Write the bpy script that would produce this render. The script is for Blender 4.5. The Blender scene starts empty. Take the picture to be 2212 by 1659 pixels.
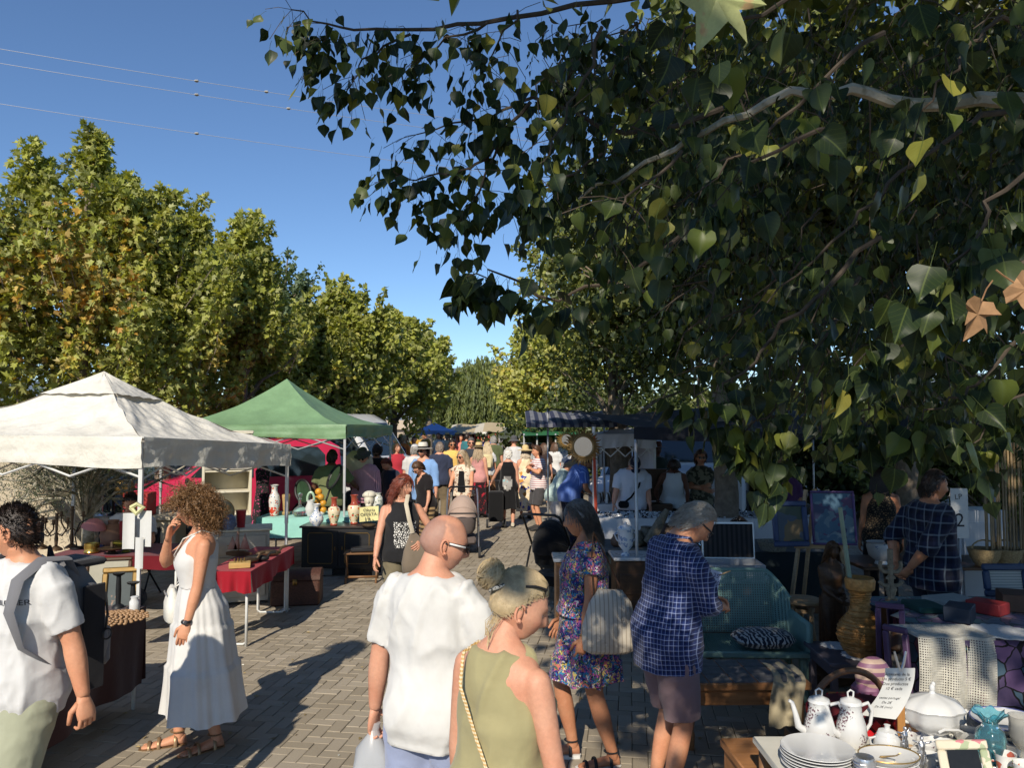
import bpy, bmesh, math, random
import numpy as np
from mathutils import Vector, Matrix, Quaternion
from mathutils.bvhtree import BVHTree
random.seed(7); RNG = np.random.default_rng(11)
PI = math.pi
sc = bpy.context.scene
COL = sc.collection
# ------------------------------------------------------------------ camera
CAM_H = 2.15; FPX = 1662.0; CU, CV = 1106.0, 829.5; PITCH = math.radians(2.81)
cam_d = bpy.data.cameras.new('camera'); cam = bpy.data.objects.new('camera', cam_d); COL.objects.link(cam)
cam_d.sensor_width = 36; cam_d.lens = 36 * FPX / 2212; cam_d.clip_start = .05; cam_d.clip_end = 2000
cam.location = (0, 0, CAM_H); cam.rotation_euler = (math.radians(90) + PITCH, 0, 0)
sc.camera = cam
# ------------------------------------------------------------------ sky and sun
SUN_EL = math.radians(35); SUN_AZ = math.radians(14)      # the sun stands behind the camera, a little to the left
SDIR = Vector((-math.sin(SUN_AZ) * math.cos(SUN_EL), -math.cos(SUN_AZ) * math.cos(SUN_EL), math.sin(SUN_EL)))
w = bpy.data.worlds.new('World'); sc.world = w; w.use_nodes = True
wn = w.node_tree; bg = wn.nodes['Background']
sky = wn.nodes.new('ShaderNodeTexSky'); sky.sky_type = 'NISHITA'; sky.sun_disc = False
sky.sun_elevation = SUN_EL; sky.sun_rotation = math.radians(180 + 14)
sky.air_density = .95; sky.dust_density = .0; sky.ozone_density = 6.; sky.altitude = 400
wn.links.new(sky.outputs[0], bg.inputs[0]); bg.inputs[1].default_value = .13
sun_d = bpy.data.lights.new('sun', 'SUN'); sun_d.energy = 5.0; sun_d.angle = math.radians(.53); sun_d.color = (1, .91, .76)
sun = bpy.data.objects.new('sun', sun_d); COL.objects.link(sun)
sun.rotation_euler = (-SDIR).to_track_quat('-Z', 'Y').to_euler(); sun.location = (0, -6, 14)
vs = sc.view_settings; vs.view_transform = 'Standard'; vs.look = 'None'; vs.exposure = 0.08; vs.gamma = 1; vs.use_curve_mapping = False
sc.cycles.max_bounces = 6; sc.cycles.diffuse_bounces = 3; sc.cycles.glossy_bounces = 3; sc.cycles.transmission_bounces = 6
sc.cycles.transparent_max_bounces = 8; sc.cycles.use_denoising = True; sc.cycles.caustics_reflective = False; sc.cycles.caustics_refractive = False
# ------------------------------------------------------------------ geometry of the view: a pixel of the photograph (2212 wide) to a place
def ray(u, v):
    x = (u - CU) / FPX; y = (CV - v) / FPX
    return Vector((x, math.cos(PITCH) - y * math.sin(PITCH), math.sin(PITCH) + y * math.cos(PITCH)))
def at(u, v, d):                      # point at depth y = d
    r = ray(u, v); return Vector((0, 0, CAM_H)) + r * (d / r.y)
def gx(u, d): return (u - CU) / FPX * d
def gz(v, d): return at(CU, v, d).z
# ------------------------------------------------------------------ materials
def nd(nt, typ, ins=None, **at_):
    n = nt.nodes.new('ShaderNode' + typ)
    for k, v in at_.items(): setattr(n, k, v)
    for k, v in (ins or {}).items():
        s = n.inputs[k]
        if isinstance(v, bpy.types.NodeSocket): nt.links.new(v, s)
        else: s.default_value = v
    return n
def c4(c): return (c[0], c[1], c[2], 1)
def S(r, g, b):                       # display colour to linear
    f = lambda x: (x / 255 / 12.92) if x <= 10 else ((x / 255 + .055) / 1.055) ** 2.4
    return (f(r), f(g), f(b))
MATS = {}
def ramp(nt, fac, stops, interp='LINEAR'):
    n = nt.nodes.new('ShaderNodeValToRGB'); nt.links.new(fac, n.inputs[0]); r = n.color_ramp; r.interpolation = interp
    while len(r.elements) < len(stops): r.elements.new(.5)
    for e, (p, c) in zip(r.elements, stops): e.position = p; e.color = c4(c)
    return n.outputs[0]
def mixc(nt, f, a, b, mode='MIX'):
    n = nt.nodes.new('ShaderNodeMix'); n.data_type = 'RGBA'; n.blend_type = mode
    for s, v in ((n.inputs[0], f), (n.inputs[6], a), (n.inputs[7], b)):
        if isinstance(v, bpy.types.NodeSocket): nt.links.new(v, s)
        else: s.default_value = v if not isinstance(v, tuple) or len(v) == 4 else c4(v)
    return n.outputs[2]
def mth(nt, op, a, b=0., c=None):
    n = nt.nodes.new('ShaderNodeMath'); n.operation = op
    for i, v in enumerate((a, b) if c is None else (a, b, c)):
        if isinstance(v, bpy.types.NodeSocket): nt.links.new(v, n.inputs[i])
        else: n.inputs[i].default_value = v
    return n.outputs[0]
def noise_(nt, co, scale, detail=4, rough=.6, dist=0):
    return nd(nt, 'TexNoise', {'Vector': co, 'Scale': scale, 'Detail': detail, 'Roughness': rough, 'Distortion': dist}).outputs[0]
def mat(name, col, rough=.6, var=.12, vscale=6, bump=0., bscale=80, metal=0., pat=None, spec=.4, sheen=0., trans=0., subs=0., glass=0., coat=0., alpha=1., bump2=0., b2scale=10):
    """one procedural material; pat(nt, co) may return a colour socket that replaces col"""
    if name in MATS: return MATS[name]
    m = bpy.data.materials.new(name); m.use_nodes = True; nt = m.node_tree
    b = nt.nodes['Principled BSDF']; out = nt.nodes['Material Output']
    co = nd(nt, 'TexCoord').outputs['Object']
    base = pat(nt, co) if pat else c4(col)
    if var:
        n1 = noise_(nt, co, vscale, 5, .65)
        k = nd(nt, 'MapRange', {'Value': n1, 'From Min': .3, 'From Max': .7, 'To Min': 1 - var, 'To Max': 1 + var}).outputs[0]
        base = mixc(nt, 1., base, nd(nt, 'CombineColor', {0: k, 1: k, 2: k}).outputs[0], 'MULTIPLY')
    if isinstance(base, tuple): b.inputs['Base Color'].default_value = base
    else: nt.links.new(base, b.inputs['Base Color'])
    b.inputs['Roughness'].default_value = rough; b.inputs['Metallic'].default_value = metal
    b.inputs['Specular IOR Level'].default_value = spec
    if sheen: b.inputs['Sheen Weight'].default_value = sheen
    if subs: b.inputs['Subsurface Weight'].default_value = subs; b.inputs['Subsurface Radius'].default_value = (.02, .008, .004); b.inputs['Subsurface Scale'].default_value = .6
    if glass: b.inputs['Transmission Weight'].default_value = glass
    if coat: b.inputs['Coat Weight'].default_value = coat; b.inputs['Coat Roughness'].default_value = .05
    if alpha < 1: b.inputs['Alpha'].default_value = alpha
    nrm = None
    if bump2:
        nrm = nd(nt, 'Bump', {'Strength': 1., 'Distance': bump2, 'Height': noise_(nt, co, b2scale, 3, .5)}).outputs[0]
    if bump:
        ins = {'Strength': 1., 'Distance': bump, 'Height': noise_(nt, co, bscale, 3, .6)}
        if nrm: ins['Normal'] = nrm
        nrm = nd(nt, 'Bump', ins).outputs[0]
    if nrm: nt.links.new(nrm, b.inputs['Normal'])
    if trans:
        t = nd(nt, 'BsdfTranslucent'); 
        if isinstance(base, tuple): t.inputs[0].default_value = base
        else: nt.links.new(base, t.inputs[0])
        mx = nd(nt, 'MixShader', {0: trans, 1: b.outputs[0], 2: t.outputs[0]})
        nt.links.new(mx.outputs[0], out.inputs[0])
    MATS[name] = m; return m
def cloth(name, col, var=.08, pat=None, trans=0., rough=.9):
    return mat(name, col, rough, var, 3.5, bump=.0006, bscale=700, pat=pat, spec=.15, sheen=.15, trans=trans, bump2=.006, b2scale=9)
def P_stripes(c1, c2, axis, freq, duty=.5, c3=None):
    def f(nt, co):
        s = nd(nt, 'SeparateXYZ', {0: co}).outputs[axis]
        fr = mth(nt, 'FRACT', mth(nt, 'MULTIPLY', mth(nt, 'ADD', s, 20.), freq))
        return mixc(nt, mth(nt, 'LESS_THAN', fr, duty), c1, c2)
    return f
def P_angle(c1, c2, n, duty=.5):      # vertical stripes round the body
    def f(nt, co):
        x = nd(nt, 'SeparateXYZ', {0: co})
        a = mth(nt, 'ARCTAN2', x.outputs[1], x.outputs[0])
        fr = mth(nt, 'FRACT', mth(nt, 'MULTIPLY', mth(nt, 'ADD', a, 7.), n / 6.2832))
        return mixc(nt, mth(nt, 'LESS_THAN', fr, duty), c1, c2)
    return f
def P_plaid(base, line, mid, fx=38., fz=38.):
    def f(nt, co):
        nco = nd(nt, 'TexNoise', {'Vector': co, 'Scale': 3., 'Detail': 2.}).outputs[1]
        co2 = nd(nt, 'VectorMath', {0: co, 1: nd(nt, 'VectorMath', {0: nco, 'Scale': .02}, operation='SCALE').outputs[0]}, operation='ADD').outputs[0]
        x = nd(nt, 'SeparateXYZ', {0: co2})
        a = mth(nt, 'ADD', x.outputs[0], mth(nt, 'MULTIPLY', x.outputs[1], .8))
        gx_ = mth(nt, 'FRACT', mth(nt, 'MULTIPLY', mth(nt, 'ADD', a, 20.), fx)); gz_ = mth(nt, 'FRACT', mth(nt, 'MULTIPLY', mth(nt, 'ADD', x.outputs[2], 20.), fz))
        lx = mth(nt, 'LESS_THAN', gx_, .14); lz = mth(nt, 'LESS_THAN', gz_, .14)
        mx_ = mth(nt, 'GREATER_THAN', gx_, .55); mz_ = mth(nt, 'GREATER_THAN', gz_, .55)
        c = mixc(nt, mth(nt, 'MULTIPLY', mth(nt, 'ADD', mx_, mz_), .4), base, mid)
        return mixc(nt, mth(nt, 'MULTIPLY', mth(nt, 'ADD', lx, lz), .62), c, line)
    return f
def P_vor(stops, scale, dist=.0, edge=None, esize=.06, rnd=1.):
    """random coloured cells; edge draws dark outlines between them"""
    def f(nt, co):
        if dist:
            nco = nd(nt, 'TexNoise', {'Vector': co, 'Scale': scale * .6, 'Detail': 3.}).outputs[1]
            co = nd(nt, 'VectorMath', {0: co, 1: nd(nt, 'VectorMath', {0: nco, 'Scale': dist}, operation='SCALE').outputs[0]}, operation='ADD').outputs[0]
        v = nd(nt, 'TexVoronoi', {'Vector': co, 'Scale': scale, 'Randomness': rnd})
        h = nd(nt, 'SeparateColor', {0: v.outputs['Color']}).outputs[0]
        c = ramp(nt, h, stops, 'CONSTANT')
        if edge:
            e = nd(nt, 'TexVoronoi', {'Vector': co, 'Scale': scale, 'Randomness': rnd}, feature='DISTANCE_TO_EDGE').outputs['Distance']
            c = mixc(nt, mth(nt, 'LESS_THAN', e, esize), c, edge)
        return c
    return f
def P_blotch(c1, c2, scale, thr=.5, dist=0, detail=3):
    def f(nt, co):
        n = noise_(nt, co, scale, detail, .55, dist)
        return ramp(nt, n, [(thr - .02, c1), (thr + .02, c2)])
    return f
def P_wood(c1, c2, axis=0, sc_=6.):
    def f(nt, co):
        s = [14., 14., 14.]; s[axis] = 1.2
        v = nd(nt, 'VectorMath', {0: co, 1: tuple(x * sc_ / 6 for x in s)}, operation='MULTIPLY').outputs[0]
        return ramp(nt, noise_(nt, v, 3., 5, .6, .6), [(.3, c1), (.7, c2)])
    return f
# ------------------------------------------------------------------ mesh building
def rotm(rx=0, ry=0, rz=0): return Matrix.Rotation(rz, 4, 'Z') @ Matrix.Rotation(ry, 4, 'Y') @ Matrix.Rotation(rx, 4, 'X')
def np_xf(M, V): A = np.array(M); return np.asarray(V) @ A[:3, :3].T + A[:3, 3]
class MB:
    def __init__(s): s.V = []; s.F = []; s.M = []; s.n = 0
    def add(s, V, F, mi=0, M=None):
        V = np.asarray(V, float).reshape(-1, 3)
        if M is not None: V = np_xf(M, V)
        s.V.append(V); o = s.n
        for f in F: s.F.append(tuple(int(i) + o for i in f)); s.M.append(mi)
        s.n += len(V); return s
    def box(s, c, d, mi=0, R=None, bev=0.):
        x, y, z = d[0] / 2, d[1] / 2, d[2] / 2
        if bev:
            b = min(bev, x * .9, y * .9, z * .9); V = []; idx = {}
            for sx in (-1, 1):
                for sy in (-1, 1):
                    for sz in (-1, 1):
                        for k in range(3):
                            p = [sx * x, sy * y, sz * z]
                            for j in range(3):
                                if j != k: p[j] -= (sx, sy, sz)[j] * b
                            idx[(sx, sy, sz, k)] = len(V); V.append(p)
            F = []
            for k in range(3):
                a, c_ = [(1, 2), (0, 2), (0, 1)][k]
                for sg in (-1, 1):
                    q = []
                    for (p1, p2) in ((-1, -1), (1, -1), (1, 1), (-1, 1)):
                        t = [0, 0, 0]; t[k] = sg; t[a] = p1; t[c_] = p2; q.append(idx[(t[0], t[1], t[2], k)])
                    F.append(q if (sg > 0) ^ (k == 1) else q[::-1])
            for k in range(3):            # edges along axis k
                a, c_ = [(1, 2), (0, 2), (0, 1)][k]
                for s1 in (-1, 1):
                    for s2 in (-1, 1):
                        t0 = [0, 0, 0]; t0[a] = s1; t0[c_] = s2; t1 = t0[:]; t0[k] = -1; t1[k] = 1
                        F.append([idx[tuple(t0) + (a,)], idx[tuple(t1) + (a,)], idx[tuple(t1) + (c_,)], idx[tuple(t0) + (c_,)]])
            for sx in (-1, 1):
                for sy in (-1, 1):
                    for sz in (-1, 1): F.append([idx[(sx, sy, sz, k)] for k in range(3)])
        else:
            V = [(-x, -y, -z), (x, -y, -z), (x, y, -z), (-x, y, -z), (-x, -y, z), (x, -y, z), (x, y, z), (-x, y, z)]
            F = [(0, 3, 2, 1), (4, 5, 6, 7), (0, 1, 5, 4), (1, 2, 6, 5), (2, 3, 7, 6), (3, 0, 4, 7)]
        M = Matrix.Translation(c) @ (R if R is not None else Matrix.Identity(4))
        return s.add(V, F, mi, M)
    def tube(s, P, r, n=8, mi=0, caps=True, flat=1., up=None):
        P = [Vector(p) for p in P]; k = len(P)
        if not hasattr(r, '__len__'): r = [r] * k
        ref = None; V = []
        for i in range(k):
            t = (P[min(i + 1, k - 1)] - P[max(i - 1, 0)]); t = t.normalized() if t.length > 1e-9 else Vector((0, 0, 1))
            if ref is None:
                ref = Vector(up) if up is not None else (Vector((1, 0, 0)) if abs(t.x) < .8 else Vector((0, 1, 0)))
            a = ref - t * ref.dot(t); a = a.normalized() if a.length > 1e-6 else t.orthogonal().normalized()
            b = t.cross(a); ref = a
            for j in range(n):
                an = 2 * PI * j / n; V.append(P[i] + a * (math.cos(an) * r[i]) + b * (math.sin(an) * r[i] * flat))
        F = [(i * n + j, i * n + (j + 1) % n, (i + 1) * n + (j + 1) % n, (i + 1) * n + j) for i in range(k - 1) for j in range(n)]
        if caps: F += [tuple(range(n))[::-1], tuple((k - 1) * n + j for j in range(n))]
        return s.add([tuple(v) for v in V], F, mi)
    def lathe(s, prof, n=20, mi=0, c=(0, 0, 0), sx=1., sy=1., M=None, caps=True):
        V = [(c[0] + r * sx * math.cos(2 * PI * j / n), c[1] + r * sy * math.sin(2 * PI * j / n), c[2] + z) for r, z in prof for j in range(n)]
        k = len(prof)
        F = [(i * n + j, i * n + (j + 1) % n, (i + 1) * n + (j + 1) % n, (i + 1) * n + j) for i in range(k - 1) for j in range(n)]
        if caps: F += [tuple(range(n))[::-1], tuple((k - 1) * n + j for j in range(n))]
        return s.add(V, F, mi, M)
    def loft(s, rings, mi=0, caps=True):         # rings: list of (n,3) arrays
        n = len(rings[0]); k = len(rings); V = np.concatenate([np.asarray(r) for r in rings])
        F = [(i * n + j, i * n + (j + 1) % n, (i + 1) * n + (j + 1) % n, (i + 1) * n + j) for i in range(k - 1) for j in range(n)]
        if caps: F += [tuple(range(n))[::-1], tuple((k - 1) * n + j for j in range(n))]
        return s.add(V, F, mi)
    def ell(s, c, r, n=14, m=9, mi=0, R=None):
        V = [(0, 0, -1)]
        for i in range(1, m):
            a = PI * i / m - PI / 2
            V += [(math.cos(a) * math.cos(2 * PI * j / n), math.cos(a) * math.sin(2 * PI * j / n), math.sin(a)) for j in range(n)]
        V.append((0, 0, 1)); V = np.array(V) * (np.array(r) if hasattr(r, '__len__') else r)
        F = [(0, 1 + (j + 1) % n, 1 + j) for j in range(n)]
        F += [(1 + i * n + j, 1 + i * n + (j + 1) % n, 1 + (i + 1) * n + (j + 1) % n, 1 + (i + 1) * n + j) for i in range(m - 2) for j in range(n)]
        e = len(V) - 1; F += [(e, 1 + (m - 2) * n + j, 1 + (m - 2) * n + (j + 1) % n) for j in range(n)]
        return s.add(V, F, mi, Matrix.Translation(c) @ (R if R is not None else Matrix.Identity(4)))
    def prism(s, pts, th, M=None, mi=0):           # outline in xz, thickness along y
        n = len(pts); V = [(x, -th / 2, z) for x, z in pts] + [(x, th / 2, z) for x, z in pts]
        F = [tuple(range(n)), tuple(range(n, 2 * n))[::-1]] + [(i, i + n, (i + 1) % n + n, (i + 1) % n) for i in range(n)]
        return s.add(V, F, mi, M)
    def grid(s, fn, nu, nv, mi=0):
        V = [fn(i / nu, j / nv) for j in range(nv + 1) for i in range(nu + 1)]; w_ = nu + 1
        return s.add(V, [(j * w_ + i, j * w_ + i + 1, (j + 1) * w_ + i + 1, (j + 1) * w_ + i) for j in range(nv) for i in range(nu)], mi)
    def arrays(s): return np.concatenate(s.V), s.F
    def mesh(s, name, mats, smooth=True, ang=None):
        me = bpy.data.meshes.new(name)
        me.from_pydata(np.concatenate(s.V).tolist() if s.V else [], [], s.F)
        mats = mats if isinstance(mats, (list, tuple)) else [mats]
        for m in mats: me.materials.append(m)
        if len(mats) > 1: me.polygons.foreach_set('material_index', s.M)
        bm = bmesh.new(); bm.from_mesh(me); bmesh.ops.recalc_face_normals(bm, faces=bm.faces)
        if smooth:
            a = math.radians(ang or 40)
            for e in bm.edges:
                if len(e.link_faces) == 2 and e.calc_face_angle(0) > a: e.smooth = False
        bm.to_mesh(me); bm.free()
        me.polygons.foreach_set('use_smooth', [smooth] * len(me.polygons))
        return me
    def build(s, name, mats, parent=None, smooth=True, ang=None, label=None, cat=None, group=None, loc=None, rz=0, kind=None):
        o = bpy.data.objects.new(name, s.mesh(name, mats, smooth, ang)); COL.objects.link(o)
        if parent is not None: o.parent = parent
        if loc is not None: o.location = loc
        if rz: o.rotation_euler = (0, 0, rz)
        tag(o, label, cat, group, kind); return o
def tag(o, label=None, cat=None, group=None, kind=None):
    if label: o['label'] = label
    if cat: o['category'] = cat
    if group: o['group'] = group
    if kind: o['kind'] = kind
    return o
def thing(name, label, cat, loc=(0, 0, 0), rz=0., group=None):
    o = bpy.data.objects.new(name, None); COL.objects.link(o); o.empty_display_size = .1
    o.location = loc; o.rotation_euler = (0, 0, rz); return tag(o, label, cat, group)
def link(name, me, parent=None, loc=None, rz=0.):
    o = bpy.data.objects.new(name, me); COL.objects.link(o)
    if parent is not None: o.parent = parent
    if loc is not None: o.location = loc
    if rz: o.rotation_euler = (0, 0, rz)
    return o
def fastmesh(name, V, F, mats, C=None, smooth=False, UV=None):
    """V (n,3), F (m,k) with one k: big leaf clouds"""
    me = bpy.data.meshes.new(name); V = np.ascontiguousarray(V, np.float32); F = np.ascontiguousarray(F, np.int32); m, k = F.shape
    me.vertices.add(len(V)); me.vertices.foreach_set('co', V.ravel())
    me.loops.add(m * k); me.loops.foreach_set('vertex_index', F.ravel())
    me.polygons.add(m); me.polygons.foreach_set('loop_start', np.arange(0, m * k, k, dtype=np.int32)); me.polygons.foreach_set('loop_total', np.full(m, k, np.int32))
    me.polygons.foreach_set('use_smooth', np.full(m, smooth, bool))
    for mm in (mats if isinstance(mats, (list, tuple)) else [mats]): me.materials.append(mm)
    if C is not None:
        a = me.color_attributes.new('tint', 'FLOAT_COLOR', 'POINT'); a.data.foreach_set('color', np.ascontiguousarray(np.c_[C, np.ones(len(C))], np.float32).ravel())
    if UV is not None:
        u = me.uv_layers.new(name='uv'); u.data.foreach_set('uv', np.ascontiguousarray(UV[F.ravel()], np.float32).ravel())
    me.update(calc_edges=True); return me
def vnoise(P, seed=0):
    """value noise in numpy, about -1..1"""
    P = np.asarray(P, float); i = np.floor(P).astype(np.int64); f = P - i; f = f * f * (3 - 2 * f); r = 0
    for dx in (0, 1):
        for dy in (0, 1):
            for dz in (0, 1):
                h = (i[:, 0] + dx) * 374761393 + (i[:, 1] + dy) * 668265263 + (i[:, 2] + dz) * 2147483647 + seed * 974711
                h = (h ^ (h >> 13)) * 1274126177; h = ((h ^ (h >> 16)) & 0xffff) / 32767.5 - 1
                r = r + h * (f[:, 0] if dx else 1 - f[:, 0]) * (f[:, 1] if dy else 1 - f[:, 1]) * (f[:, 2] if dz else 1 - f[:, 2])
    return r
TMP = bpy.data.scenes.new('tmp')
def evaluated(o):
    TMP.collection.objects.link(o); vl = TMP.view_layers[0]; vl.update(); dg = vl.depsgraph
    me = bpy.data.meshes.new_from_object(o.evaluated_get(dg), depsgraph=dg)
    TMP.collection.objects.unlink(o); d = o.data; bpy.data.objects.remove(o)
    return me
def remeshed(V, F, voxel, smooth=3, fac=.5):
    me = bpy.data.meshes.new('t'); me.from_pydata(np.asarray(V).tolist(), [], F)
    o = bpy.data.objects.new('t', me); m = o.modifiers.new('r', 'REMESH'); m.mode = 'VOXEL'; m.voxel_size = voxel
    if smooth: s = o.modifiers.new('s', 'SMOOTH'); s.iterations = smooth; s.factor = fac
    r = evaluated(o); bpy.data.meshes.remove(me); return r
def text_arrays(txt, size, extrude=0.):
    cu = bpy.data.curves.new('t', 'FONT'); cu.body = txt; cu.size = size; cu.extrude = extrude; cu.align_x = 'CENTER'; cu.align_y = 'CENTER'; cu.resolution_u = 2
    me = evaluated(bpy.data.objects.new('t', cu)); V = np.zeros(len(me.vertices) * 3); me.vertices.foreach_get('co', V)
    F = [tuple(p.vertices) for p in me.polygons]; bpy.data.meshes.remove(me); bpy.data.curves.remove(cu); return V.reshape(-1, 3), F
def text_on(mb, txt, size, M, mi=0):   # flat lettering in the xy plane of M
    V, F = text_arrays(txt, size); mb.add(V, F, mi, M); return mb
def basis(x, y, o): x = Vector(x).normalized(); y = Vector(y).normalized(); z = x.cross(y); return Matrix(((x.x, y.x, z.x, o[0]), (x.y, y.y, z.y, o[1]), (x.z, y.z, z.z, o[2]), (0, 0, 0, 1)))
# ------------------------------------------------------------------ ground and paving
PAV = math.radians(-8.7)
def paver_pat(objinfo):
    def f(nt, co):
        if objinfo: r = nd(nt, 'ObjectInfo').outputs['Random']
        else: r = nd(nt, 'SeparateColor', {0: nd(nt, 'Attribute', attribute_name='tint').outputs[0]}).outputs[0]
        geo = nd(nt, 'NewGeometry').outputs['Position']
        c = ramp(nt, r, [(0, (.28, .238, .178)), (.5, (.335, .288, .22)), (1, (.39, .338, .265))])
        big = noise_(nt, geo, 1.1, 4, .6); c = mixc(nt, mth(nt, 'MULTIPLY', big, .5), c, (.25, .205, .148))
        sp = nd(nt, 'TexNoise', {'Vector': geo, 'Scale': 160., 'Detail': 3., 'Roughness': .7}).outputs[0]
        c = mixc(nt, nd(nt, 'MapRange', {'Value': sp, 'From Min': .62, 'From Max': .72}).outputs[0], c, (.56, .52, .45))
        st = noise_(nt, geo, 14, 4, .7)
        return mixc(nt, nd(nt, 'MapRange', {'Value': st, 'From Min': .6, 'From Max': .8, 'To Max': .45}).outputs[0], c, (.2, .175, .14))
    return f
M_PAV_O = mat('paver_concrete', (.3, .3, .3), .9, 0, bump=.0012, bscale=180, pat=paver_pat(True), spec=.2)
M_PAV_S = mat('paver_concrete_far', (.3, .3, .3), .9, 0, bump=.0012, bscale=180, pat=paver_pat(False), spec=.2)
def ground_pat(nt, co):
    mp = nd(nt, 'Mapping', {'Vector': co, 'Rotation': (0, 0, -PAV)}).outputs[0]
    br = nd(nt, 'TexBrick', {'Vector': mp, 'Color1': (.3, .27, .22, 1), 'Color2': (.25, .22, .18, 1), 'Mortar': (.13, .115, .09, 1), 'Scale': 10., 'Mortar Size': .03}).outputs[0]
    dist = nd(nt, 'SeparateXYZ', {0: co}).outputs[1]
    near = nd(nt, 'MapRange', {'Value': dist, 'From Min': 21., 'From Max': 22.5}).outputs[0]
    sand = ramp(nt, noise_(nt, co, 90, 4, .7), [(.3, (.10, .085, .06)), (.7, (.19, .165, .125))])
    c = mixc(nt, near, sand, br)
    far = nd(nt, 'MapRange', {'Value': dist, 'From Min': 60., 'From Max': 90.}).outputs[0]
    return mixc(nt, far, c, (.16, .15, .09))
g = MB().grid(lambda a, b: (-700 + 1400 * a, -300 + 1500 * b, -.014), 4, 4)
ground = g.build('ground', mat('ground_sand', (.2, .2, .2), .95, .1, 2, bump=.002, bscale=120, pat=ground_pat), smooth=False, kind='structure')
# herringbone pavers, 20 x 10 cm
brick = MB(); hx, hy, b_ = .0982, .0482, .004
brick.add([(-hx, -hy, -.03), (hx, -hy, -.03), (hx, hy, -.03), (-hx, hy, -.03), (-hx, -hy, -b_), (hx, -hy, -b_), (hx, hy, -b_), (-hx, hy, -b_),
           (-hx + b_, -hy + b_, 0), (hx - b_, -hy + b_, 0), (hx - b_, hy - b_, 0), (-hx + b_, hy - b_, 0)],
          [(8, 9, 10, 11)] + [(4 + i, 4 + (i + 1) % 4, 8 + (i + 1) % 4, 8 + i) for i in range(4)] + [(i, (i + 1) % 4, 4 + (i + 1) % 4, 4 + i) for i in range(4)])
brick_me = brick.mesh('paver', M_PAV_O, smooth=False)
paving = MB().add([(-14, .5, -.02), (16, .5, -.02), (16, 26, -.02), (-14, 26, -.02)], [(0, 1, 2, 3)]).build('paving', MATS['ground_sand'], smooth=False, kind='structure')
ca, sa = math.cos(PAV), math.sin(PAV); cells = []
for iy in range(-40, 300):
    for ix in range(-170, 190):
        k = (ix - iy) % 4
        if k == 0: lx, ly, h = (ix + 1) * .1, (iy + .5) * .1, 0
        elif k == 3: lx, ly, h = (ix + .5) * .1, (iy + 1) * .1, 1
        else: continue
        x, y = lx * ca - ly * sa, lx * sa + ly * ca
        if 1.2 < y < 22 and abs(x) < 1.2 + .72 * y and not (y > 14 and abs(x) > 4): cells.append((x, y, h))
cells = np.array(cells)
uu = CU + FPX * cells[:, 0] / cells[:, 1]; vv = 911 + FPX * CAM_H / cells[:, 1]
vis = (uu > 170) & (uu < 830) & (vv < 1655) & (vv > 1250) & ((uu > 500) | (vv > 1560)); order = np.argsort(cells[:, 1] + np.where(vis, 0, 1000))[:300]
rest = np.ones(len(cells), bool); rest[order] = False
for i in order:
    x, y, h = cells[i]; o = link('paver', brick_me, paving, (x, y, random.uniform(-.0025, .0025)))
    o.rotation_euler = (random.gauss(0, .006), random.gauss(0, .006), PAV + (PI / 2 if h else 0) + random.gauss(0, .006))
R = cells[rest]; n = len(R); bv = np.array(brick.V[0])[4:]; bf = np.array([(4, 5, 6, 7), (0, 1, 5, 4), (1, 2, 6, 5), (2, 3, 7, 6), (3, 0, 4, 7)])
an = PAV + R[:, 2] * PI / 2 + RNG.normal(0, .006, n); c_, s_ = np.cos(an), np.sin(an)
BV = np.empty((n, 8, 3)); BV[:, :, 0] = bv[None, :, 0] * c_[:, None] - bv[None, :, 1] * s_[:, None] + R[:, 0, None]
BV[:, :, 1] = bv[None, :, 0] * s_[:, None] + bv[None, :, 1] * c_[:, None] + R[:, 1, None]
BV[:, :, 2] = bv[None, :, 2] + RNG.uniform(-.0025, .0025, (n, 1)) + bv[None, :, 0] * RNG.normal(0, .006, (n, 1))
pc = np.repeat(RNG.random((n, 1)), 8, 0); pav_s = link('far_pavers', fastmesh('far_pavers', BV.reshape(-1, 3), (bf[None] + np.arange(n)[:, None, None] * 8).reshape(-1, 4), M_PAV_S, C=np.c_[pc, pc, pc]), paving)
pav_s['kind'] = 'stuff'
# litter: dry leaves and scraps on the paving
lt = MB()
for i in range(230):
    y = random.uniform(4.6, 12); x = random.uniform(-.55, .3) * y; s = random.uniform(.008, .028); a = random.random() * 6.28
    lt.add([(-s, 0, .001), (0, -s * .4, .006 + s * .2), (s, 0, .002), (0, s * .45, .004)], [(0, 1, 2, 3)], 0 if i % 5 else 1, Matrix.Translation((x, y, .003)) @ rotm(0, 0, a))
lt.build('fallen_leaves', [mat('dry_leaf', (.30, .22, .1), .8, .3, 30), mat('paper_scrap', (.7, .68, .6), .8, .1)], smooth=False, kind='stuff', label='dry leaf scraps scattered on the grey paving', cat='litter')
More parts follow.
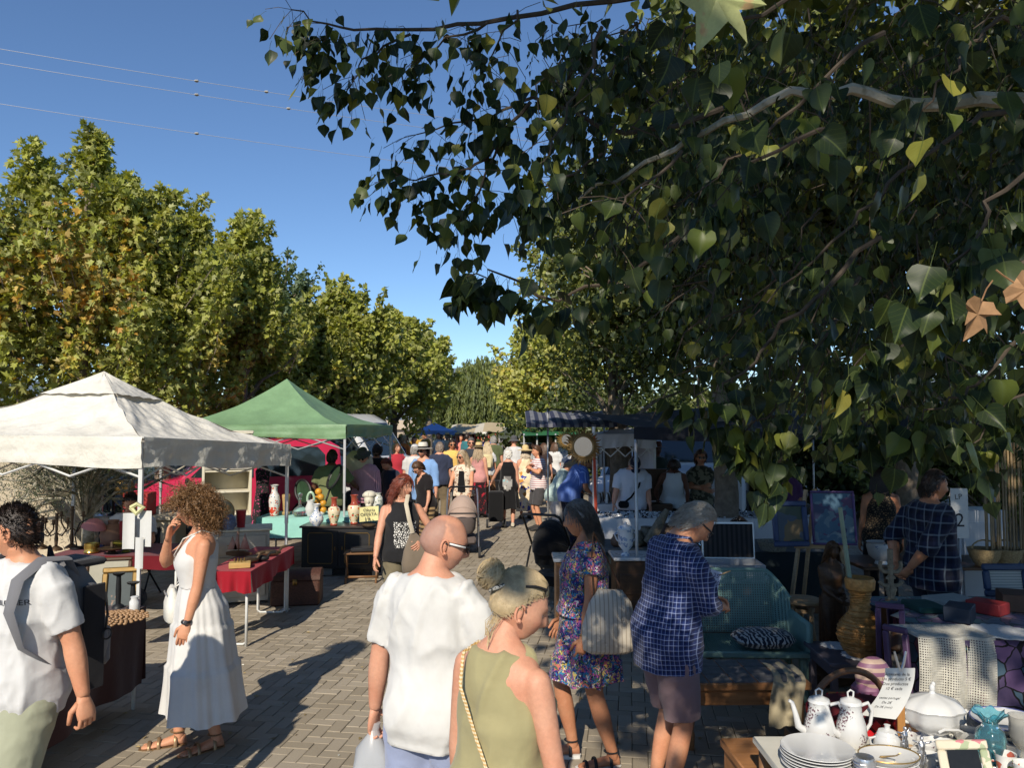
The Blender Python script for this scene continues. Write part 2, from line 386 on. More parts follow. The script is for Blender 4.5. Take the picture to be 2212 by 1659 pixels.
# ------------------------------------------------------------------ foliage
def leaf_mat(name, stops, trans=.35, obj=False, under=(.16, .2, .11), vein=(.2, .24, .07), rough=.42, spec=.45):
    m = bpy.data.materials.new(name); m.use_nodes = True; nt = m.node_tree; b = nt.nodes['Principled BSDF']; out = nt.nodes['Material Output']
    r = nd(nt, 'ObjectInfo').outputs['Random'] if obj else nd(nt, 'SeparateColor', {0: nd(nt, 'Attribute', attribute_name='tint').outputs[0]}).outputs[0]
    c = ramp(nt, r, stops)
    if vein:
        uv = nd(nt, 'UVMap').outputs[0]; s = nd(nt, 'SeparateXYZ', {0: uv}); ax = mth(nt, 'ABSOLUTE', s.outputs[0])
        mid = mth(nt, 'LESS_THAN', ax, .022)
        sd = mth(nt, 'LESS_THAN', mth(nt, 'FRACT', mth(nt, 'MULTIPLY', mth(nt, 'SUBTRACT', s.outputs[1], mth(nt, 'MULTIPLY', ax, .75)), 6.5)), .07)
        c = mixc(nt, mth(nt, 'ADD', mth(nt, 'MULTIPLY', mid, .75), mth(nt, 'MULTIPLY', sd, .4)), c, vein)
        co = nd(nt, 'TexCoord').outputs['Object']; n = noise_(nt, co, 60, 4, .7); c = mixc(nt, nd(nt, 'MapRange', {'Value': n, 'From Min': .62, 'From Max': .7, 'To Max': .5}).outputs[0], c, (.14, .1, .03))
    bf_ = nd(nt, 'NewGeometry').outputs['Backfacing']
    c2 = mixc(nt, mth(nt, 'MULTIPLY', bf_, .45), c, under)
    nt.links.new(c2, b.inputs['Base Color']); b.inputs['Roughness'].default_value = rough; b.inputs['Specular IOR Level'].default_value = spec
    tc = mixc(nt, 1., c, (1.25, 1.2, .45), 'MULTIPLY'); t = nd(nt, 'BsdfTranslucent', {0: tc})
    nt.links.new(nd(nt, 'MixShader', {0: trans, 1: b.outputs[0], 2: t.outputs[0]}).outputs[0], out.inputs[0]); MATS[name] = m; return m
L_PLANE = leaf_mat('plane_leaf', [(0, (.16, .19, .035)), (.35, (.35, .38, .07)), (.7, (.5, .5, .11)), (.9, (.58, .4, .08)), (1, (.54, .25, .04))], vein=None, rough=.5, under=(.36, .35, .17))
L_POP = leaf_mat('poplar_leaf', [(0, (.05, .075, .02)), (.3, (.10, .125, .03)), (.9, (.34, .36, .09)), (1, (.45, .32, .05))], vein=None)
L_BLUE = leaf_mat('silver_poplar_leaf', [(0, (.11, .16, .08)), (1, (.22, .28, .16))], vein=None)
L_WIL = leaf_mat('willow_leaf', [(0, (.10, .13, .03)), (1, (.22, .25, .06))], vein=None, rough=.55)
L_OLIVE = leaf_mat('olive_leaf', [(0, (.06, .075, .04)), (1, (.14, .15, .09))], vein=None, trans=.1)
NEARSTOPS = [(0, (.012, .022, .010)), (.5, (.02, .036, .013)), (.76, (.04, .06, .015)), (.9, (.12, .15, .025)), (1, (.26, .24, .05))]  # bright end paints in sunlit leaves, dark end deepens the shade
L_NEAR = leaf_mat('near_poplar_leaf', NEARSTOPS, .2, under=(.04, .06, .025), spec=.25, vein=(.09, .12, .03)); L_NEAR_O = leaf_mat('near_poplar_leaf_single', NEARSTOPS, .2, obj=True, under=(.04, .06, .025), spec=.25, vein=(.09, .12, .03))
BARK = mat('bark', (.2, .16, .12), .95, .35, 12, bump=.01, bscale=30)
BARK_P = mat('pale_bark', (.33, .29, .23), .9, .35, 7, bump=.006, bscale=40, pat=P_blotch((.36, .33, .26), (.22, .2, .14), 9))
TWIG = mat('twig', (.06, .045, .032), .85, .3, 40)
def fan(outline, ctr, fold=.12):
    V = [(x, y, abs(x) * fold * 2 - .12 * (y - .3) ** 2) for x, y in outline]; V = [(ctr[0], ctr[1], -.02)] + V
    n = len(outline); return np.array(V), np.array([(0, 1 + i, 1 + (i + 1) % n) for i in range(n)])
PL = fan([(0, 0), (.3, -.06), (.52, .22), (.3, .3), (.5, .68), (.17, .58), (0, 1), (-.17, .58), (-.5, .68), (-.3, .3), (-.52, .22), (-.3, -.06)], (0, .3), .25)
PL2 = fan([(0, 0), (.5, .12), (.32, .34), (.45, .68), (0, 1), (-.45, .68), (-.32, .34), (-.5, .12)], (0, .35), .25)
PP = fan([(0, 0), (.4, .08), (.46, .36), (0, 1), (-.46, .36), (-.4, .08)], (0, .35), .2)
LN = fan([(0, 0), (.07, .5), (0, 1), (-.07, .5)], (0, .5), .3)
def leafcloud(P, size, T, axis, rng, up=.5, jit=.8):
    """leaves of template T at points P; axis is the way each tip points"""
    n = len(P); y = axis + rng.normal(0, jit, (n, 3)); y /= np.linalg.norm(y, axis=1)[:, None]
    z = rng.normal(0, 1, (n, 3)) + np.array([0, 0, up]); z -= y * (z * y).sum(1)[:, None]; z /= np.linalg.norm(z, axis=1)[:, None]
    x = np.cross(y, z); tv, tf = T; s = (size * rng.uniform(.65, 1.2, n))[:, None, None]
    V = P[:, None] + s * (tv[None, :, 0:1] * x[:, None] + tv[None, :, 1:2] * y[:, None] + tv[None, :, 2:3] * z[:, None])
    F = tf[None] + (np.arange(n) * len(tv))[:, None, None]
    return V.reshape(-1, 3), F.reshape(-1, 3)
def tree(name, label, base, h, rx, ry, z0, T, size, lmat, shoots, per, seed, slen=1.0, upw=.8, group=None, trunk_r=.16, hue=0., hvar=.5, bark=None, cone=.5, spread=.2, lead=9, lean=(0, 0), hang=0., patch=None, cat='tree'):
    """trunk, limbs, twigs and a crown of single leaves; the crown spans z0..h"""
    rng = np.random.default_rng(seed); t = thing(name, label, cat, base, 0, group)
    cz = (z0 + h) / 2; rz_ = (h - z0) / 2; tops = []; limbs = MB()
    top = Vector((lean[0], lean[1], z0 + rz_ * .9))
    limbs.tube([(0, 0, -.1), (lean[0] * .2 + .05, lean[1] * .2, z0 * .5), (lean[0] * .5, lean[1] * .5 + .04, z0), tuple(top), (lean[0] * 1.2, lean[1] * 1.2, h * .9)], [trunk_r * 1.25, trunk_r, trunk_r * .85, trunk_r * .45, .02], 9)
    d = rng.normal(0, 1, (shoots, 3)); d /= np.linalg.norm(d, axis=1)[:, None]; rr = rng.random(shoots) ** .42
    q = d * rr[:, None]; zc = q[:, 2]
    zc = np.where(zc > 0, zc * (.7 if lead else 1), zc); taper = 1 - cone * np.clip((zc + .2) / 1.2, 0, 1)                        # narrower towards the top
    B = np.c_[q[:, 0] * rx * taper + lean[0], q[:, 1] * ry * taper + lean[1], cz + zc * rz_ - slen * .25]
    D = np.c_[q[:, 0] * .7, q[:, 1] * .7, np.full(shoots, upw)] + rng.normal(0, .25, (shoots, 3)); D /= np.linalg.norm(D, axis=1)[:, None]
    Ls = slen * rng.uniform(.55, 1.3, shoots); E = B + D * Ls[:, None]; E[:, 2] = np.minimum(E[:, 2], h + rng.uniform(-.5, .25, shoots))
    if lead:                                                                  # upright leaders give the pointed tops
        la = rng.random(lead) * 6.283; lr = np.sqrt(rng.random(lead)); lh = h - (h - z0) * (.03 + .3 * lr * rng.random(lead)); lh[0] = h; m0 = shoots // 16
        for j in range(lead):
            sl = slice(j * m0 // 1 % shoots, (j * m0) % shoots + m0); nn = B[sl].shape[0]; zz = np.sort(rng.random(nn)) * 2.3
            bx = (lr[j] * math.cos(la[j]) if j else .1) * rx * (1 - cone * .6) + lean[0]; by = (lr[j] * math.sin(la[j]) if j else 0) * ry * .5 + lean[1]
            wd = .42 * zz / 2.3 + .03; B[sl] = np.c_[bx + rng.normal(0, .5, nn) * wd, by + rng.normal(0, .5, nn) * wd, lh[j] - zz - .3]
            E[sl] = B[sl] + np.c_[rng.normal(0, .12, nn), rng.normal(0, .12, nn), rng.uniform(.25, .42, nn)]
    for i in range(0, shoots, max(1, shoots // 34)):
        z_s = max(z0 * .75, min(B[i][2] - .8, h * .7)); f = min(1, z_s / max(top.z, .1)); s0 = Vector((lean[0] * f, lean[1] * f, z_s)); m = (s0 + Vector(B[i])) / 2 + Vector((0, 0, .15))
        limbs.tube([s0, m, B[i], E[i]], [trunk_r * .32, trunk_r * .2, .02, .006], 5, caps=False)
    for i in range(0, shoots, 2): limbs.tube([B[i], (B[i] + E[i]) / 2 + rng.normal(0, .03, 3), E[i]], [.012, .009, .004], 3, caps=False)
    limbs.build('trunk', bark or BARK, t)
    k = np.repeat(np.arange(shoots), per); f = rng.random(len(k)) ** .8
    off = rng.normal(0, 1, (len(k), 3)); off *= (spread * (1.15 - f) * rng.random(len(k)) ** .5)[:, None] / np.linalg.norm(off, axis=1)[:, None] * 1.8
    P = B[k] + (E - B)[k] * f[:, None] + off
    if hang: P[:, 2] -= hang * rng.random(len(k)) ** 2
    ax = off / (np.linalg.norm(off, axis=1)[:, None] + 1e-6) * .8 + np.array([0, 0, -.35 if not hang else -.9])
    V, F = leafcloud(P, size, T, ax, rng, .9)
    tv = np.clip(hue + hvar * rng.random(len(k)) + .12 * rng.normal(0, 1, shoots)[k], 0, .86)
    if patch is not None:
        dd = np.linalg.norm((P + np.array(base)) - np.array(patch[:3]), axis=1); tv = np.where((dd < patch[3] * rng.uniform(.3, 1.2, len(k))) & (rng.random(len(k)) < .6), rng.uniform(.82, 1, len(k)), tv)
    tv = np.repeat(tv, len(T[0])); o = link('crown', fastmesh('crown', V, F, lmat, C=np.c_[tv, tv, tv]), t); o['kind'] = 'stuff'
    return t
gl = 'plane trees along the left of the street'
def px(u, d): return (gx(u, d), d, 0)
tree('plane_tree', 'tall plane tree with orange autumn patches at the far left, behind the white canopy', px(175, 14), gz(290, 14), 2.0, 1.9, 1.5, PL, 0.124, L_PLANE, 300, 64, 1, 1.15, .95, gl, cone=.45, hue=.1, patch=(gx(170, 13), 12.8, 4.6, 1.5))
tree('plane_tree', 'plane tree cut by the left edge of the photo, top shoots beside the tallest crown', px(-120, 13), gz(330, 13), 1.9, 1.8, 1.5, PL, 0.124, L_PLANE, 230, 61, 2, 1.1, .95, gl, hue=.12, cone=.4, patch=(gx(20, 12.5), 12, 3.6, 1.0))
tree('plane_tree', 'second plane tree with a rounded shoulder, right of the tallest one', px(352, 14.6), gz(395, 14.6), 1.15, 1.4, 1.4, PL, 0.120, L_PLANE, 190, 64, 3, 1.0, .9, gl, cone=.35, hue=.1)
tree('plane_tree', 'plane tree with twin pointed tops standing behind the green canopy peak', px(525, 17.5), gz(448, 17.5), 1.5, 1.6, 1.1, PL, 0.128, L_PLANE, 240, 61, 4, 1.1, 1.0, gl, cone=.72, hue=.08)
tree('silver_poplar', 'pale blue-green poplar top showing between two plane trees', px(612, 24), gz(545, 24), 1.3, 1.3, 2.2, PP, .13, L_BLUE, 150, 50, 5, 1.3, 1.3, None, cone=.6)
tree('plane_tree', 'broad olive-green plane tree right of the pale poplar', px(735, 21.5), gz(606, 21.5), 1.55, 1.7, 1.5, PL2, 0.145, L_PLANE, 270, 61, 6, 1.1, .9, gl, cone=.4, hue=.05)
tree('plane_tree', 'plane tree behind the right end of the green canopy', px(850, 25), gz(660, 25), 1.5, 1.8, 1.4, PL2, 0.153, L_PLANE, 240, 61, 8, 1.1, .8, gl, cone=.4, hue=.08)
tree('plane_tree', 'last and smallest plane tree of the left row, above the crowd', px(925, 34), gz(715, 34), 1.0, 1.5, 2.5, PL2, 0.162, L_PLANE, 170, 56, 9, 1.0, .8, gl, cone=.4, hue=.06)
tree('plane_tree', 'plane tree of the second row, filling the gap low behind the white and green canopies', px(330, 19), gz(520, 19), 2.6, 1.6, 1.0, PL, 0.145, L_PLANE, 240, 61, 31, 1.1, .8, gl, cone=.3, hue=.02)
tree('plane_tree', 'plane tree of the second row, low behind the green canopy', px(640, 23), gz(690, 23), 2.4, 1.6, .8, PL2, 0.153, L_PLANE, 220, 61, 32, 1.1, .8, gl, cone=.3, hue=.02)
gr = 'trees along the right of the street'
tree('plane_tree', 'sunlit yellow-green plane tree beside the willow on the right of the street', px(1200, 27), gz(690, 27), 2.0, 2.0, 1.0, PL2, 0.162, L_PLANE, 300, 61, 10, 1.1, .7, gr, cone=.5, hue=.25)
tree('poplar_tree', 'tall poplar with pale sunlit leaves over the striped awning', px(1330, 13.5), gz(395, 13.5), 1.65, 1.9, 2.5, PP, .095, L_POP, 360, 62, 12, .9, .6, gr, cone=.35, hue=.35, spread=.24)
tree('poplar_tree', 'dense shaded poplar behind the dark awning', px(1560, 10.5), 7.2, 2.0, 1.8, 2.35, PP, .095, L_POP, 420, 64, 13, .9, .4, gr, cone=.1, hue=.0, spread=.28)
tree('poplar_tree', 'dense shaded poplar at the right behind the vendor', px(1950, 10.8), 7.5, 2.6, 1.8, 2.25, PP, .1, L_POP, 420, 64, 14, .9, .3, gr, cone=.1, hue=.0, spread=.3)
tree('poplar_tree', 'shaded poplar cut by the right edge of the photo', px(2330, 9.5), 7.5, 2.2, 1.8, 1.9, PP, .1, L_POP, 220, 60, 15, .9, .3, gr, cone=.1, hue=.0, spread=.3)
tree('hedge_tree', 'sunlit leafy scrub glimpsed behind the white van', px(1750, 19), 3.4, 4.0, 1.0, .2, PP, .11, L_POP, 200, 50, 16, .9, .3, None, cone=.1, hue=.2, trunk_r=.08, cat='bush')
tree('hedge_tree', 'sunlit leafy scrub behind the bamboo screen at the right', px(2120, 15), 3.2, 2.6, .8, .2, PP, .1, L_POP, 150, 50, 17, .8, .3, None, cone=.1, hue=.3, trunk_r=.08, cat='bush')
shr = [('left behind the white canopy', -60, 24, 3.2), ('left behind the globe and hutch', 260, 25, 3.0), ('left behind the red van', 520, 27, 3.0), ('left behind the white van', 640, 31, 2.8), ('right beyond the striped awning', 1330, 24, 3.4), ('right beyond the parked van', 1600, 22, 3.4), ('right beyond the easel', 1900, 18, 3.2), ('far right', 2250, 16, 3.2)]  # hedges added as a dark backdrop in place of deep shade
for i, (w_, u, d, h) in enumerate(shr): tree('hedge', 'dark leafy hedge standing in for deep shade along the ' + w_, px(u, d), h, 3.6, 1.0, .05, PP, .16, L_POP, 240, 34, 40 + i, .8, .4, None, .06, -.05 if u < 1000 else .0, .35, cone=.0, spread=.35, lead=0, cat='hedge')
def willow(label, base, h, r, seed, n=420):
    rng = np.random.default_rng(seed); t = thing('willow_tree', label, 'tree', base); tr = MB().tube([(0, 0, -.1), (.1, 0, h * .4), (0, .1, h * .75)], [.3, .24, .14], 9)
    VV = []; FF = []; CC = []; o = 0
    for i in range(n):
        a = rng.random() * 6.283; q = rng.random() ** .6; x, y = r * q * math.cos(a), r * q * math.sin(a); zt = h * (1 - .34 * q * q) * rng.uniform(.88, 1.02); L = rng.uniform(.45, .95) * (zt - .8)
        if i % 8 == 0: tr.tube([(0, 0, h * .45), (x * .5, y * .5, zt * .9), (x, y, zt)], [.07, .04, .012], 4, caps=False)
        m = int(L * 26); f = rng.random(m); P = np.c_[x * (1 + .12 * f) + rng.normal(0, .05, m), y * (1 + .12 * f) + rng.normal(0, .05, m), zt - L * f]
        V, F = leafcloud(P, .3, LN, np.tile((0, 0, -1.), (m, 1)), rng, 0, .28); V2 = V.copy()
        VV.append(V); FF.append(F + o); o += len(V); CC.append(np.repeat(np.clip(rng.normal(.5, .25, m), 0, 1), 5))
    tr.build('trunk', BARK, t); c = np.concatenate(CC); ob = link('crown', fastmesh('crown', np.concatenate(VV), np.concatenate(FF), L_WIL, C=np.c_[c, c, c]), t); ob['kind'] = 'stuff'
ol = tree('olive_tree', 'small grey-green olive tree beside the concrete pier, under the white canopy', px(190, 9.9), gz(985, 9.9) + .2, .8, .6, gz(1075, 9.9), LN, .07, L_OLIVE, 130, 50, 61, .5, .2, None, .075, cone=.0, spread=.22, lead=0, bark=BARK_P)
LN = (LN[0] * np.array([2.2, 1, 1]), LN[1])
willow('weeping willow with long hanging yellow-green strands at the end of the street', (gx(1045, 43), 43, 0), gz(768, 43), 2.9, 21)
willow('second weeping willow crown showing low between the plane trees', (gx(985, 52), 52, 0), gz(850, 52), 2.6, 22, 240)
LN = (LN[0] / np.array([2.2, 1, 1]), LN[1])
# the great poplar over the camera: shade crown behind and above, hanging boughs in view
big = thing('overhanging_poplar', 'big poplar whose dark leafy boughs hang over the right half of the street', 'tree', (5.2, -.5, 0), 0)
def W(p): return Vector(p) - Vector((5.2, -.5, 0))
bt = MB().tube([W((5.2, -.5, -.1)), W((5.1, -.4, 2)), W((4.7, -.6, 4)), W((3.2, -1, 6.4)), W((2, -1, 8))], [.34, .28, .22, .14, .05], 12)
for p in ((-.5, -2, 6.2), (1, 2.5, 6.4), (3, 4, 6.6), (6.5, 4, 7), (-.8, .8, 6.1), (5, 2, 7.2), (2, -2.6, 6.4), (4, 9, 6), (7, 8, 6.4), (2.4, 10.5, 5.8), (5.5, 12, 6)):
    bt.tube([W((4.4, -.7, 4.6)), W(((4.4 + p[0]) / 2, (p[1] - .7) / 2, 5.9)), W(p)], [.12, .08, .03], 7)
bt.build('trunk', BARK_P, big)
rng = np.random.default_rng(5); m = 21000
P = np.c_[rng.uniform(-2.2, 8.5, m), rng.uniform(-3.4, 6.2, m), rng.uniform(5.6, 7.4, m)]
edge = P[:, 0] + .345 * P[:, 2]          # where the shade's edge falls on the ground
keep = edge > .35 + .45 * vnoise(P * np.array([.8, .8, .3]), 3) + .05 * np.maximum(0, P[:, 1])
gy = P[:, 1] + 1.386 * P[:, 2]
keep &= gy > 4.55 + .5 * vnoise(P * .9, 6) + .3 * np.clip((2.3 - edge) / 1.2, 0, 1)
hole = vnoise(P * np.array([1.5, 1.5, .5]) + 40, 9) + .5 * vnoise(P * np.array([3.4, 3.4, 1]) + 9, 4)
keep &= hole < .62; gxx = P[:, 0] + .345 * P[:, 2]
keep &= ~((((gxx - 2.6) / .55) ** 2 + ((gy - 5.2) / .42) ** 2 < 1) & (rng.random(m) < .85)); keep &= ~(((gxx - 1.15) / .3) ** 2 + ((gy - 5.9) / .22) ** 2 < 1)  # gaps shaped so the sun reaches hanging leaves and the blanket
P = np.r_[P[keep], np.c_[rng.uniform(1.4, 8.5, 11000), rng.uniform(6., 12.5, 11000), rng.uniform(4.6, 7.2, 11000)]]; V, F = leafcloud(P, .17, PP, np.tile((0, 0, -.6), (len(P), 1)), rng, 1.5, .6)  # extra leaves added over the right stalls to block sky light
tv = np.repeat(np.clip(rng.random(len(P)), 0, .9), 7); o = link('shade_crown', fastmesh('crown', V - np.array((5.2, -.5, 0)), F, L_POP, C=np.c_[tv, tv, tv]), big); o['kind'] = 'stuff'
# hanging boughs, as rows of (u, v, depth) in the photograph's frame
def heart(seed, ny=7, nx=5):
    rg = np.random.default_rng(seed); V = []; UV = []; curl = rg.uniform(-.3, .4); fold = rg.uniform(.05, .5); tw = rg.uniform(-.35, .35); asym = rg.uniform(-.06, .06); wv = rg.uniform(.01, .05); k = nx // 2
    for y in np.linspace(0, 1, ny):
        wd = np.interp(y, [0, .04, .1, .2, .3, .4, .5, .6, .7, .8, .9, 1], [0, .22, .37, .46, .48, .45, .385, .3, .21, .12, .05, 0])
        for i in range(nx):
            x = (i - k) / k; xx = x * wd + asym * math.sin(PI * y); yy = y * 1.08 - .09 * (abs(x) ** 1.5) * (y < .16) * (y > 0)
            V.append((xx, yy, abs(x * wd) * fold - curl * (y - .2) ** 2 + tw * xx * y + wv * math.sin(9 * y + 3 * seed) * abs(x))); UV.append((x * wd, y))
    F = [(r * nx + c, r * nx + c + 1, (r + 1) * nx + c + 1, (r + 1) * nx + c) for r in range(ny - 1) for c in range(nx - 1)]; o = len(V)
    for k in range(4):
        for (a, b) in ((-.012, 0), (.012, 0), (0, .02)): V.append((a, -.62 * k / 3, .22 * (k / 3) ** 2 + b)); UV.append((0, 0))
    F += [(o + k * 3 + j, o + k * 3 + (j + 1) % 3, o + k * 3 + 3 + (j + 1) % 3, o + k * 3 + 3 + j) for k in range(3) for j in range(3)]
    return np.array(V), np.array(F), np.array(UV)
HEARTS = [heart(i) for i in range(9)]
boughs = [
 ([(2420, 170, 2.7), (2212, 214, 2.6), (2000, 228, 2.6), (1840, 195, 2.6), (1700, 200, 2.7), (1520, 285, 2.8), (1400, 350, 2.9), (1250, 430, 3.0)], .03, 16),
 ([(2300, 230, 2.6), (2130, 245, 2.5), (1990, 330, 2.5), (1900, 425, 2.5), (1760, 560, 2.5), (1620, 690, 2.5)], .012, 16),
 ([(1700, -60, 3.1), (1400, -20, 3.1), (1100, 40, 3.1), (880, 70, 3.2), (730, 60, 3.2), (630, 20, 3.3)], .014, 22),
 ([(880, 70, 3.2), (790, 130, 3.2), (755, 190, 3.2)], .006, 9), ([(700, 60, 3.2), (680, 130, 3.2)], .005, 6),
 ([(1060, 50, 3.1), (940, 100, 3.1), (890, 140, 3.1)], .006, 10), ([(1120, 20, 3), (1060, 110, 3), (1055, 150, 3)], .005, 7),
 ([(1560, 240, 3), (1350, 290, 3.0), (1150, 210, 3.1), (1060, 250, 3.1), (900, 290, 3.2)], .012, 24),
 ([(1150, 220, 3.1), (1060, 330, 3.1), (1000, 370, 3.1), (900, 385, 3.2), (850, 370, 3.2)], .008, 16),
 ([(1080, 300, 3.1), (1020, 440, 3.1), (985, 480, 3.1)], .006, 12), ([(1300, 330, 3), (1180, 400, 3), (1090, 420, 3)], .007, 14),
 ([(1500, 500, 2.4), (1330, 600, 2.3), (1200, 640, 2.3), (1060, 590, 2.3), (1010, 600, 2.3)], .008, 20),
 ([(1900, 520, 2.2), (1750, 640, 2.1), (1640, 760, 2.1), (1560, 850, 2.1), (1500, 830, 2.1)], .008, 18),
 ([(1850, 640, 2.3), (1720, 820, 2.2), (1650, 900, 2.2), (1600, 940, 2.2)], .006, 18), ([(1650, 880, 2.2), (1690, 950, 2.2), (1680, 1000, 2.2)], .005, 8),
 ([(2250, 560, 1.8), (2080, 640, 1.8), (1930, 740, 1.8), (1830, 860, 1.9)], .008, 18),
 ([(2250, 720, 2), (2120, 860, 2), (2020, 920, 2), (1970, 960, 2.0)], .006, 18), ([(1960, 760, 2.1), (1870, 900, 2.1), (1840, 970, 2.2)], .006, 14),
 ([(2260, 330, 1.5), (2150, 420, 1.5), (2060, 560, 1.5), (2020, 640, 1.6)], .006, 14), ([(2260, 20, 1.7), (2130, 60, 1.7), (2060, 150, 1.7), (1990, 240, 1.7)], .007, 9),
 ([(1900, -60, 1.3), (1650, 20, 1.3), (1480, 60, 1.3)], .006, 4),
 ([(1900, 60, 1.9), (1720, 230, 1.9), (1600, 330, 1.9), (1500, 420, 1.9)], .007, 14), ([(1800, 260, 1.6), (1640, 350, 1.6), (1560, 430, 1.6)], .006, 9),
 ([(2230, 880, 2.2), (2150, 950, 2.2), (2100, 1000, 2.2)], .005, 9), ([(1300, 60, 2.4), (1250, 200, 2.4), (1180, 330, 2.3), (1130, 400, 2.3)], .006, 12),
 ([(1480, 330, 2.2), (1360, 420, 2.1), (1290, 520, 2.1)], .006, 10), 
]
bg_ = MB(); LEAF = []
for pts, r, nl in boughs:
    Q = [W(at(p[0], p[1] - (40 if p[1] > 600 and p[0] > 1750 else 0), p[2])) for p in pts]; k = len(Q); path = []
    for i in range(k - 1):
        for s in range(4): path.append(Q[i].lerp(Q[i + 1], s / 4) + Vector(RNG.normal(0, .008, 3)))
    path.append(Q[-1]); L = len(path); MB().tube(path, [max(.0022, r * (1 - .85 * i / L)) for i in range(L)], 6).build('bough', BARK_P if r > .02 else TWIG, big)
    for i in range(nl * (5 if pts[-1][0] < 1150 else 3)):
        f = RNG.random() ** .6; p = path[min(L - 1, int(f * L))]; d_ = Vector(RNG.normal(0, 1, 3)) + Vector((-.5, -.1, -.9)); d_.normalize()
        ln = RNG.uniform(.0, .2 if pts[-1][1] < 560 else .09); LEAF.append((p + d_ * ln, d_))
        if ln > .1 and i % 3 == 0: bg_.tube([p, p + d_ * ln * .5 + Vector((0, 0, .01)), p + d_ * ln], .0015, 3, caps=False)
fill = [(1180, 40), (2250, -40), (2250, 900), (1990, 900), (1850, 860), (1640, 850), (1560, 760), (1480, 620), (1400, 470), (1230, 400)]
def inside(x, y, pg):
    c = False; j = len(pg) - 1
    for i in range(len(pg)):
        if (pg[i][1] > y) != (pg[j][1] > y) and x < (pg[j][0] - pg[i][0]) * (y - pg[i][1]) / (pg[j][1] - pg[i][1]) + pg[i][0]: c = not c
        j = i
    return c
cnt = 0
while cnt < 820:
    u, v = RNG.uniform(1140, 2250), RNG.uniform(-60, 980)
    if not inside(u, v, fill): continue
    cnt += 1; p = W(at(u, v, RNG.uniform(2.8, 6.4))); e = p + Vector((RNG.normal(-.08, .12), RNG.normal(0, .1), -RNG.uniform(.12, .34))); m = (p + e) / 2 + Vector((RNG.normal(0, .03), 0, .04))
    bg_.tube([p, m, e], [.004, .003, .0015], 4, caps=False)
    for i in range(int(RNG.integers(7, 13))):
        f = RNG.random() * 1.05; q = p.lerp(m, f * 2) if f < .5 else m.lerp(e, f * 2 - 1); d_ = Vector(RNG.normal(0, .8, 3)) + Vector((-.1, 0, -.9)); LEAF.append((q + d_.normalized() * .04, d_.normalized()))
bg_.build('twigs', TWIG, big, kind='stuff')
rec = []
for p, d_ in LEAF:
    y = (d_ * .45 + Vector((RNG.normal(0, .3), RNG.normal(0, .3), -1))).normalized(); z = Vector(RNG.normal(0, 1, 3)) + Vector((0, -.5, .5)); z = (z - y * z.dot(y)).normalized(); x = y.cross(z)
    s = RNG.uniform(.042, .075); o = p + y * s * .62; wp = o + Vector((5.2, -.5, 0)) + y * s * .5
    u_, v_ = CU + FPX * wp.x / max(.2, wp.y), 911 - FPX * (wp.z - CAM_H) / max(.2, wp.y)
    rec.append((s / wp.y if -20 < u_ < 2232 and -20 < v_ < 1200 and wp.y > .3 else 0, o, x, y, z, s))
rec.sort(key=lambda r: -r[0])
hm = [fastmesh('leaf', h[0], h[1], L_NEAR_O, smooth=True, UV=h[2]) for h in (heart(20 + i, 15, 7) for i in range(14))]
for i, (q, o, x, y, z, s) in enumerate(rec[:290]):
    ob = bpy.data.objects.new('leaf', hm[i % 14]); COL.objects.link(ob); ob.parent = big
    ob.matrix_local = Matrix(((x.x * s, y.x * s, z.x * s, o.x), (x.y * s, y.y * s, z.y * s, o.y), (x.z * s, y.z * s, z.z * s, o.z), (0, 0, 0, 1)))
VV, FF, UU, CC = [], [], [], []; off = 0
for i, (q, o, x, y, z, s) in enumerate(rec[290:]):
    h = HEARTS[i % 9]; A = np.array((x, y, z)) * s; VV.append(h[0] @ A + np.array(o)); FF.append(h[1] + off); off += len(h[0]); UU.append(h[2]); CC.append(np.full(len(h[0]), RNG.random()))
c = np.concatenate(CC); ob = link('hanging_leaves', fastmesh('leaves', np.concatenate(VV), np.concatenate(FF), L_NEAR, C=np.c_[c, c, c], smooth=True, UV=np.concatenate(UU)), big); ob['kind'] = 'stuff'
# single big plane leaves near the lens: a pale green one at the top, dry brown ones at the right
def near_leaf(u, v, d, s, col, rot, label, tilt=.3):
    mb = MB(); ol = [(0, 0), (.16, -.03), (.34, -.05), (.42, .08), (.56, .2), (.4, .27), (.3, .32), (.42, .5), (.5, .7), (.32, .64), (.18, .6), (.1, .8), (0, 1)]
    ol = ol + [(-x, y) for x, y in ol[-2:0:-1]]; V = [(0, .32, 0)] + [(x, y, .18 * abs(x) - .25 * (y - .3) ** 2 + (.09 if s < .08 else .05) * math.sin(9 * x + 5 * y)) for x, y in ol]; n = len(ol)
    mb.add(np.array(V) * s, [(0, 1 + i, 1 + (i + 1) % n) for i in range(n)]); mb.tube([(0, 0, 0), (0, -.3 * s, .05 * s), (0, -.5 * s, .15 * s)], .0016, 4)
    o = mb.build('plane_leaf', mat('plane_leaf_' + col[0], col[1], .6, .3, 25, trans=.3, bump=.001, bscale=60, pat=P_blotch(col[1], col[2], 22, .6)), label=label, cat='leaf')
    o.location = at(u, v, d); o.rotation_euler = rot; return o
green = ('pale', (.45, .47, .2), (.5, .34, .17)); brown = ('dry', (.42, .24, .12), (.3, .16, .08))
near_leaf(1560, -50, .95, .11, green, (math.radians(100), math.radians(200), .25), 'pale green plane leaf lit by the sun at the top of the picture, close up')
near_leaf(2120, 650, 1.35, .075, brown, (math.radians(80), math.radians(190), .4), 'dry brown plane leaf, lower of the two at the right edge')
near_leaf(2190, 610, 1.35, .07, brown, (math.radians(100), math.radians(130), -.3), 'dry brown plane leaf, upper of the two at the right edge')
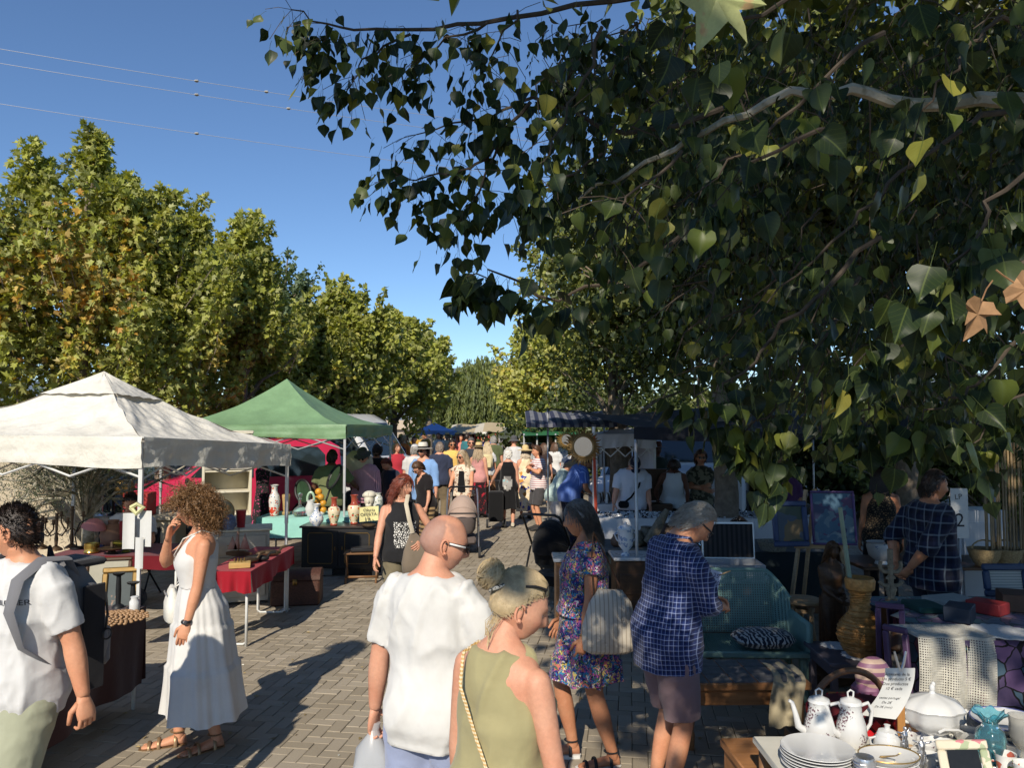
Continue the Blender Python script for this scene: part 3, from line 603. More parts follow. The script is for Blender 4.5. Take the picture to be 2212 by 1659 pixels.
# ------------------------------------------------------------------ sky wires, bridge, far hills
wm = mat('wire_alu', (.5, .5, .52), .5, 0, metal=.6); mk = mat('wire_marker', (.45, .42, .36), .6, .2)
for (v0, v1, ms, lb) in ((100, 292, (425, 583), 'topmost of the three thin overhead wires'), (132, 318, (413, 590), 'middle of the three thin overhead wires'), (222, 392, (417,), 'lowest of the three thin overhead wires')):
    a = at(-260, v0 - 40, 26); b2 = at(1500, v1 + 25, 44); P = []
    for i in range(41): f = i / 40; p = a.lerp(b2, f); p.z -= 4 * .35 * f * (1 - f); P.append(p)
    t = thing('overhead_wire', lb + ' crossing the sky', 'wire', a, 0, None); MB().tube([p - a for p in P], .011, 5).build('wire', wm, t)
    for u in ms:
        q = min(P, key=lambda p: abs(CU + FPX * p.x / p.y - u)); MB().ell(q - a, (.09, .09, .05), 8, 5).box(q - a + Vector((0, 0, .02)), (.14, .05, .05)).build('marker', mk, t)
br = thing('road_bridge', 'pale concrete road bridge with railings at the far end of the street', 'bridge', (0, 62, 0))
MB().box((0, 0, 1.9), (60, 1, .75)).build('deck', mat('concrete_far', (.42, .34, .26), .9, .2, .6), br, smooth=False)
for i in range(-6, 7): MB().box((i * 4.5, .2, .75), (.8, .8, 1.55)).build('pier', MATS['concrete_far'], br, smooth=False)
rl = MB()
for i in range(60): rl.box((-30 + i, -.4, 2.75), (.06, .06, 1.0))
for z in (2.6, 2.9, 3.2): rl.box((0, -.4, z), (60, .05, .06))
rl.build('railing', mat('rail_grey', (.3, .32, .34), .5, .1), br, smooth=False)
def hill(a, b):
    x = -900 + 1800 * a; y = 700 + 500 * b; return (x, y, -8 + (70 + 34 * math.sin(a * 17) + 22 * math.sin(a * 41 + 1)) * math.sin(PI * min(1, b * .9 + .05)) * .62)
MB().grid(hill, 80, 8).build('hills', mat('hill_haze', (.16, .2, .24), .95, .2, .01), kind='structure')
# ------------------------------------------------------------------ people
def sst(a, b, x): t = np.clip((x - a) / (b - a), 0, 1); return t * t * (3 - 2 * t)
def skin_mat(name, col):
    def pat(nt, co):
        n = noise_(nt, co, 9, 4, .6); c = mixc(nt, nd(nt, 'MapRange', {'Value': n, 'From Min': .35, 'From Max': .7, 'To Max': .7}).outputs[0], col, (col[0] * .9, col[1] * .74, col[2] * .68))
        return mixc(nt, 1., c, nd(nt, 'Attribute', attribute_name='tint').outputs[0], 'MULTIPLY')
    return mat(name, col, .5, .07, 75, bump=.0012, bscale=260, pat=pat, spec=.35, subs=.05)
SK = {'tan': skin_mat('skin_tan', S(206, 150, 118)), 'fair': skin_mat('skin_fair', S(214, 166, 140)), 'red': skin_mat('skin_ruddy', S(206, 154, 128)), 'brown': skin_mat('skin_brown', S(182, 128, 96)), 'dark': skin_mat('skin_dark', S(96, 62, 44))}
def hair_mat(name, c1, c2):
    def pat(nt, co): return mixc(nt, noise_(nt, co, 55, 3, .7), c1, c2)
    return mat('hair_' + name, c1, .42, .25, 25, bump=.002, bscale=300, pat=pat, spec=.5)
HM = {'blonde': hair_mat('blonde', S(150, 128, 94), S(200, 180, 142)), 'curl': hair_mat('light_brown', S(84, 58, 36), S(150, 112, 70)), 'red': hair_mat('red', S(86, 34, 22), S(134, 62, 38)),
      'dark': hair_mat('dark', S(34, 26, 22), S(56, 42, 34)), 'grey': hair_mat('grey', S(120, 116, 112), S(170, 166, 160)), 'white': hair_mat('white', S(196, 192, 184), S(224, 220, 212)), 'brown': hair_mat('brown', S(70, 48, 34), S(100, 72, 50)), 'ash': hair_mat('ash', S(150, 130, 104), S(190, 172, 146)), 'stub': hair_mat('stubble', S(128, 112, 100), S(150, 134, 120)), 'salt': hair_mat('salt', S(60, 56, 54), S(120, 116, 112))}
BLACKP = mat('black_plastic', (.012, .012, .014), .35, .1); LENS = mat('dark_lens', (.01, .01, .012), .08, 0, spec=.7); WHITEP = mat('white_plastic', (.75, .75, .73), .4, .05)
EYEW = mat('eye_white', (.75, .72, .68), .2, 0); EYED = mat('eye_iris', (.05, .035, .025), .15, 0)
RUBBER = mat('rubber', (.03, .03, .032), .8, .2, 30)
def head_arrays(sex, nu=48, nv=40, tint=None):
    ph = np.linspace(0, 2 * PI, nu, endpoint=False); th = np.linspace(0, PI, nv)
    ph = ph + .35 * np.sin(ph)                                          # denser at the face (phi = 0 looks to -y)
    T, Pn = np.meshgrid(th, ph, indexing='ij'); dx = np.sin(T) * np.sin(Pn); dy = -np.sin(T) * np.cos(Pn); dz = np.cos(T)
    w_, d_, h_ = (.074, .098, .118) if sex == 'm' else (.07, .094, .114)
    x, y, z = w_ * dx, d_ * dy, h_ * dz
    x = np.sign(x) * np.abs(x / w_) ** .9 * w_
    jaw = sst(-.01, -.1, z); x = x * (1 - (.26 if sex == 'm' else .36) * jaw); y = np.where(y > 0, y * (1 - .5 * jaw) + .012 * (1 - jaw), y * (.94 - .02 * jaw))
    fr = np.clip(-dy, 0, 1)
    g = lambda a, c, s: np.exp(-((a - c) / s) ** 2)
    ax = np.abs(x)
    y = y - fr * (.011 * g(z, -.102, .02) * g(x, 0, .03))                                              # chin
    nose = sst(.03, -.03, z) * (1 - sst(-.032, -.046, z)); y = y - fr * nose * .027 * np.exp(-(x / (.0085 + .006 * nose)) ** 2)
    y = y - fr * .004 * g(z, -.034, .008) * g(ax, .012, .006)                                          # nostrils
    y = y - fr * .006 * g(z, .026, .011) * g(ax, .022, .028)                                           # brow
    y = y + fr * .011 * g(z, .004, .012) * g(ax, .031, .014)                                           # eye sockets
    y = y - fr * .0045 * g(z, .004, .006) * g(ax, .031, .012)                                          # lids
    y = y - fr * .0065 * (g(z, -.054, .005) + g(z, -.067, .0055)) * g(x, 0, .02)                        # lips
    y = y + fr * .004 * g(z, -.0605, .0028) * g(x, 0, .024); y = y - fr * .005 * g(z, -.03, .022) * g(ax, .045, .018)   # mouth line, cheeks
    V = np.stack([x, y, z], -1).reshape(-1, 3)
    F = [(i * nu + j, i * nu + (j + 1) % nu, (i + 1) * nu + (j + 1) % nu, (i + 1) * nu + j) for i in range(nv - 1) for j in range(nu)]
    C = np.ones((len(V), 3)); x, y, z = V.T; ax = np.abs(x); front = y < -.05
    lip = (g(z, -.054, .006) + g(z, -.067, .007)).clip(0, 1) * g(x, 0, .022) * front; C *= 1 - lip[:, None] * np.array([.12, .42, .38])
    br_ = g(z, .024, .0045) * g(ax, .032, .016) * front; C *= 1 - (br_ * .75)[:, None]
    ck = g(z, -.03, .02) * g(ax, .042, .02) * front; C *= 1 - ck[:, None] * np.array([0, .14, .14])
    if tint == 'beard': bd = sst(-.035, -.05, z) * (y < -.005) * (1 - lip); C *= 1 - (.72 * bd)[:, None]
    if tint in ('stub',):
        bd = sst(-.04, -.055, z) * (y < -.01); C *= 1 - (.16 * bd)[:, None] * np.array([1, .8, .6])
        hr = sst(.0, .02, z - .045 + 1.15 * np.clip(-y - .0, -.06, .1)) * (1 - sst(.075, .105, z)) * sst(-.075, .03, y); hr = np.maximum(hr, (y > .03) * sst(-.07, -.05, z) * (1 - sst(.085, .11, z)))
        C = C * (1 - hr[:, None] * np.array([.4, .34, .24]))
    return V, F, C
def ear_add(mb, sx):
    c = np.array((sx * .072, .014, -.008)); P = []
    for k in range(9):
        a = math.radians(-100 + 250 * k / 8); P.append((c[0] + sx * .011, c[1] - .017 * math.cos(a) * -1 + .004 * math.sin(a), c[2] + .031 * math.sin(a)))
    mb.tube(P, [.004, .005, .0055, .0055, .0055, .0055, .005, .005, .004], 6); mb.ell(c + np.array((sx * .004, .004, -.002)), (.006, .015, .027), 10, 7); mb.ell(c + np.array((sx * .008, -.006, -.026)), (.005, .008, .009), 8, 5)
def frame(y, z):       # columns thumb, fingers, back of the hand
    y = Vector(y).normalized(); z = Vector(z); z = (z - y * z.dot(y)).normalized(); return y, z
def hand_add(mb, wrist, y, z, side, curl=.5, k=1., spread=.06, point=None, n=7):
    """palm, four fingers of different length and a thumb; side +1 left, -1 right"""
    y, z = frame(y, z); x = y.cross(z) * side                        # thumb side
    def P(a, b, c): return Vector(wrist) + (x * a + y * b + z * c) * k
    R = []
    for b, hw, ht in ((-.012, .026, .02), (.02, .034, .019), (.055, .042, .017), (.085, .041, .014), (.097, .034, .009)):
        R.append([tuple(P(hw * math.cos(t) + .002, b, ht * math.sin(t))) for t in np.linspace(0, 2 * PI, 10, endpoint=False)])
    mb.loft(R)
    for i, (fx, fl, fr_) in enumerate(((.03, .074, .0085), (.0105, .082, .009), (-.0095, .077, .0086), (-.028, .06, .0075))):
        c = curl if point is None or i != 0 else point; a = c * .5 + .04 * i; p = P(fx, .088, 0); pts = [P(fx, .07, 0), p]; rr = [fr_ * 1.05, fr_ * 1.1]; dirx = spread * (1.5 - i)
        for s_, L in enumerate((.45, .31, .24)):
            d = y * math.cos(a) - z * math.sin(a) + x * dirx; d.normalize(); p = p + d * fl * L * k; pts.append(p); rr.append(fr_ * (1.0, .92, .72)[s_]); a += c * (.95, .75, 0)[s_]
        pts.append(p + d * .004 * k); rr.append(fr_ * .35); mb.tube(pts, [r * k for r in rr], n)
    t0 = P(.024, .018, -.004); d1 = (x * .72 + y * .62 - z * .3).normalized(); d2 = (x * (.35 - curl * .3) + y * .9 - z * (.25 + .4 * curl)).normalized(); t1 = t0 + d1 * .045 * k; t2 = t1 + d2 * .034 * k; t3 = t2 + d2 * .026 * k
    mb.tube([t0, t1, t2, t3, t3 + d2 * .004 * k], [r * k for r in (.015, .012, .0105, .0085, .003)], n)
def foot_rings(px_, py, ang, k=1., grow=0., L=.25, top=.075, h0=0.):
    R = []
    for f, hw, ht in ((-.27, .02, .035), (-.24, .03, top * .9), (-.1, .034, top), (.1, .037, top * .86), (.35, .043, top * .6), (.6, .046, top * .4), (.78, .038, top * .3), (.86, .018, top * .2)):
        y = -f * L * k; ring = []
        for t in np.linspace(0, 2 * PI, 10, endpoint=False):
            xx = (hw + grow) * k * math.cos(t); zz = max(0, (ht + grow) * k * (.5 + .5 * math.sin(t))); ring.append((px_ + xx * math.cos(ang) - y * math.sin(ang), py + xx * math.sin(ang) + y * math.cos(ang), h0 + zz))
        R.append(ring)
    return R
def ik(A, T, L1, L2, hint):
    A, T, hint = Vector(A), Vector(T), Vector(hint); d = T - A; D = min(d.length, (L1 + L2) * .998); u = d.normalized(); T = A + u * D
    a = (L1 * L1 - L2 * L2 + D * D) / (2 * D); h = math.sqrt(max(1e-6, L1 * L1 - a * a)); p = hint - u * hint.dot(u); p.normalize(); return A + u * a + p * h, T
def limb_pts(A, B, C, n=5):
    A, B, C = Vector(A), Vector(B), Vector(C); P = [A.lerp(B, i / n) for i in range(n)]; P += [B.lerp(C, i / n) for i in range(n + 1)]
    P[n] = B * .8 + (A.lerp(B, .86) + B.lerp(C, .14)) * .1; return P
TORSO = {'m': [(.83, .12, .085, .09), (.89, .16, .105, .125), (.96, .166, .112, .13), (1.03, .16, .114, .115), (1.1, .152, .114, .1), (1.18, .154, .118, .1), (1.27, .168, .124, .112), (1.34, .178, .122, .12), (1.4, .182, .108, .118), (1.445, .165, .08, .102), (1.48, .11, .056, .08), (1.515, .06, .048, .058)],
         'f': [(.83, .13, .085, .1), (.89, .17, .105, .135), (.96, .172, .108, .135), (1.03, .15, .1, .105), (1.1, .132, .095, .088), (1.18, .14, .115, .088), (1.25, .152, .148, .098), (1.32, .156, .132, .105), (1.39, .155, .098, .105), (1.435, .142, .07, .09), (1.475, .095, .05, .07), (1.51, .052, .043, .052)]}
def ring_at(rows, z):
    for a, b in zip(rows, rows[1:]):
        if a[0] <= z <= b[0]: f = (z - a[0]) / (b[0] - a[0]); return tuple(a[i] + (b[i] - a[i]) * f for i in range(4))
    return rows[0] if z < rows[0][0] else rows[-1]
def oval(z, a, bf, bb, n=24, p=2.3):
    t = np.linspace(0, 2 * PI, n, endpoint=False); c, s = np.cos(t), np.sin(t)
    x = a * np.sign(c) * np.abs(c) ** (2 / p); y = np.where(s < 0, bf, bb) * np.sign(s) * np.abs(s) ** (2 / p); return np.c_[x, y, np.full(n, z)]
def decal(mb, target, V, F, origin, normal, mi=0, lift=.003):
    """lay flat shapes (in world of the mesh) onto a surface along -normal"""
    me = target.data; bv = BVHTree.FromPolygons([v.co[:] for v in me.vertices], [tuple(p.vertices) for p in me.polygons]); nrm = Vector(normal); W_ = []
    for v in V:
        h = bv.ray_cast(Vector(v) + nrm * .4, -nrm, .8); W_.append(tuple((h[0] if h[0] is not None else Vector(v)) + nrm * lift))
    mb.add(W_, F, mi)
class Person:
    def __init__(s, label, x, y, H=1.7, face=0, sex='m', skin='fair', det=1, lean=0, fat=0., lh=None, rh=None, lel=None, rel=None, lf=(.1, 0), rf=(-.1, 0), lfa=0, rfa=0, yaw=0, pitch=0, roll=0, lcurl=.5, rcurl=.5, lhz=None, rhz=None, lhy=None, rhy=None, htint=None, group=None, z=0., side=0, knees=(0, -1, 0), sit=0., twist=0., cat='person', bare=False, lpoint=None, rpoint=None):
        s.__dict__.update(locals()); s.k = H / 1.75; s.root = thing('person', label, cat, (x, y, z), math.radians(face), group); k = s.k
        s.rows = [(r[0], r[1] * (1 + fat * .6), r[2] * (1 + fat * (1.5 if 1. < r[0] < 1.25 else .7)), r[3] * (1 + fat * .7)) for r in TORSO[sex]]
        sw = .185 if sex == 'm' else .162; s.sh = {1: Vector((sw * (1 + .3 * fat), .012, 1.4)), -1: Vector((-sw * (1 + .3 * fat), .012, 1.4))}
        s.hands = {}; s.elb = {}
        for sd, h, e in ((1, lh, lel), (-1, rh, rel)):
            T = h if h else (sd * (sw + .07 + fat * .12), -.04, .84); hint = e if e else (sd * .45, 1, -.2)
            s.elb[sd], s.hands[sd] = ik(s.sh[sd], T, .285, .25, hint)
        s.hip = {1: Vector((.092, 0, .9)), -1: Vector((-.092, 0, .9))}; s.knee = {}; s.ank = {}
        for sd, f in ((1, lf), (-1, rf)):
            T = (f[0], f[1] + .02, .085 + (f[2] if len(f) > 2 else 0)); hp = s.hip[sd] - Vector((0, 0, sit)); s.hip[sd] = hp
            s.knee[sd], s.ank[sd] = ik(hp, T, .425, .41, (knees[0] + sd * .12, knees[1], knees[2]))
        s.rad = 1 + fat * .5
        V, F = [], []; mb = MB(); ns = 20 if det else 12
        mb.loft([oval(*s.rows[0][:1], *s.rows[0][1:], ns)] + [oval(r[0], r[1], r[2], r[3], ns) for r in s.rows[1:]])
        nr = .057 if sex == 'm' else .046; s.hp = Vector((0, -.012, 1.515)); hr = rotm(math.radians(pitch), math.radians(roll), math.radians(yaw)); s.HR = hr; s.hc = s.hp + hr.to_3x3() @ Vector((0, -.022, .105))
        mb.tube([(0, .018, 1.44), (0, .01, 1.5), s.hc + hr.to_3x3() @ Vector((0, .022, -.07)), s.hc + hr.to_3x3() @ Vector((0, .02, -.03))], [nr * 1.25, nr * 1.05, nr, nr * .95], 14)
        for sd in (1, -1):
            A, E, Hn = s.sh[sd], s.elb[sd], s.hands[sd]; q = s.rad * (1.06 if sex == 'm' else .92); P = limb_pts(A, E, Hn)
            mb.tube([A + (A - E).normalized() * .03] + P, [r * q for r in (.025, .05, .053, .05, .047, .043, .0405, .043, .0415, .036, .031, .027)], 10)
            hp, kn, an_ = s.hip[sd], s.knee[sd], s.ank[sd]; P = limb_pts(hp, kn, an_); q = (1 + fat * .5) * (1.0 if sex == 'm' else 1.02)
            mb.tube([hp + (hp - kn).normalized() * .04] + P + [an_ - Vector((0, 0, .05))], [r * q for r in (.05, .096, .092, .084, .074, .064, .055, .056, .057, .05, .041, .036, .036)], 10)
        s.meshes = []
        V, F = mb.arrays()
        if det: me = remeshed(V, F, .011 if det > 1 else .02, 5 if det > 1 else 3); V, F = s._get(me)
        ex = MB(); C = [np.ones((len(V), 3))]
        hv, hf, hcol = head_arrays(sex, *((56, 46) if det > 1 else (30, 24) if det else (18, 14)), tint=htint); hM = Matrix.Translation(s.hc) @ hr; s.hM = hM
        e = MB()
        if det:
            for sd in (1, -1): ear_add(e, sd)
        for sd, cu, hz, hy, pt in ((1, lcurl, lhz, lhy, lpoint), (-1, rcurl, rhz, rhy, rpoint)):
            yv = hy if hy else (s.hands[sd] - s.elb[sd]); zv = hz if hz else (sd, 0.01, .05); hand_add(ex, s.hands[sd], yv, zv, sd, cu, 1., point=pt, n=8 if det > 1 else 5)
        if bare:
            for sd, fa in ((1, lfa), (-1, rfa)):
                ex.loft(foot_rings(s.ank[sd].x, s.ank[sd].y - .02, math.radians(fa), 1., 0, h0=s.ank[sd].z - .085))
                for i in range(5):
                    a = math.radians(fa); tx = (.03 - .0155 * i) * sd; ty = -.19 + .012 * i
                    ex.ell((s.ank[sd].x + tx * math.cos(a) - ty * math.sin(a), s.ank[sd].y - .02 + tx * math.sin(a) + ty * math.cos(a), s.ank[sd].z - .073), (.0095 - .001 * i, .018, .011), 7, 5, R=rotm(0, 0, a))
        xv, xf = ex.arrays(); n0 = len(V); allV = [V, xv]; allF = list(F) + [tuple(i + n0 for i in f) for f in xf]; C.append(np.ones((len(xv), 3)))
        n0 += len(xv); allV.append(np_xf(hM, hv)); allF += [tuple(i + n0 for i in f) for f in hf]; C.append(hcol); n0 += len(hv)
        if e.V: ev, ef = e.arrays(); allV.append(np_xf(hM, ev)); allF += [tuple(i + n0 for i in f) for f in ef]; C.append(np.tile((1., .93, .9), (len(ev), 1)))
        V = s.pose(np.concatenate(allV)); me = bpy.data.meshes.new('body'); me.from_pydata(V.tolist(), [], allF); me.materials.append(SK[skin])
        bm = bmesh.new(); bm.from_mesh(me); bmesh.ops.recalc_face_normals(bm, faces=bm.faces); bm.to_mesh(me); bm.free(); me.polygons.foreach_set('use_smooth', [True] * len(me.polygons))
        a = me.color_attributes.new('tint', 'FLOAT_COLOR', 'POINT'); a.data.foreach_set('color', np.c_[np.concatenate(C), np.ones(len(V))].astype(np.float32).ravel())
        s.body = link('body', me, s.root)
        if det > 1:
            for sd in (1, -1): s.head_part('eye', MB().ell((sd * .031, -.071 if sex == 'm' else -.0655, .004), .01, 10, 8).ell((sd * .031, -.0785 if sex == 'm' else -.0732, .004), (.0055, .003, .0055), 8, 5, 1), [EYEW, EYED])
    def _get(s, me):
        V = np.zeros(len(me.vertices) * 3); me.vertices.foreach_get('co', V); F = [tuple(p.vertices) for p in me.polygons]; bpy.data.meshes.remove(me); return V.reshape(-1, 3), F
    def pose(s, V):
        """bend at the hips, then scale to the person's height"""
        V = np.array(V, float); zc = .97
        if s.sit: V[:, 2] -= 0
        f = sst(.9, 1.16, V[:, 2]); an = math.radians(s.lean) * f; y, z = V[:, 1].copy(), V[:, 2] - zc; V[:, 1] = y * np.cos(an) - z * np.sin(an); V[:, 2] = y * np.sin(an) + z * np.cos(an) + zc
        if s.side: an = math.radians(s.side) * f; x, z = V[:, 0].copy(), V[:, 2] - zc; V[:, 0] = x * np.cos(an) + z * np.sin(an); V[:, 2] = -x * np.sin(an) + z * np.cos(an) + zc
        if s.twist: an = math.radians(s.twist) * f; x, y = V[:, 0].copy(), V[:, 1].copy(); V[:, 0] = x * np.cos(an) - y * np.sin(an); V[:, 1] = x * np.sin(an) + y * np.cos(an)
        return V * s.k
    def pt(s, p): return Vector(s.pose(np.array([p]))[0])
    def wpt(s, p): return s.root.matrix_basis @ s.pt(p)
    def part(s, name, mb, mats, smooth=True, ang=60, parent=None, label=None):
        V, F = mb.arrays(); mb.V = [s.pose(V)]; o = mb.build(name, mats, parent or s.root, smooth, ang); tag(o, label); return o
    def head_part(s, name, mb, mats, ang=60, parent=None):
        V, F = mb.arrays(); mb.V = [np_xf(s.hM, V)]; return s.part(name, mb, mats, True, ang, parent)
    def garment(s, name, mb, m, voxel, wr=.007, cut=None, smooth=3, ws=(11, 11, 4.5), planes=()):
        V, F = mb.arrays(); cl = np.zeros(0, bool)
        if s.det:
            me = remeshed(V, F, voxel if s.det > 1 else voxel * 1.7, smooth); V, F = s._get(me); nv = s._normals(V, F)
            sd_ = 3 + int(abs(s.x) * 10) % 50; wv = np.array(ws); sk = np.c_[V[:, 2] * 3.5, V[:, 0] * 2, V[:, 1] * 0]
            n1 = vnoise(V * wv * .8 + sk, sd_); n2 = vnoise(V * wv * 1.9 + np.c_[-V[:, 2] * 5, V[:, 0] * 4, V[:, 1]], sd_ + 7); n3 = vnoise(V * wv * .35, sd_ + 3)
            r1 = (1 - np.abs(n1)) ** 3; r2 = (1 - np.abs(n2)) ** 3
            V = V + nv * (wr * (1.3 * r1 - .28 + (.75 * r2 - .22) * (.6 + .6 * n3)))[:, None]
            cl = np.zeros(len(V), bool)
            for e_, d_, R_, guard in planes:                     # flatten the end of a sleeve or leg to a clean open hem
                q = V - e_; h_ = q @ d_; t = h_ + .014; sel = (t > 0) & (t < .1) & (np.linalg.norm(q - np.outer(h_, d_), axis=1) < R_)
                if guard is not None: sel &= np.abs(V[:, 0]) > np.interp(V[:, 2], guard[0], guard[1])
                V[sel] -= np.outer(t[sel], d_); cl |= sel
            F = [f for f in F if not all(cl[i] for i in f)]
            if cut is not None:
                c = V[np.array([f[0] for f in F])]; keep = ~cut(c); F = [f for f, q in zip(F, keep) if q]
        me = bpy.data.meshes.new(name); me.from_pydata(s.pose(V).tolist(), [], F); me.materials.append(m); bm = bmesh.new(); bm.from_mesh(me); bmesh.ops.recalc_face_normals(bm, faces=bm.faces)
        lo = [v for v in bm.verts if not v.link_faces]; bmesh.ops.delete(bm, geom=lo, context='VERTS'); bm.to_mesh(me); bm.free(); me.polygons.foreach_set('use_smooth', [True] * len(me.polygons))
        return link(name, me, s.root)
    def _normals(s, V, F):
        A = np.array([f[:3] for f in F]); fn = np.cross(V[A[:, 1]] - V[A[:, 0]], V[A[:, 2]] - V[A[:, 0]]); N = np.zeros_like(V)
        for i in range(3): np.add.at(N, A[:, i], fn)
        return N / (np.linalg.norm(N, axis=1)[:, None] + 1e-9)
    def top(s, m, hem=.86, sleeve=.42, ease=.016, boxy=.5, name='shirt', wr=.008, vneck=0., tank=0., neck=1.485, flare=0., scoop=0., cuff=None, back=0., sl_ease=None, pmat=None):
        mb = MB(); zs = np.linspace(hem, neck, 15); wmax = max(r[1] for r in s.rows[5:9]); fmax = max(r[2] for r in s.rows[4:8]); bmax = max(r[3] for r in s.rows[1:9])
        rings = []
        for z in zs:
            r = ring_at(s.rows, z); below = z < 1.27; e = ease + flare * max(0, 1.2 - z) + .022 * min(1, max(0, 1.12 - z) / .15); a, bf, bb = r[1], r[2], r[3]
            if below: a += (wmax * .98 - a) * boxy if a < wmax else 0; bf += max(0, fmax - bf) * boxy; bb += max(0, bmax - bb) * boxy * .8
            if tank and z > 1.3: a = min(a, tank + max(0, 1.4 - z) * .35) - e * .6
            rings.append(oval(z, a + e, bf + e, bb + e, 28))
        mb.loft(rings)
        if neck > 1.45 and not tank: mb.lathe([(.068, 1.45), (.074, 1.475), (.072, 1.492)], 18, 0, (0, .006, 0), 1., .95)
        ends = []
        if sleeve:
            for sd in (1, -1):
                A, E, Hn = s.sh[sd], s.elb[sd], s.hands[sd]; L1 = (E - A).length; L = sleeve * (L1 + (Hn - E).length); se = sl_ease or ease * .7 + .006
                inw = Vector((-sd * .05, 0, -.03)); P = [A + inw, A + (A - E).normalized() * .022, A.lerp(E, .08)]; r = [.045, .057 * s.rad + se * .6, .064 * s.rad + se * .6]; n = 8
                for i in range(1, n + 1):
                    q = L * i / n; P.append(A.lerp(E, q / L1) if q <= L1 else E.lerp(Hn, (q - L1) / (Hn - E).length)); r.append((.062 - .016 * min(1, q / L1) - .009 * max(0, (q - L1) / .26)) * s.rad + se)
                mb.tube(P, r, 14); ends.append((np.array(P[-1]), np.array((P[-1] - P[-2]).normalized()), r[-1] + .018, ([w_[0] for w_ in s.rows], [w_[1] + ease + .032 for w_ in s.rows])))
        ends.append((np.array((0, 0, hem)), np.array((0, 0, -1.)), .6, None))
        def cut(c):
            k = np.zeros(len(c), bool)
            if vneck: k |= (c[:, 1] < .02) & (c[:, 2] > 1.48 - vneck) & (np.abs(c[:, 0]) < (c[:, 2] - (1.48 - vneck)) * .085 / vneck + .004)
            if scoop: k |= (c[:, 1] < .03) & ((c[:, 0] / .085) ** 2 + ((c[:, 2] - 1.5) / scoop) ** 2 < 1)
            if back: k |= (c[:, 1] > -.03) & ((c[:, 0] / .09) ** 2 + ((c[:, 2] - 1.5) / back) ** 2 < 1)
            return k
        return s.garment(name, mb, m, .0125, wr, cut, planes=ends)
    def legs(s, m, hem=.5, ease=.014, name='trousers', waist=.98, taper=0., wr=.008, flare=0.):
        mb = MB(); mb.loft([oval(z, ring_at(s.rows, z)[1] + ease * .8, ring_at(s.rows, z)[2] + ease * .8, ring_at(s.rows, z)[3] + ease * .8, 24) for z in np.linspace(.84, waist, 6) - s.sit * 0])
        ends = []
        for sd in (1, -1):
            hp, kn, an_ = s.hip[sd], s.knee[sd], s.ank[sd]; P = [hp + Vector((0, 0, .03))]; r = [.1 * (1 + s.fat * .5)]; n = 10; tot = .835; L = (.9 - hem)
            for i in range(1, n + 1):
                q = L * i / n; P.append(hp.lerp(kn, q / .425) if q <= .425 else kn.lerp(an_, min(1, (q - .425) / .41))); rb = .096 - .04 * min(1, q / .425) - .012 * max(0, (q - .425) / .41)
                r.append(rb * (1 + s.fat * .5) + ease * (1 - taper * i / n) + flare * q + .012 * min(1, q / .25))
            mb.tube(P, r, 16); ends.append((np.array(P[-1]), np.array((P[-1] - P[-2]).normalized()), r[-1] + .03, None))
        return s.garment(name, mb, m, .0135, wr, ws=(10, 10, 9), planes=ends)
    def skirt(s, m, z0=1.02, z1=.4, r1=.3, tiers=(), pleat=26, amp=.01, name='skirt', deep=.85, e=.018, shift=(0, 0), pw=1.3):
        n = 120 if s.det > 1 else 48; rings = []; zs = np.linspace(z0, z1, 40 if s.det > 1 else 12); t = np.linspace(0, 2 * PI, n, endpoint=False); rng = np.random.default_rng(int(s.x * 100) % 97); ph = rng.random(4) * 6
        for z in zs:
            f = (z0 - z) / (z0 - z1); r0 = ring_at(s.rows, max(z, .89)); a = (r0[1] + e) * (1 - f ** pw) + r1 * f ** pw; bf = (r0[2] + e) * (1 - f ** pw) + r1 * deep * f ** pw; bb = (r0[3] + e) * (1 - f ** pw) + r1 * deep * f ** pw
            w_ = amp * (.25 + f) * (np.sin(pleat * t + ph[0] + 2 * np.sin(3 * t)) + .6 * np.sin(pleat * .53 * t + ph[1] + z * 5)) + .02 * f * np.sin(5 * t + ph[2]) + .014 * f * np.sin(8 * t + ph[3])
            for tz in tiers:
                d = tz - z
                if 0 <= d: w_ = w_ + .012 * math.exp(-d / .12) + .006 * math.exp(-d / .05) * np.sin(64 * t + 9 * tz)
                elif d > -.02: w_ = w_ - .002
            x = (a + w_) * np.cos(t); y = np.where(np.sin(t) < 0, bf + w_, bb + w_) * np.sin(t)
            rings.append(np.c_[x + shift[0] * f, y + shift[1] * f, z + .012 * f * np.sin(6 * t + ph[2])])
        mb = MB().loft(rings, caps=False); return s.part(name, mb, m, True, 80)
    def shoes(s, m, sole=None, top=.1, name='shoe', L=.26, grow=.008):
        for sd, fa in ((1, s.lfa), (-1, s.rfa)):
            h0 = s.ank[sd].z - .085; mb = MB().loft(foot_rings(s.ank[sd].x, s.ank[sd].y - .02, math.radians(fa), 1., grow, L, top, h0 + .012)); mb.loft([[(x, y, min(z, h0 + .03)) for x, y, z in r] for r in foot_rings(s.ank[sd].x, s.ank[sd].y - .02, math.radians(fa), 1., grow + .004, L, .03, h0)], 1)
            s.part(name, mb, [m, sole or RUBBER])
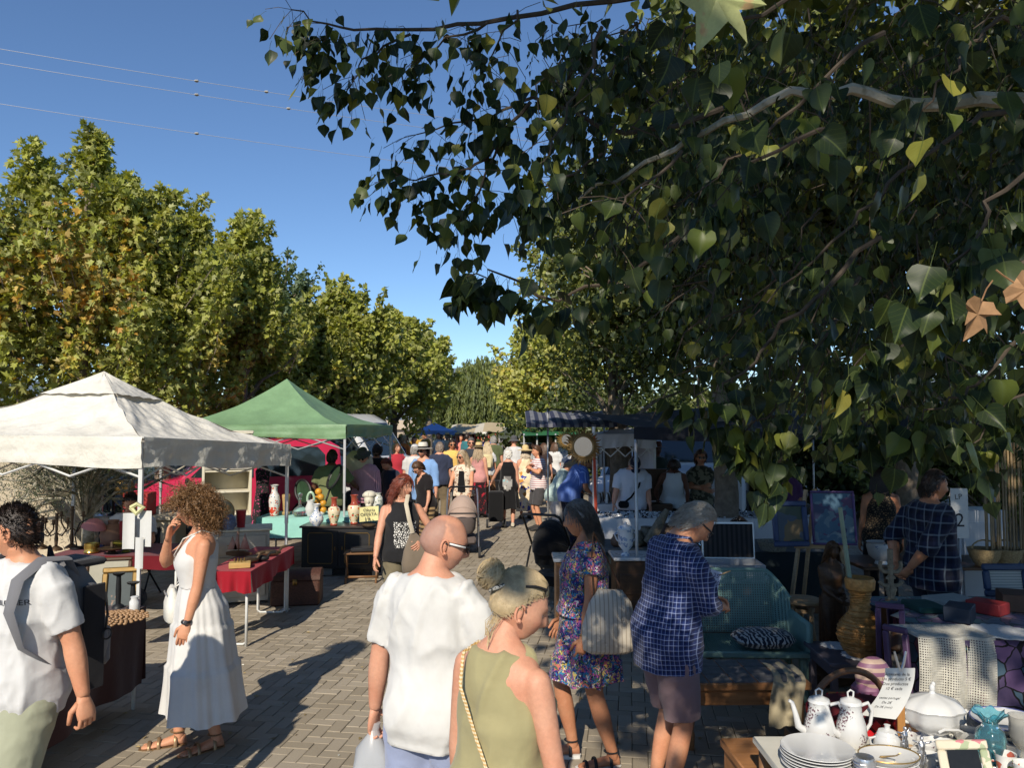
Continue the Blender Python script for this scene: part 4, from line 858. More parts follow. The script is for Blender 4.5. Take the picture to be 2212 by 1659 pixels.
    def sandals(s, m, sole=None, thick=.03, straps=((.0, .06), (.42, .05), (.66, .034)), name='sandal'):
        for sd, fa in ((1, s.lfa), (-1, s.rfa)):
            a = math.radians(fa); ox, oy, h0 = s.ank[sd].x, s.ank[sd].y - .02, s.ank[sd].z - .085; R = []
            for f, hw in ((-.3, .02), (-.26, .034), (0, .036), (.3, .044), (.6, .05), (.8, .044), (.93, .02)):
                y = -f * .25; R.append([(ox + x * math.cos(a) - y * math.sin(a), oy + x * math.sin(a) + y * math.cos(a), h0 + zz) for x, zz in ((-hw, -thick), (hw, -thick), (hw, .004), (-hw, .004))])
            o = s.part(name, MB().loft(R), sole or m, True, 40)
            for f, h in straps:
                y = -f * .25; P = []
                for t in np.linspace(0, PI, 9): x = .05 * math.cos(t); P.append((ox + x * math.cos(a) - y * math.sin(a), oy + x * math.sin(a) + y * math.cos(a), h0 + h * math.sin(t) * 1.25))
                s.part('strap', MB().tube(P, .011, 6, flat=.35, up=(math.sin(a), -math.cos(a), 0)), m, parent=o)
            if straps and straps[0][0] == 0:
                P = [(ox + .042 * math.cos(t), oy + .042 * math.sin(t) + .01, h0 + .095) for t in np.linspace(0, 2 * PI, 13)]; s.part('strap', MB().tube(P, .009, 6, flat=.5), m, parent=o)
    # ---- hair: a cap over the skull plus ribbons of hair
    def cap_pts(s, n, rng, front=.07, back=-.075, side=.005, top=1.):
        d = rng.normal(0, 1, (n * 4, 3)); d /= np.linalg.norm(d, axis=1)[:, None]; P = d * np.array([.077, .1, .119]) + np.array([0, .006, .003]); ph = np.arctan2(np.abs(P[:, 0]), -P[:, 1])
        zt = np.interp(ph, [0, .7, 1.35, 1.75, 2.2, PI], [front, front - .012, side + .02, side - .03, back * .8, back]); ok = P[:, 2] > zt; return P[ok][:n], (P[ok][:n, 2] - zt[ok][:n])
    def hair(s, m, style='short', n=500, front=.07, back=-.075, side=.005, vol=.012, length=.03, seed=1, width=.0035, length2=.0, fall=1., wave=.06):
        rng = np.random.default_rng(seed); mb = MB(); nu, nv = (48, 26) if s.det else (18, 12); ph = np.linspace(-PI, PI, nu, endpoint=False); th = np.linspace(0.02, PI * .8, nv); idx = {}; V = []; F = []
        for i, t in enumerate(th):
            for j, p in enumerate(ph):
                d = np.array([math.sin(t) * math.sin(p), -math.sin(t) * math.cos(p), math.cos(t)]); q = d * np.array([.077, .1, .119]) + np.array([0, .006, .003]); V.append(q)
        V = np.array(V); apx = np.abs(np.arctan2(V[:, 0], -(V[:, 1] - .006))); zt = np.interp(apx, [0, .7, 1.35, 1.75, 2.2, PI], [front, front - .012, side + .02, side - .03, back * .8, back]); ok = V[:, 2] > zt + (.006 if s.det > 1 else -.008)
        over = np.clip((V[:, 2] - zt) / .03, 0, 1); nn = vnoise(V * 55, seed); V = V + (V / np.linalg.norm(V, axis=1)[:, None]) * (vol * (.25 + .75 * over) + .004 * nn)[:, None]
        for i in range(nv - 1):
            for j in range(nu):
                q = (i * nu + j, i * nu + (j + 1) % nu, (i + 1) * nu + (j + 1) % nu, (i + 1) * nu + j)
                if all(ok[a] for a in q): F.append(q)
        mb.add(V, F); R, ov = s.cap_pts(n if s.det else max(30, n // 8), rng, front, back, side); W_ = width if s.det > 1 else width * 2.5
        for p, o_ in zip(R, ov):
            r = p / np.linalg.norm(p); p = p + r * vol * (.9 * min(1, o_ / .04) if style == 'bun' else .7); P = [p]
            if style == 'short': tdir = np.array([.2 * rng.normal(), .8 + .3 * rng.normal(), -.5 - 2 * max(0, p[1]) * 6]); steps, L = 4, length
            elif style == 'up': tdir = r * 1.2 + rng.normal(0, .4, 3); steps, L = 4, length
            elif style == 'bun': tdir = np.array([0, .13, .075]) - p + rng.normal(0, .006, 3); steps, L = 7, np.linalg.norm(tdir) * .72
            elif style == 'curly': steps, L = 26, length * rng.uniform(.6, 1.15)
            else: steps, L = 9, length * rng.uniform(.7, 1.1)
            if style == 'curly':
                L *= .55 + .45 * min(1, max(0, .14 - p[2]) / .12); ax = np.array([r[0] * .5, r[1] * .5 + .06, r[2] * .75 - .62]); ax = ax / np.linalg.norm(ax); e1 = np.cross(ax, rng.normal(0, 1, 3)); e1 /= np.linalg.norm(e1); e2 = np.cross(ax, e1); ph0 = rng.random() * 6.28; rr = rng.uniform(.006, .013)
                for k in range(steps): f = k / steps; out = r * .04 * fall * min(1, f * 3.2); P.append(p + out + ax * L * f + rr * (e1 * math.cos(ph0 + f * L * 190) + e2 * math.sin(ph0 + f * L * 190)))
                mb.tube([tuple(x) for x in P[1:]], [W_ * (1 - .6 * k / steps) for k in range(steps)], 3, caps=False)
                continue
            q = p.copy(); td = np.array(tdir if style in ('short', 'up', 'bun') else [p[0] * 2, .25, -.5], float); td /= np.linalg.norm(td) + 1e-9; wob = rng.normal(0, 1, 3)
            for k in range(steps):
                if style == 'long':
                    td = td * .6 + np.array([r[0] * .22, .12 + .1 * r[1] + (.55 if p[1] < .0 and k < 4 else 0), -.9]) * .4 + wob * wave * math.sin(k * 1.5); td /= np.linalg.norm(td)
                q = q + td * L / steps; e = (q - np.array([0, .006, .003])) / np.array([.08, .103, .122]); nl = np.linalg.norm(e)
                if nl < 1.05 + vol * 6 and q[2] > -.09: q = q * ((1.05 + vol * 6) / nl if style != 'bun' else max(1, (1.02 + vol * 6 * min(1, o_ / .05 + k / 5)) / nl))
                P.append(q.copy())
            mb.tube([tuple(x) for x in P], [W_ * (1 - .55 * k / len(P)) for k in range(len(P))], 3, caps=False, flat=.5)
        o = s.head_part('hair', mb, m, 70)
        if style == 'bun':
            b2 = MB(); c = np.array((0, .15, .07))
            for i in range(210):
                e1 = rng.normal(0, 1, 3) + np.array([0, 2.6, .6]); e1 /= np.linalg.norm(e1); e2 = np.cross(e1, rng.normal(0, 1, 3)); e2 /= np.linalg.norm(e2); e3 = np.cross(e1, e2); rr = rng.uniform(.046, .058)
                b2.tube([tuple(c + rr * (e2 * math.cos(t) + e3 * math.sin(t)) * np.array((1, .85, 1))) for t in np.linspace(0, 2.6, 9)], .0034, 3, caps=False)
            b2.ell(c, (.05, .042, .05), 14, 10); s.head_part('bun', b2, m, 70, o)
        return o
    def glasses(s, rim, lens, dark=True, up=0., back_=0., size=1.):
        mb = MB(); z = .006 + up; y0 = -.098 + back_
        for sd in (1, -1):
            P = [(sd * (.033 + .026 * size * math.cos(t)), y0 + .006 * abs(math.cos(t)), z - .002 + .019 * size * math.sin(t)) for t in np.linspace(0, 2 * PI, 13)]
            mb.tube(P, .0022, 5, 0); V = [(sd * .033, y0 + .002, z)] + [tuple(np.array(p) + np.array((0, .001, 0))) for p in P[:-1]]; mb.add(V, [(0, 1 + i, 1 + (i + 1) % 12) for i in range(12)], 1)
            mb.tube([(sd * .06, y0 + .004, z + .006), (sd * .076, y0 + .03, z + .008), (sd * .081, .0, z + .006), (sd * .076, .03, z - .006)], .0024, 5, 0, flat=2.2, up=(1, 0, 0))
        mb.tube([(-.009, y0 - .002, z + .004), (.009, y0 - .002, z + .004)], .0022, 5, 0); return s.head_part('glasses', mb, [rim, lens])
    def hat(s, m, band=None, brim=.07, h=.1, dome=False, droop=.0, tilt=0., name='hat'):
        mb = MB(); M = Matrix.Translation((0, .006, .062)) @ rotm(math.radians(tilt)); n = 28; R = []
        prof = [(.085 + brim, -.006 - droop), (.085 + brim * .5, -.003 - droop * .3), (.087, 0), (.085, h * .35), (.08, h * .75), (.068 if not dome else .06, h), (.03, h * (.96 if not dome else 1.1)), (.002, h * (.9 if not dome else 1.13))]
        mb.lathe(prof, n, 0, sx=1., sy=1.22, M=M, caps=False); mb.lathe([(.087, -.004), (.085 + brim * .5, -.008 - droop * .3), (.085 + brim, -.01 - droop)], n, 0, sx=1., sy=1.22, M=M, caps=False); o = s.head_part(name, mb, m, 50)
        if band: s.head_part('band', MB().lathe([(.0885, .002), (.0875, h * .33)], n, 0, sx=1., sy=1.22, M=M, caps=False), band, 50, o)
        return o
    def cap(s, m):
        mb = MB(); n = 24; M = Matrix.Translation((0, .006, .03)); mb.lathe([(.083, 0), (.084, .03), (.076, .066), (.05, .094), (.004, .104)], n, 0, sx=1, sy=1.24, M=M, caps=False)
        mb.grid(lambda a, b: ((a - .5) * .15 * (1 - .25 * b * b), -.09 - .075 * b * (1 - (2 * a - 1) ** 2 * .45), .034 - .02 * b - .02 * (2 * a - 1) ** 2), 8, 4); return s.head_part('cap', mb, m, 50)
    def line_on(s, pts, r, m, name, flat=.35):       # strap, necklace: a path in the body's frame
        return s.part(name, MB().tube(pts, r, 6, flat=flat), m)
# ---- the people nearest the camera
WHT = cloth('white_tee', (.62, .615, .6)); WDR = cloth('white_dress_cloth', (.68, .67, .65), trans=.08); GOLD = mat('gold_metal', (.6, .4, .15), .3, .1, metal=.9); SILV = mat('silver_metal', (.6, .6, .62), .28, .15, metal=.9, bump=.002, bscale=60)
LEATH = mat('brown_leather', (.11, .055, .028), .55, .2); BRONZE = mat('bronze_leather', (.3, .19, .1), .35, .2, metal=.4)
bald = Person('bald man with white-armed glasses in a white t-shirt, seen from behind', -.34, 3.3, 1.77, 155, 'm', 'red', 2, htint='stub', yaw=-50, pitch=16, fat=.02, lh=(.3, -.02, .85), rh=(-.3, -.1, .86), lf=(.12, .05), rf=(-.12, -.1), lcurl=1.1)
bald.top(WHT, .79, .43, .011, flare=.0, boxy=.35, sl_ease=.012, wr=.012); bald.legs(cloth('pale_blue_shorts', S(150, 160, 190)), .5, .022, 'shorts', .93); bald.shoes(mat('grey_shoe', (.3, .3, .3), .8)); bald.glasses(BLACKP, LENS)
bald.head_part('temple_arm', MB().box((-.0835, -.035, .012), (.003, .07, .007)).box((.0835, -.035, .012), (.003, .07, .007)), WHITEP)
bl = Person('blonde woman with a hair bun in a sleeveless olive top, seen from behind', -.03, 2.62, 1.66, 138, 'f', 'red', 2, yaw=-42, pitch=22, fat=.06, lh=(.25, -.03, .84), rh=(-.27, -.06, .84))
OLV = cloth('olive_linen', S(158, 150, 112), .12); t_ = bl.top(OLV, .8, 0, .02, tank=.122, neck=1.47, wr=.013, name='top'); bl.hair(HM['blonde'], 'bun', 2600, front=.078, vol=.016, width=.0026, side=.022, back=-.055)
bl.legs(cloth('beige_trousers', S(205, 195, 170)), .12, .02, waist=.95); bl.shoes(LEATH)
bl.glasses(BLACKP, LENS, up=.085, back_=.045); bl.head_part('hair_clip', MB().tube([(.05 * math.cos(t), .115 + .02 * math.sin(2 * t), .045 + .03 * math.sin(t)) for t in np.linspace(2.6, 6.6, 14)], .007, 6), mat('leopard_clip', (.4, .38, .32), .4, 0, pat=P_blotch((.55, .52, .45), (.03, .03, .03), 90)))
bl.head_part('loose_strands', (lambda m: [m.tube([(sx * .05 * (i % 5 - 2) / 2, .07 + .01 * math.sin(i), -.05), (sx * .055 * (i % 5 - 2) / 2 + .006 * math.sin(i * 3), .085 + .012 * math.cos(i), -.1), (.06 * (i % 5 - 2) / 2 + .012 * math.sin(i * 5), .075, -.14 - .01 * (i % 3))], .0011, 3) for i in range(22) for sx in (1,)] and m)(MB()), HM['blonde'])
curly = Person('woman with curly light brown hair in a long white tiered dress', -2.1, 5.22, 1.69, -62, 'f', 'tan', 2, yaw=-16, pitch=12, bare=True, fat=.05, rh=(-.03, -.2, 1.42), rel=(-.7, -.2, -1), rcurl=.75, rhy=(.25, .1, 1), rhz=(-.4, -1, 0), rpoint=.35, lh=(.2, -.1, .84), lf=(.1, .1), rf=(-.08, -.12), lfa=12, rfa=-8, lhz=(1, -.5, 0))
curly.top(WDR, 1.08, 0, .012, boxy=.1, tank=.118, neck=1.455, vneck=.21, name='bodice', wr=.004, back=.12); curly.skirt(WDR, 1.12, .23, .315, (.83, .56), pleat=19, amp=.006, pw=1.0, shift=(.03, .05)); curly.hair(HM['curl'], 'curly', 1000, length=.16, fall=.2, width=.0024, seed=4)
curly.sandals(BRONZE, thick=.012); curly.line_on([tuple(curly.hands[1] + Vector((.03 * math.cos(t), .03 * math.sin(t), .02))) for t in np.linspace(0, 2 * PI, 13)], .007, BLACKP, 'watch', 1.6)
curly.part('watch_face', MB().ell(curly.hands[1] + Vector((.032, -.012, .02)), (.008, .017, .017)), mat('watch_face_m', (.08, .08, .09), .15, 0, metal=.3))
for t in (curly.sh[1] * 0 + Vector((.1, .02, 1.455)), Vector((-.1, .02, 1.455))): pass
bpm = Person('man with a grey backpack in a white t-shirt and sage shorts at the left edge', -2.28, 3.62, 1.77, -24, 'm', 'tan', 2, yaw=-66, pitch=4, fat=.1, lh=(.34, .08, .86), rh=(-.3, .08, .86), lf=(.12, -.18), rf=(-.12, .2), lcurl=.9, lhz=(1, -.2, 0))
tee = bpm.top(cloth('white_tee_print', (.6, .595, .59)), .8, .44, .016, flare=.01, wr=.013); bpm.legs(cloth('sage_shorts', S(158, 160, 138)), .52, .03, 'shorts', .93); bpm.shoes(mat('tan_shoe', (.35, .25, .15), .8)); bpm.hair(HM['dark'], 'up', 1500, length=.014, vol=.005, width=.0022)
def chest_text(p, target, txt, size, x, z, m):
    V, F = text_arrays(txt, size); k = p.k; V = np.c_[V[:, 0] + x, np.full(len(V), -.16), V[:, 1] + z] * k; mb = MB(); decal(mb, target, V, F, None, (0, -1, 0)); mb.build('lettering', m, target, smooth=False)
INK = mat('print_black', (.03, .03, .035), .7, 0)
chest_text(bpm, tee, 'TOMMY HILFIGER', .034, .05, 1.33, INK); chest_text(bpm, tee, '85', .032, .12, 1.285, INK)
flo = Person('woman with dark shoulder-length hair in a multicoloured floral dress', .47, 5.0, 1.64, -84, 'f', 'brown', 2, yaw=-4, pitch=4, bare=True, fat=.12, lh=(.22, -.06, .84), rh=(-.22, -.12, .9), lf=(.1, .14), rf=(-.06, -.1, .02), lcurl=.9, lfa=4, rfa=-4)
FLOR = cloth('floral_dress', (.3, .3, .3), .1, pat=P_vor([(0, S(36, 46, 110)), (.22, S(70, 104, 70)), (.34, S(170, 80, 140)), (.44, S(50, 120, 160)), (.58, S(84, 56, 124)), (.7, S(200, 180, 96)), (.76, S(30, 30, 45)), (.88, S(190, 110, 96)), (.96, S(220, 214, 210))], 62, .12))
flo.top(FLOR, .98, .24, .02, boxy=.75, scoop=.09, wr=.008, name='dress_top', flare=.03); flo.skirt(FLOR, 1.05, .56, .245, (.7,), pleat=14, amp=.012, e=.04, deep=.95, pw=1.1, name='dress_skirt'); flo.hair(HM['salt'], 'long', 900, length=.17, vol=.02, back=-.06, front=.078, width=.004, seed=8)
flo.sandals(mat('black_strap', (.02, .02, .022), .7), mat('white_sole', (.6, .6, .58), .7), thick=.04); flo.line_on([(.075 * math.sin(t), -.03 - .085 * math.cos(t) * .8, 1.46 - .07 * max(0, math.cos(t))) for t in np.linspace(0, 2 * PI, 30)], .006, mat('beads', (.02, .015, .012), .3, 0), 'necklace', 1.)
flo.line_on([tuple(flo.hands[1] + Vector((.03 * math.cos(t), .03 * math.sin(t), .03))) for t in np.linspace(0, 2 * PI, 13)], .003, GOLD, 'bracelet', 1.)
pla = Person('grey-haired man with glasses in a blue checked shirt looking down at a tag', .88, 4.45, 1.74, 108, 'm', 'tan', 2, yaw=-10, pitch=34, lean=10, fat=.0, lh=(.12, -.31, 1.16), rh=(-.02, -.33, 1.14), lel=(.8, .5, -.6), rel=(-.8, .6, -.6), lhz=(.6, -.1, .8), rhz=(-.6, -.2, .7), lf=(.12, .0), rf=(-.13, .06), lcurl=.7, rcurl=.7)
PLAID = cloth('blue_check', (.1, .1, .3), .08, pat=P_plaid(S(34, 50, 100), S(140, 152, 188), S(18, 24, 56), 36., 36.)); pla.top(PLAID, .76, .68, .024, boxy=.7, wr=.011, flare=.03); pla.part('collar', MB().lathe([(.085, 1.455), (.08, 1.5), (.07, 1.515), (.074, 1.5)], 20, 0, (0, .004, 0)), PLAID)
pla.legs(cloth('mauve_shorts', S(124, 104, 108)), .5, .03, 'shorts', .93); pla.shoes(LEATH); pla.hair(HM['grey'], 'short', 1300, length=.05, vol=.014, front=.082); pla.glasses(BLACKP, mat('clear_lens', (.5, .55, .6), .05, 0, glass=.8, alpha=.4))
red = Person('red-haired woman in a black sleeveless top with a leopard print panel', -1.1, 7.7, 1.62, 22, 'f', 'red', 2, yaw=36, pitch=4, fat=.16, rh=(-.32, -.16, .86), lh=(.17, -.2, 1.06), lel=(1, .5, -.3), lhz=(.3, -1, .1), lf=(.1, .06), rf=(-.1, -.1, 0), rcurl=.6)
BLK = cloth('black_jersey', (.018, .018, .02)); bt_ = red.top(BLK, .84, 0, .022, tank=.14, neck=1.465, boxy=.7, wr=.009, name='top'); red.legs(cloth('khaki_trousers', S(112, 104, 84)), .1, .018, waist=.95); red.shoes(mat('tan_shoe', (.3, .2, .1))); red.hair(HM['red'], 'long', 1100, length=.2, vol=.024, width=.0036, front=.075, back=-.06, seed=6, wave=.3)
red.glasses(BLACKP, LENS, up=.085, back_=.045)
V_ = np.array([(x, -.2, z) for z in np.linspace(1.0, 1.27, 12) for x in np.linspace(-.12, .12, 10)]) * red.k; mbp = MB(); decal(mbp, bt_, V_, [(j * 10 + i, j * 10 + i + 1, j * 10 + 11 + i, j * 10 + 10 + i) for j in range(11) for i in range(9)], None, (0, -1, 0), lift=.004)
mbp.build('printed_panel', mat('leopard_print', (.7, .7, .7), .85, 0, pat=P_vor([(0, (.72, .7, .66))], 48, .02, (.02, .02, .02), .16)), bt_)
ven = Person('stallholder in a dark plaid shirt standing in the shade at the right', gx(2003, 6.3), 6.3, 1.76, 96, 'm', 'brown', 2, yaw=-4, pitch=6, fat=.1, lh=(.1, .24, .98), rh=(-.08, .24, .98), lel=(1, .4, 0), rel=(-1, .4, 0))
ven.top(cloth('dark_plaid', (.1, .1, .3), .08, pat=P_plaid(S(28, 34, 58), S(100, 110, 120), S(14, 16, 30), 11, 11)), .8, .64, .024, boxy=.8, wr=.01); ven.legs(cloth('dark_jeans', (.03, .035, .05)), .08, .016, waist=.95); ven.shoes(LEATH); ven.hair(HM['dark'], 'short', 700, length=.04, vol=.012)
# ------------------------------------------------------------------ canopies
POLE = mat('alu_pole', (.5, .5, .5), .45, .1, 20, metal=.5); POLE_W = mat('white_pole', (.62, .62, .6), .5, .1)
def tent(label, C, eave, peak, m, val=.2, pole=POLE, cap=False, sag=.1, name='canopy_tent', group=None, wr=.012, polez=None, legs=True, n=22, pw=1.35):
    """C: four ground corners in order (front right, back right, back left, front left)"""
    C = [Vector((c[0], c[1], 0)) for c in C]; ev = eave if hasattr(eave, '__len__') else [eave] * 4; ctr = sum(C, Vector()) / 4; t = thing(name, label, 'canopy', ctr, 0, group); L = [c - ctr for c in C]; top = Vector((0, 0, peak)); mb = MB(); edges = []
    for i in range(4):
        a, b = L[i] + Vector((0, 0, ev[i])), L[(i + 1) % 4] + Vector((0, 0, ev[(i + 1) % 4])); nrm = (b - a).cross(Vector((0, 0, 1))).normalized()
        def fn(u, v, a=a, b=b, i=i, nrm=nrm):
            e = a.lerp(b, u); p = e.lerp(top, v); z = e.z + (top.z - e.z) * v ** pw - sag * math.sin(PI * u) * (1 - v) * v * 1.2; wv = wr * (math.sin(u * 31 + v * 13 + i) + math.sin(u * 57 - v * 23)) * math.sin(PI * min(1, max(0, v))) * .35 * (1 - v)
            wv += wr * .8 * math.sin(u * 3.1416 * 9 * (1 - .6 * v) + 2 * math.sin(7 * v)) * v * (1 - v) * 1.5
            return (p.x, p.y, z + wv)
        mb.grid(fn, n, n)
        if val:
            vb = MB()
            def vf(u, v, a=a, b=b, i=i, nrm=nrm): e = a.lerp(b, u); o = nrm * (.012 + .018 * math.sin(u * 22 + i * 2) * v + .012 * math.sin(u * 51 + 4 * v) * v + .006 * math.sin(v * 14 + u * 5)); return (e.x - o.x * 0 + o.x, e.y + o.y, e.z + .01 - val * v + .015 * v * math.sin(u * 9 + i))
            vb.grid(vf, 34, 6).build('valance', m, t, True, 80)
    mb.build('canopy', m, t, True, 30)
    if cap:
        cb = MB(); q = .3
        for i in range(4):
            a, b = L[i] + Vector((0, 0, ev[i])), L[(i + 1) % 4] + Vector((0, 0, ev[(i + 1) % 4]))
            def cf(u, v, a=a, b=b): w_ = 1 - q + q * v; p = a.lerp(b, u).lerp(top, w_); e = a.lerp(b, u); return (p.x * 1.01, p.y * 1.01, e.z + (top.z - e.z) * w_ ** pw + .02 + .006 * math.sin(u * 30))
            cb.grid(cf, 14, 5)
        cb.build('vent_cap', m, t, True, 30)
    if legs:
        for i in range(4):
            p = L[i] * .985; z = ev[i] - .02; f = MB().box((p.x, p.y, z * .76), (.034, .034, z * .46)); f.box((p.x, p.y, z * .3), (.026, .026, z * .58)).box((p.x, p.y, .006), (.09, .09, .012)); f.build('pole', pole, t, False)
            b = L[(i + 1) % 4] * .985; zb = ev[(i + 1) % 4]; tr = MB(); N = 4
            for k in range(N):
                q0, q1 = p.lerp(b, k / N), p.lerp(b, (k + 1) / N); z0, z1 = (z - .12, z - .34) if k % 2 == 0 else (z - .34, z - .12)
                tr.tube([(q0.x, q0.y, z0), (q1.x, q1.y, z1)], .01, 4); tr.tube([(q0.x, q0.y, z1 - .0), (q1.x, q1.y, z0)], .01, 4)
            tr.build('truss', pole, t, False)
    return t
WCAN = mat('white_canvas', (.74, .71, .63), .8, .14, 1.6, bump=.006, bscale=22, trans=.1, bump2=.04, b2scale=4); GCAN = mat('green_canvas', S(126, 160, 118), .5, .15, 3, bump=.003, bscale=25, trans=.2, bump2=.01, b2scale=6, spec=.5)
wt = tent('large white canopy tent at the left with wrinkled roof and peaked vent', [(-3.16, 6.6), (-2.56, 8.9), (-5.47, 9.65), (-6.07, 7.35)], [2.01, 1.88, 1.93, 2.03], 2.66, WCAN, .26, POLE_W, cap=True, sag=.16, wr=.035, n=40)
tent('green canopy tent with a sharp peak behind the white one', [(gx(748, 11.3), 11.3), (gx(847, 13.8), 13.8), (-5.0, 14.1), (-5.3, 11.6)], [2.1, 2.08, 2.1, 2.1], 2.86, GCAN, .2, POLE, sag=.1, pw=1.7)
tent('blue canopy tent far down the street above the crowd', [(gx(986, 29), 29), (gx(984, 31), 31), (gx(893, 31), 31), (gx(891, 29), 29)], gz(931, 29), gz(913, 30), mat('blue_canvas', S(130, 168, 228), .7, .1, 3, trans=.15), .15, POLE_W, legs=True, n=8)
tent('dark grey-green canopy tent beside the hanging sausages', [(gx(1140, 27), 26), (gx(1140, 29), 29), (gx(1080, 29), 29), (gx(1078, 26), 26)], gz(935, 27), gz(912, 27), mat('dark_canvas', S(72, 80, 74), .8, .1, 3), .18, POLE, n=8)
tent('small white canopy tent with side walls in the shade, right of the mirrors', [(gx(1405, 13), 12.6), (gx(1395, 15), 14.8), (gx(1285, 15), 14.8), (gx(1280, 13), 12.6)], gz(938, 13), gz(918, 13), mat('grey_white_canvas', (.62, .63, .66), .8, .1, 3, trans=.2), .22, POLE_W, n=10)
sw_ = MB().grid(lambda u, v: (gx(1403, 13) + .03 * math.sin(u * 30), 12.7 + 2.0 * u, gz(940, 13) * (1 - v) + .02), 30, 4); sw_.build('side_curtain', MATS['grey_white_canvas'], label='white gathered side curtain of the small tent in the shade', cat='curtain')
# papers clipped to the front pole of the white tent
pa = thing('price_list', 'white paper sheets clipped to the front pole of the white canopy', 'paper', (-3.15, 6.55, 1.3), .1)
for i, (x, z, w_, h) in enumerate(((-.075, -.02, .1, .3), (.065, .0, .1, .3), (.02, -.22, .07, .26))): MB().grid(lambda u, v, x=x, z=z, w_=w_, h=h, i=i: (x + (u - .5) * w_, -.02 - .012 * i + .012 * math.sin(u * 4 + i), z + .1 - h * v), 4, 3).build('sheet', mat('paper_white', (.58, .58, .56), .9, .05), pa)
MB().tube([(-.05, -.05, .13), (0, -.06, .16), (.05, -.05, .13), (0, -.065, .08), (-.05, -.05, .13)], .02, 6).build('clip', mat('yellow_clip', (.6, .58, .3), .6), pa)
# ------------------------------------------------------------------ left stall: tables
def table(name, label, x0, x1, y0, y1, h, m, cloth_m=None, drop=.25, legs=POLE_W, lr=.014, cat='table', th=.03, drop_sides=(1, 1, 1, 1), lx=.04):
    cx, cy = (x0 + x1) / 2, (y0 + y1) / 2; w_, d_ = x1 - x0, y1 - y0; t = thing(name, label, cat, (cx, cy, 0)); MB().box((0, 0, h - th / 2), (w_, d_, th), bev=.006).build('tabletop', m, t, True)
    for sx in (-1, 1):
        for sy in (-1, 1): MB().tube([(sx * (w_ / 2 - lx), sy * (d_ / 2 - lx), 0), (sx * (w_ / 2 - lx), sy * (d_ / 2 - lx), h - th)], lr, 8).build('leg', legs, t)
    if cloth_m:
        o = thing('tablecloth', label.replace('table', 'cloth over the table', 1) if 0 else 'cloth on the ' + label, 'tablecloth', (cx, cy, 0)); mb = MB(); e = .012; W2, D2 = w_ / 2 + e, d_ / 2 + e
        mb.grid(lambda u, v: (-W2 + 2 * W2 * u, -D2 + 2 * D2 * v, h + .004 + .002 * math.sin(u * 20) * math.sin(v * 13)), 12, 10); mb.build('top_cloth', cloth_m, o)
        for k, (a, b) in enumerate((((-W2, -D2), (W2, -D2)), ((W2, -D2), (W2, D2)), ((W2, D2), (-W2, D2)), ((-W2, D2), (-W2, -D2)))):
            if not drop_sides[k]: continue
            nx, ny = [(0, -1), (1, 0), (0, 1), (-1, 0)][k]; dr = drop * drop_sides[k]
            MB().grid(lambda u, v: (a[0] + (b[0] - a[0]) * u + nx * (.004 + .022 * v * math.sin(u * 17 + k) + .01 * v * math.sin(u * 37)), a[1] + (b[1] - a[1]) * u + ny * (.004 + .022 * v * math.sin(u * 17 + k) + .01 * v * math.sin(u * 37)), h + .004 - dr * v * (1 + .05 * math.sin(u * 8))), 40, 6).build('drape', cloth_m, o, True, 80)
    return t
WOODT = mat('dark_wood', (.07, .035, .018), .5, .2, pat=P_wood((.09, .045, .02), (.05, .025, .012))); WOODM = mat('mid_wood', (.2, .1, .05), .5, .1, pat=P_wood((.24, .125, .055), (.15, .075, .035))); WOODL = mat('light_wood', (.4, .28, .15), .6, .1, pat=P_wood((.45, .31, .17), (.33, .22, .12)))
MAROON = cloth('maroon_cloth', S(100, 22, 32)); REDC = cloth('red_cloth', S(150, 26, 40)); BRWN = cloth('brown_cloth', S(62, 40, 38)); TEAL = cloth('mint_cloth', S(150, 205, 195)); WHC = cloth('white_cloth', (.68, .68, .68))
table('trestle_table', 'table with a dark brown cloth behind the backpack man', -3.5, -2.79, 4.2, 5.9, .75, WOODM, BRWN, .55)
table('trestle_table', 'table with a maroon cloth under the white canopy', gx(140, 8.3), gx(410, 8.3), 8.1, 8.9, .75, WOODM, MAROON, .14)
RT = table('folding_table', 'white metal folding table with a bright red cloth', gx(462, 7.5), -2.5, 7.42, 8.85, .72, POLE_W, REDC, .2)
table('trestle_table', 'table with a mint green cloth carrying vases', gx(570, 11.4), gx(850, 11.4), 11.2, 12.0, .76, WOODM, TEAL, .28)
fr = MB(); x0, x1 = gx(462, 7.5) + .05, -2.55
for y in (7.5, 8.75): fr.tube([(x0, y, .7), (x0, y, .04), (x0 + .03, y, .015), (x1 - .03, y, .015), (x1, y, .04), (x1, y, .7)], .011, 8)
fr.V = [np.concatenate(fr.V) - np.array(((x0 - .05 - 2.5) / 2, 8.135, 0))]; fr.build('underframe', POLE_W, RT)
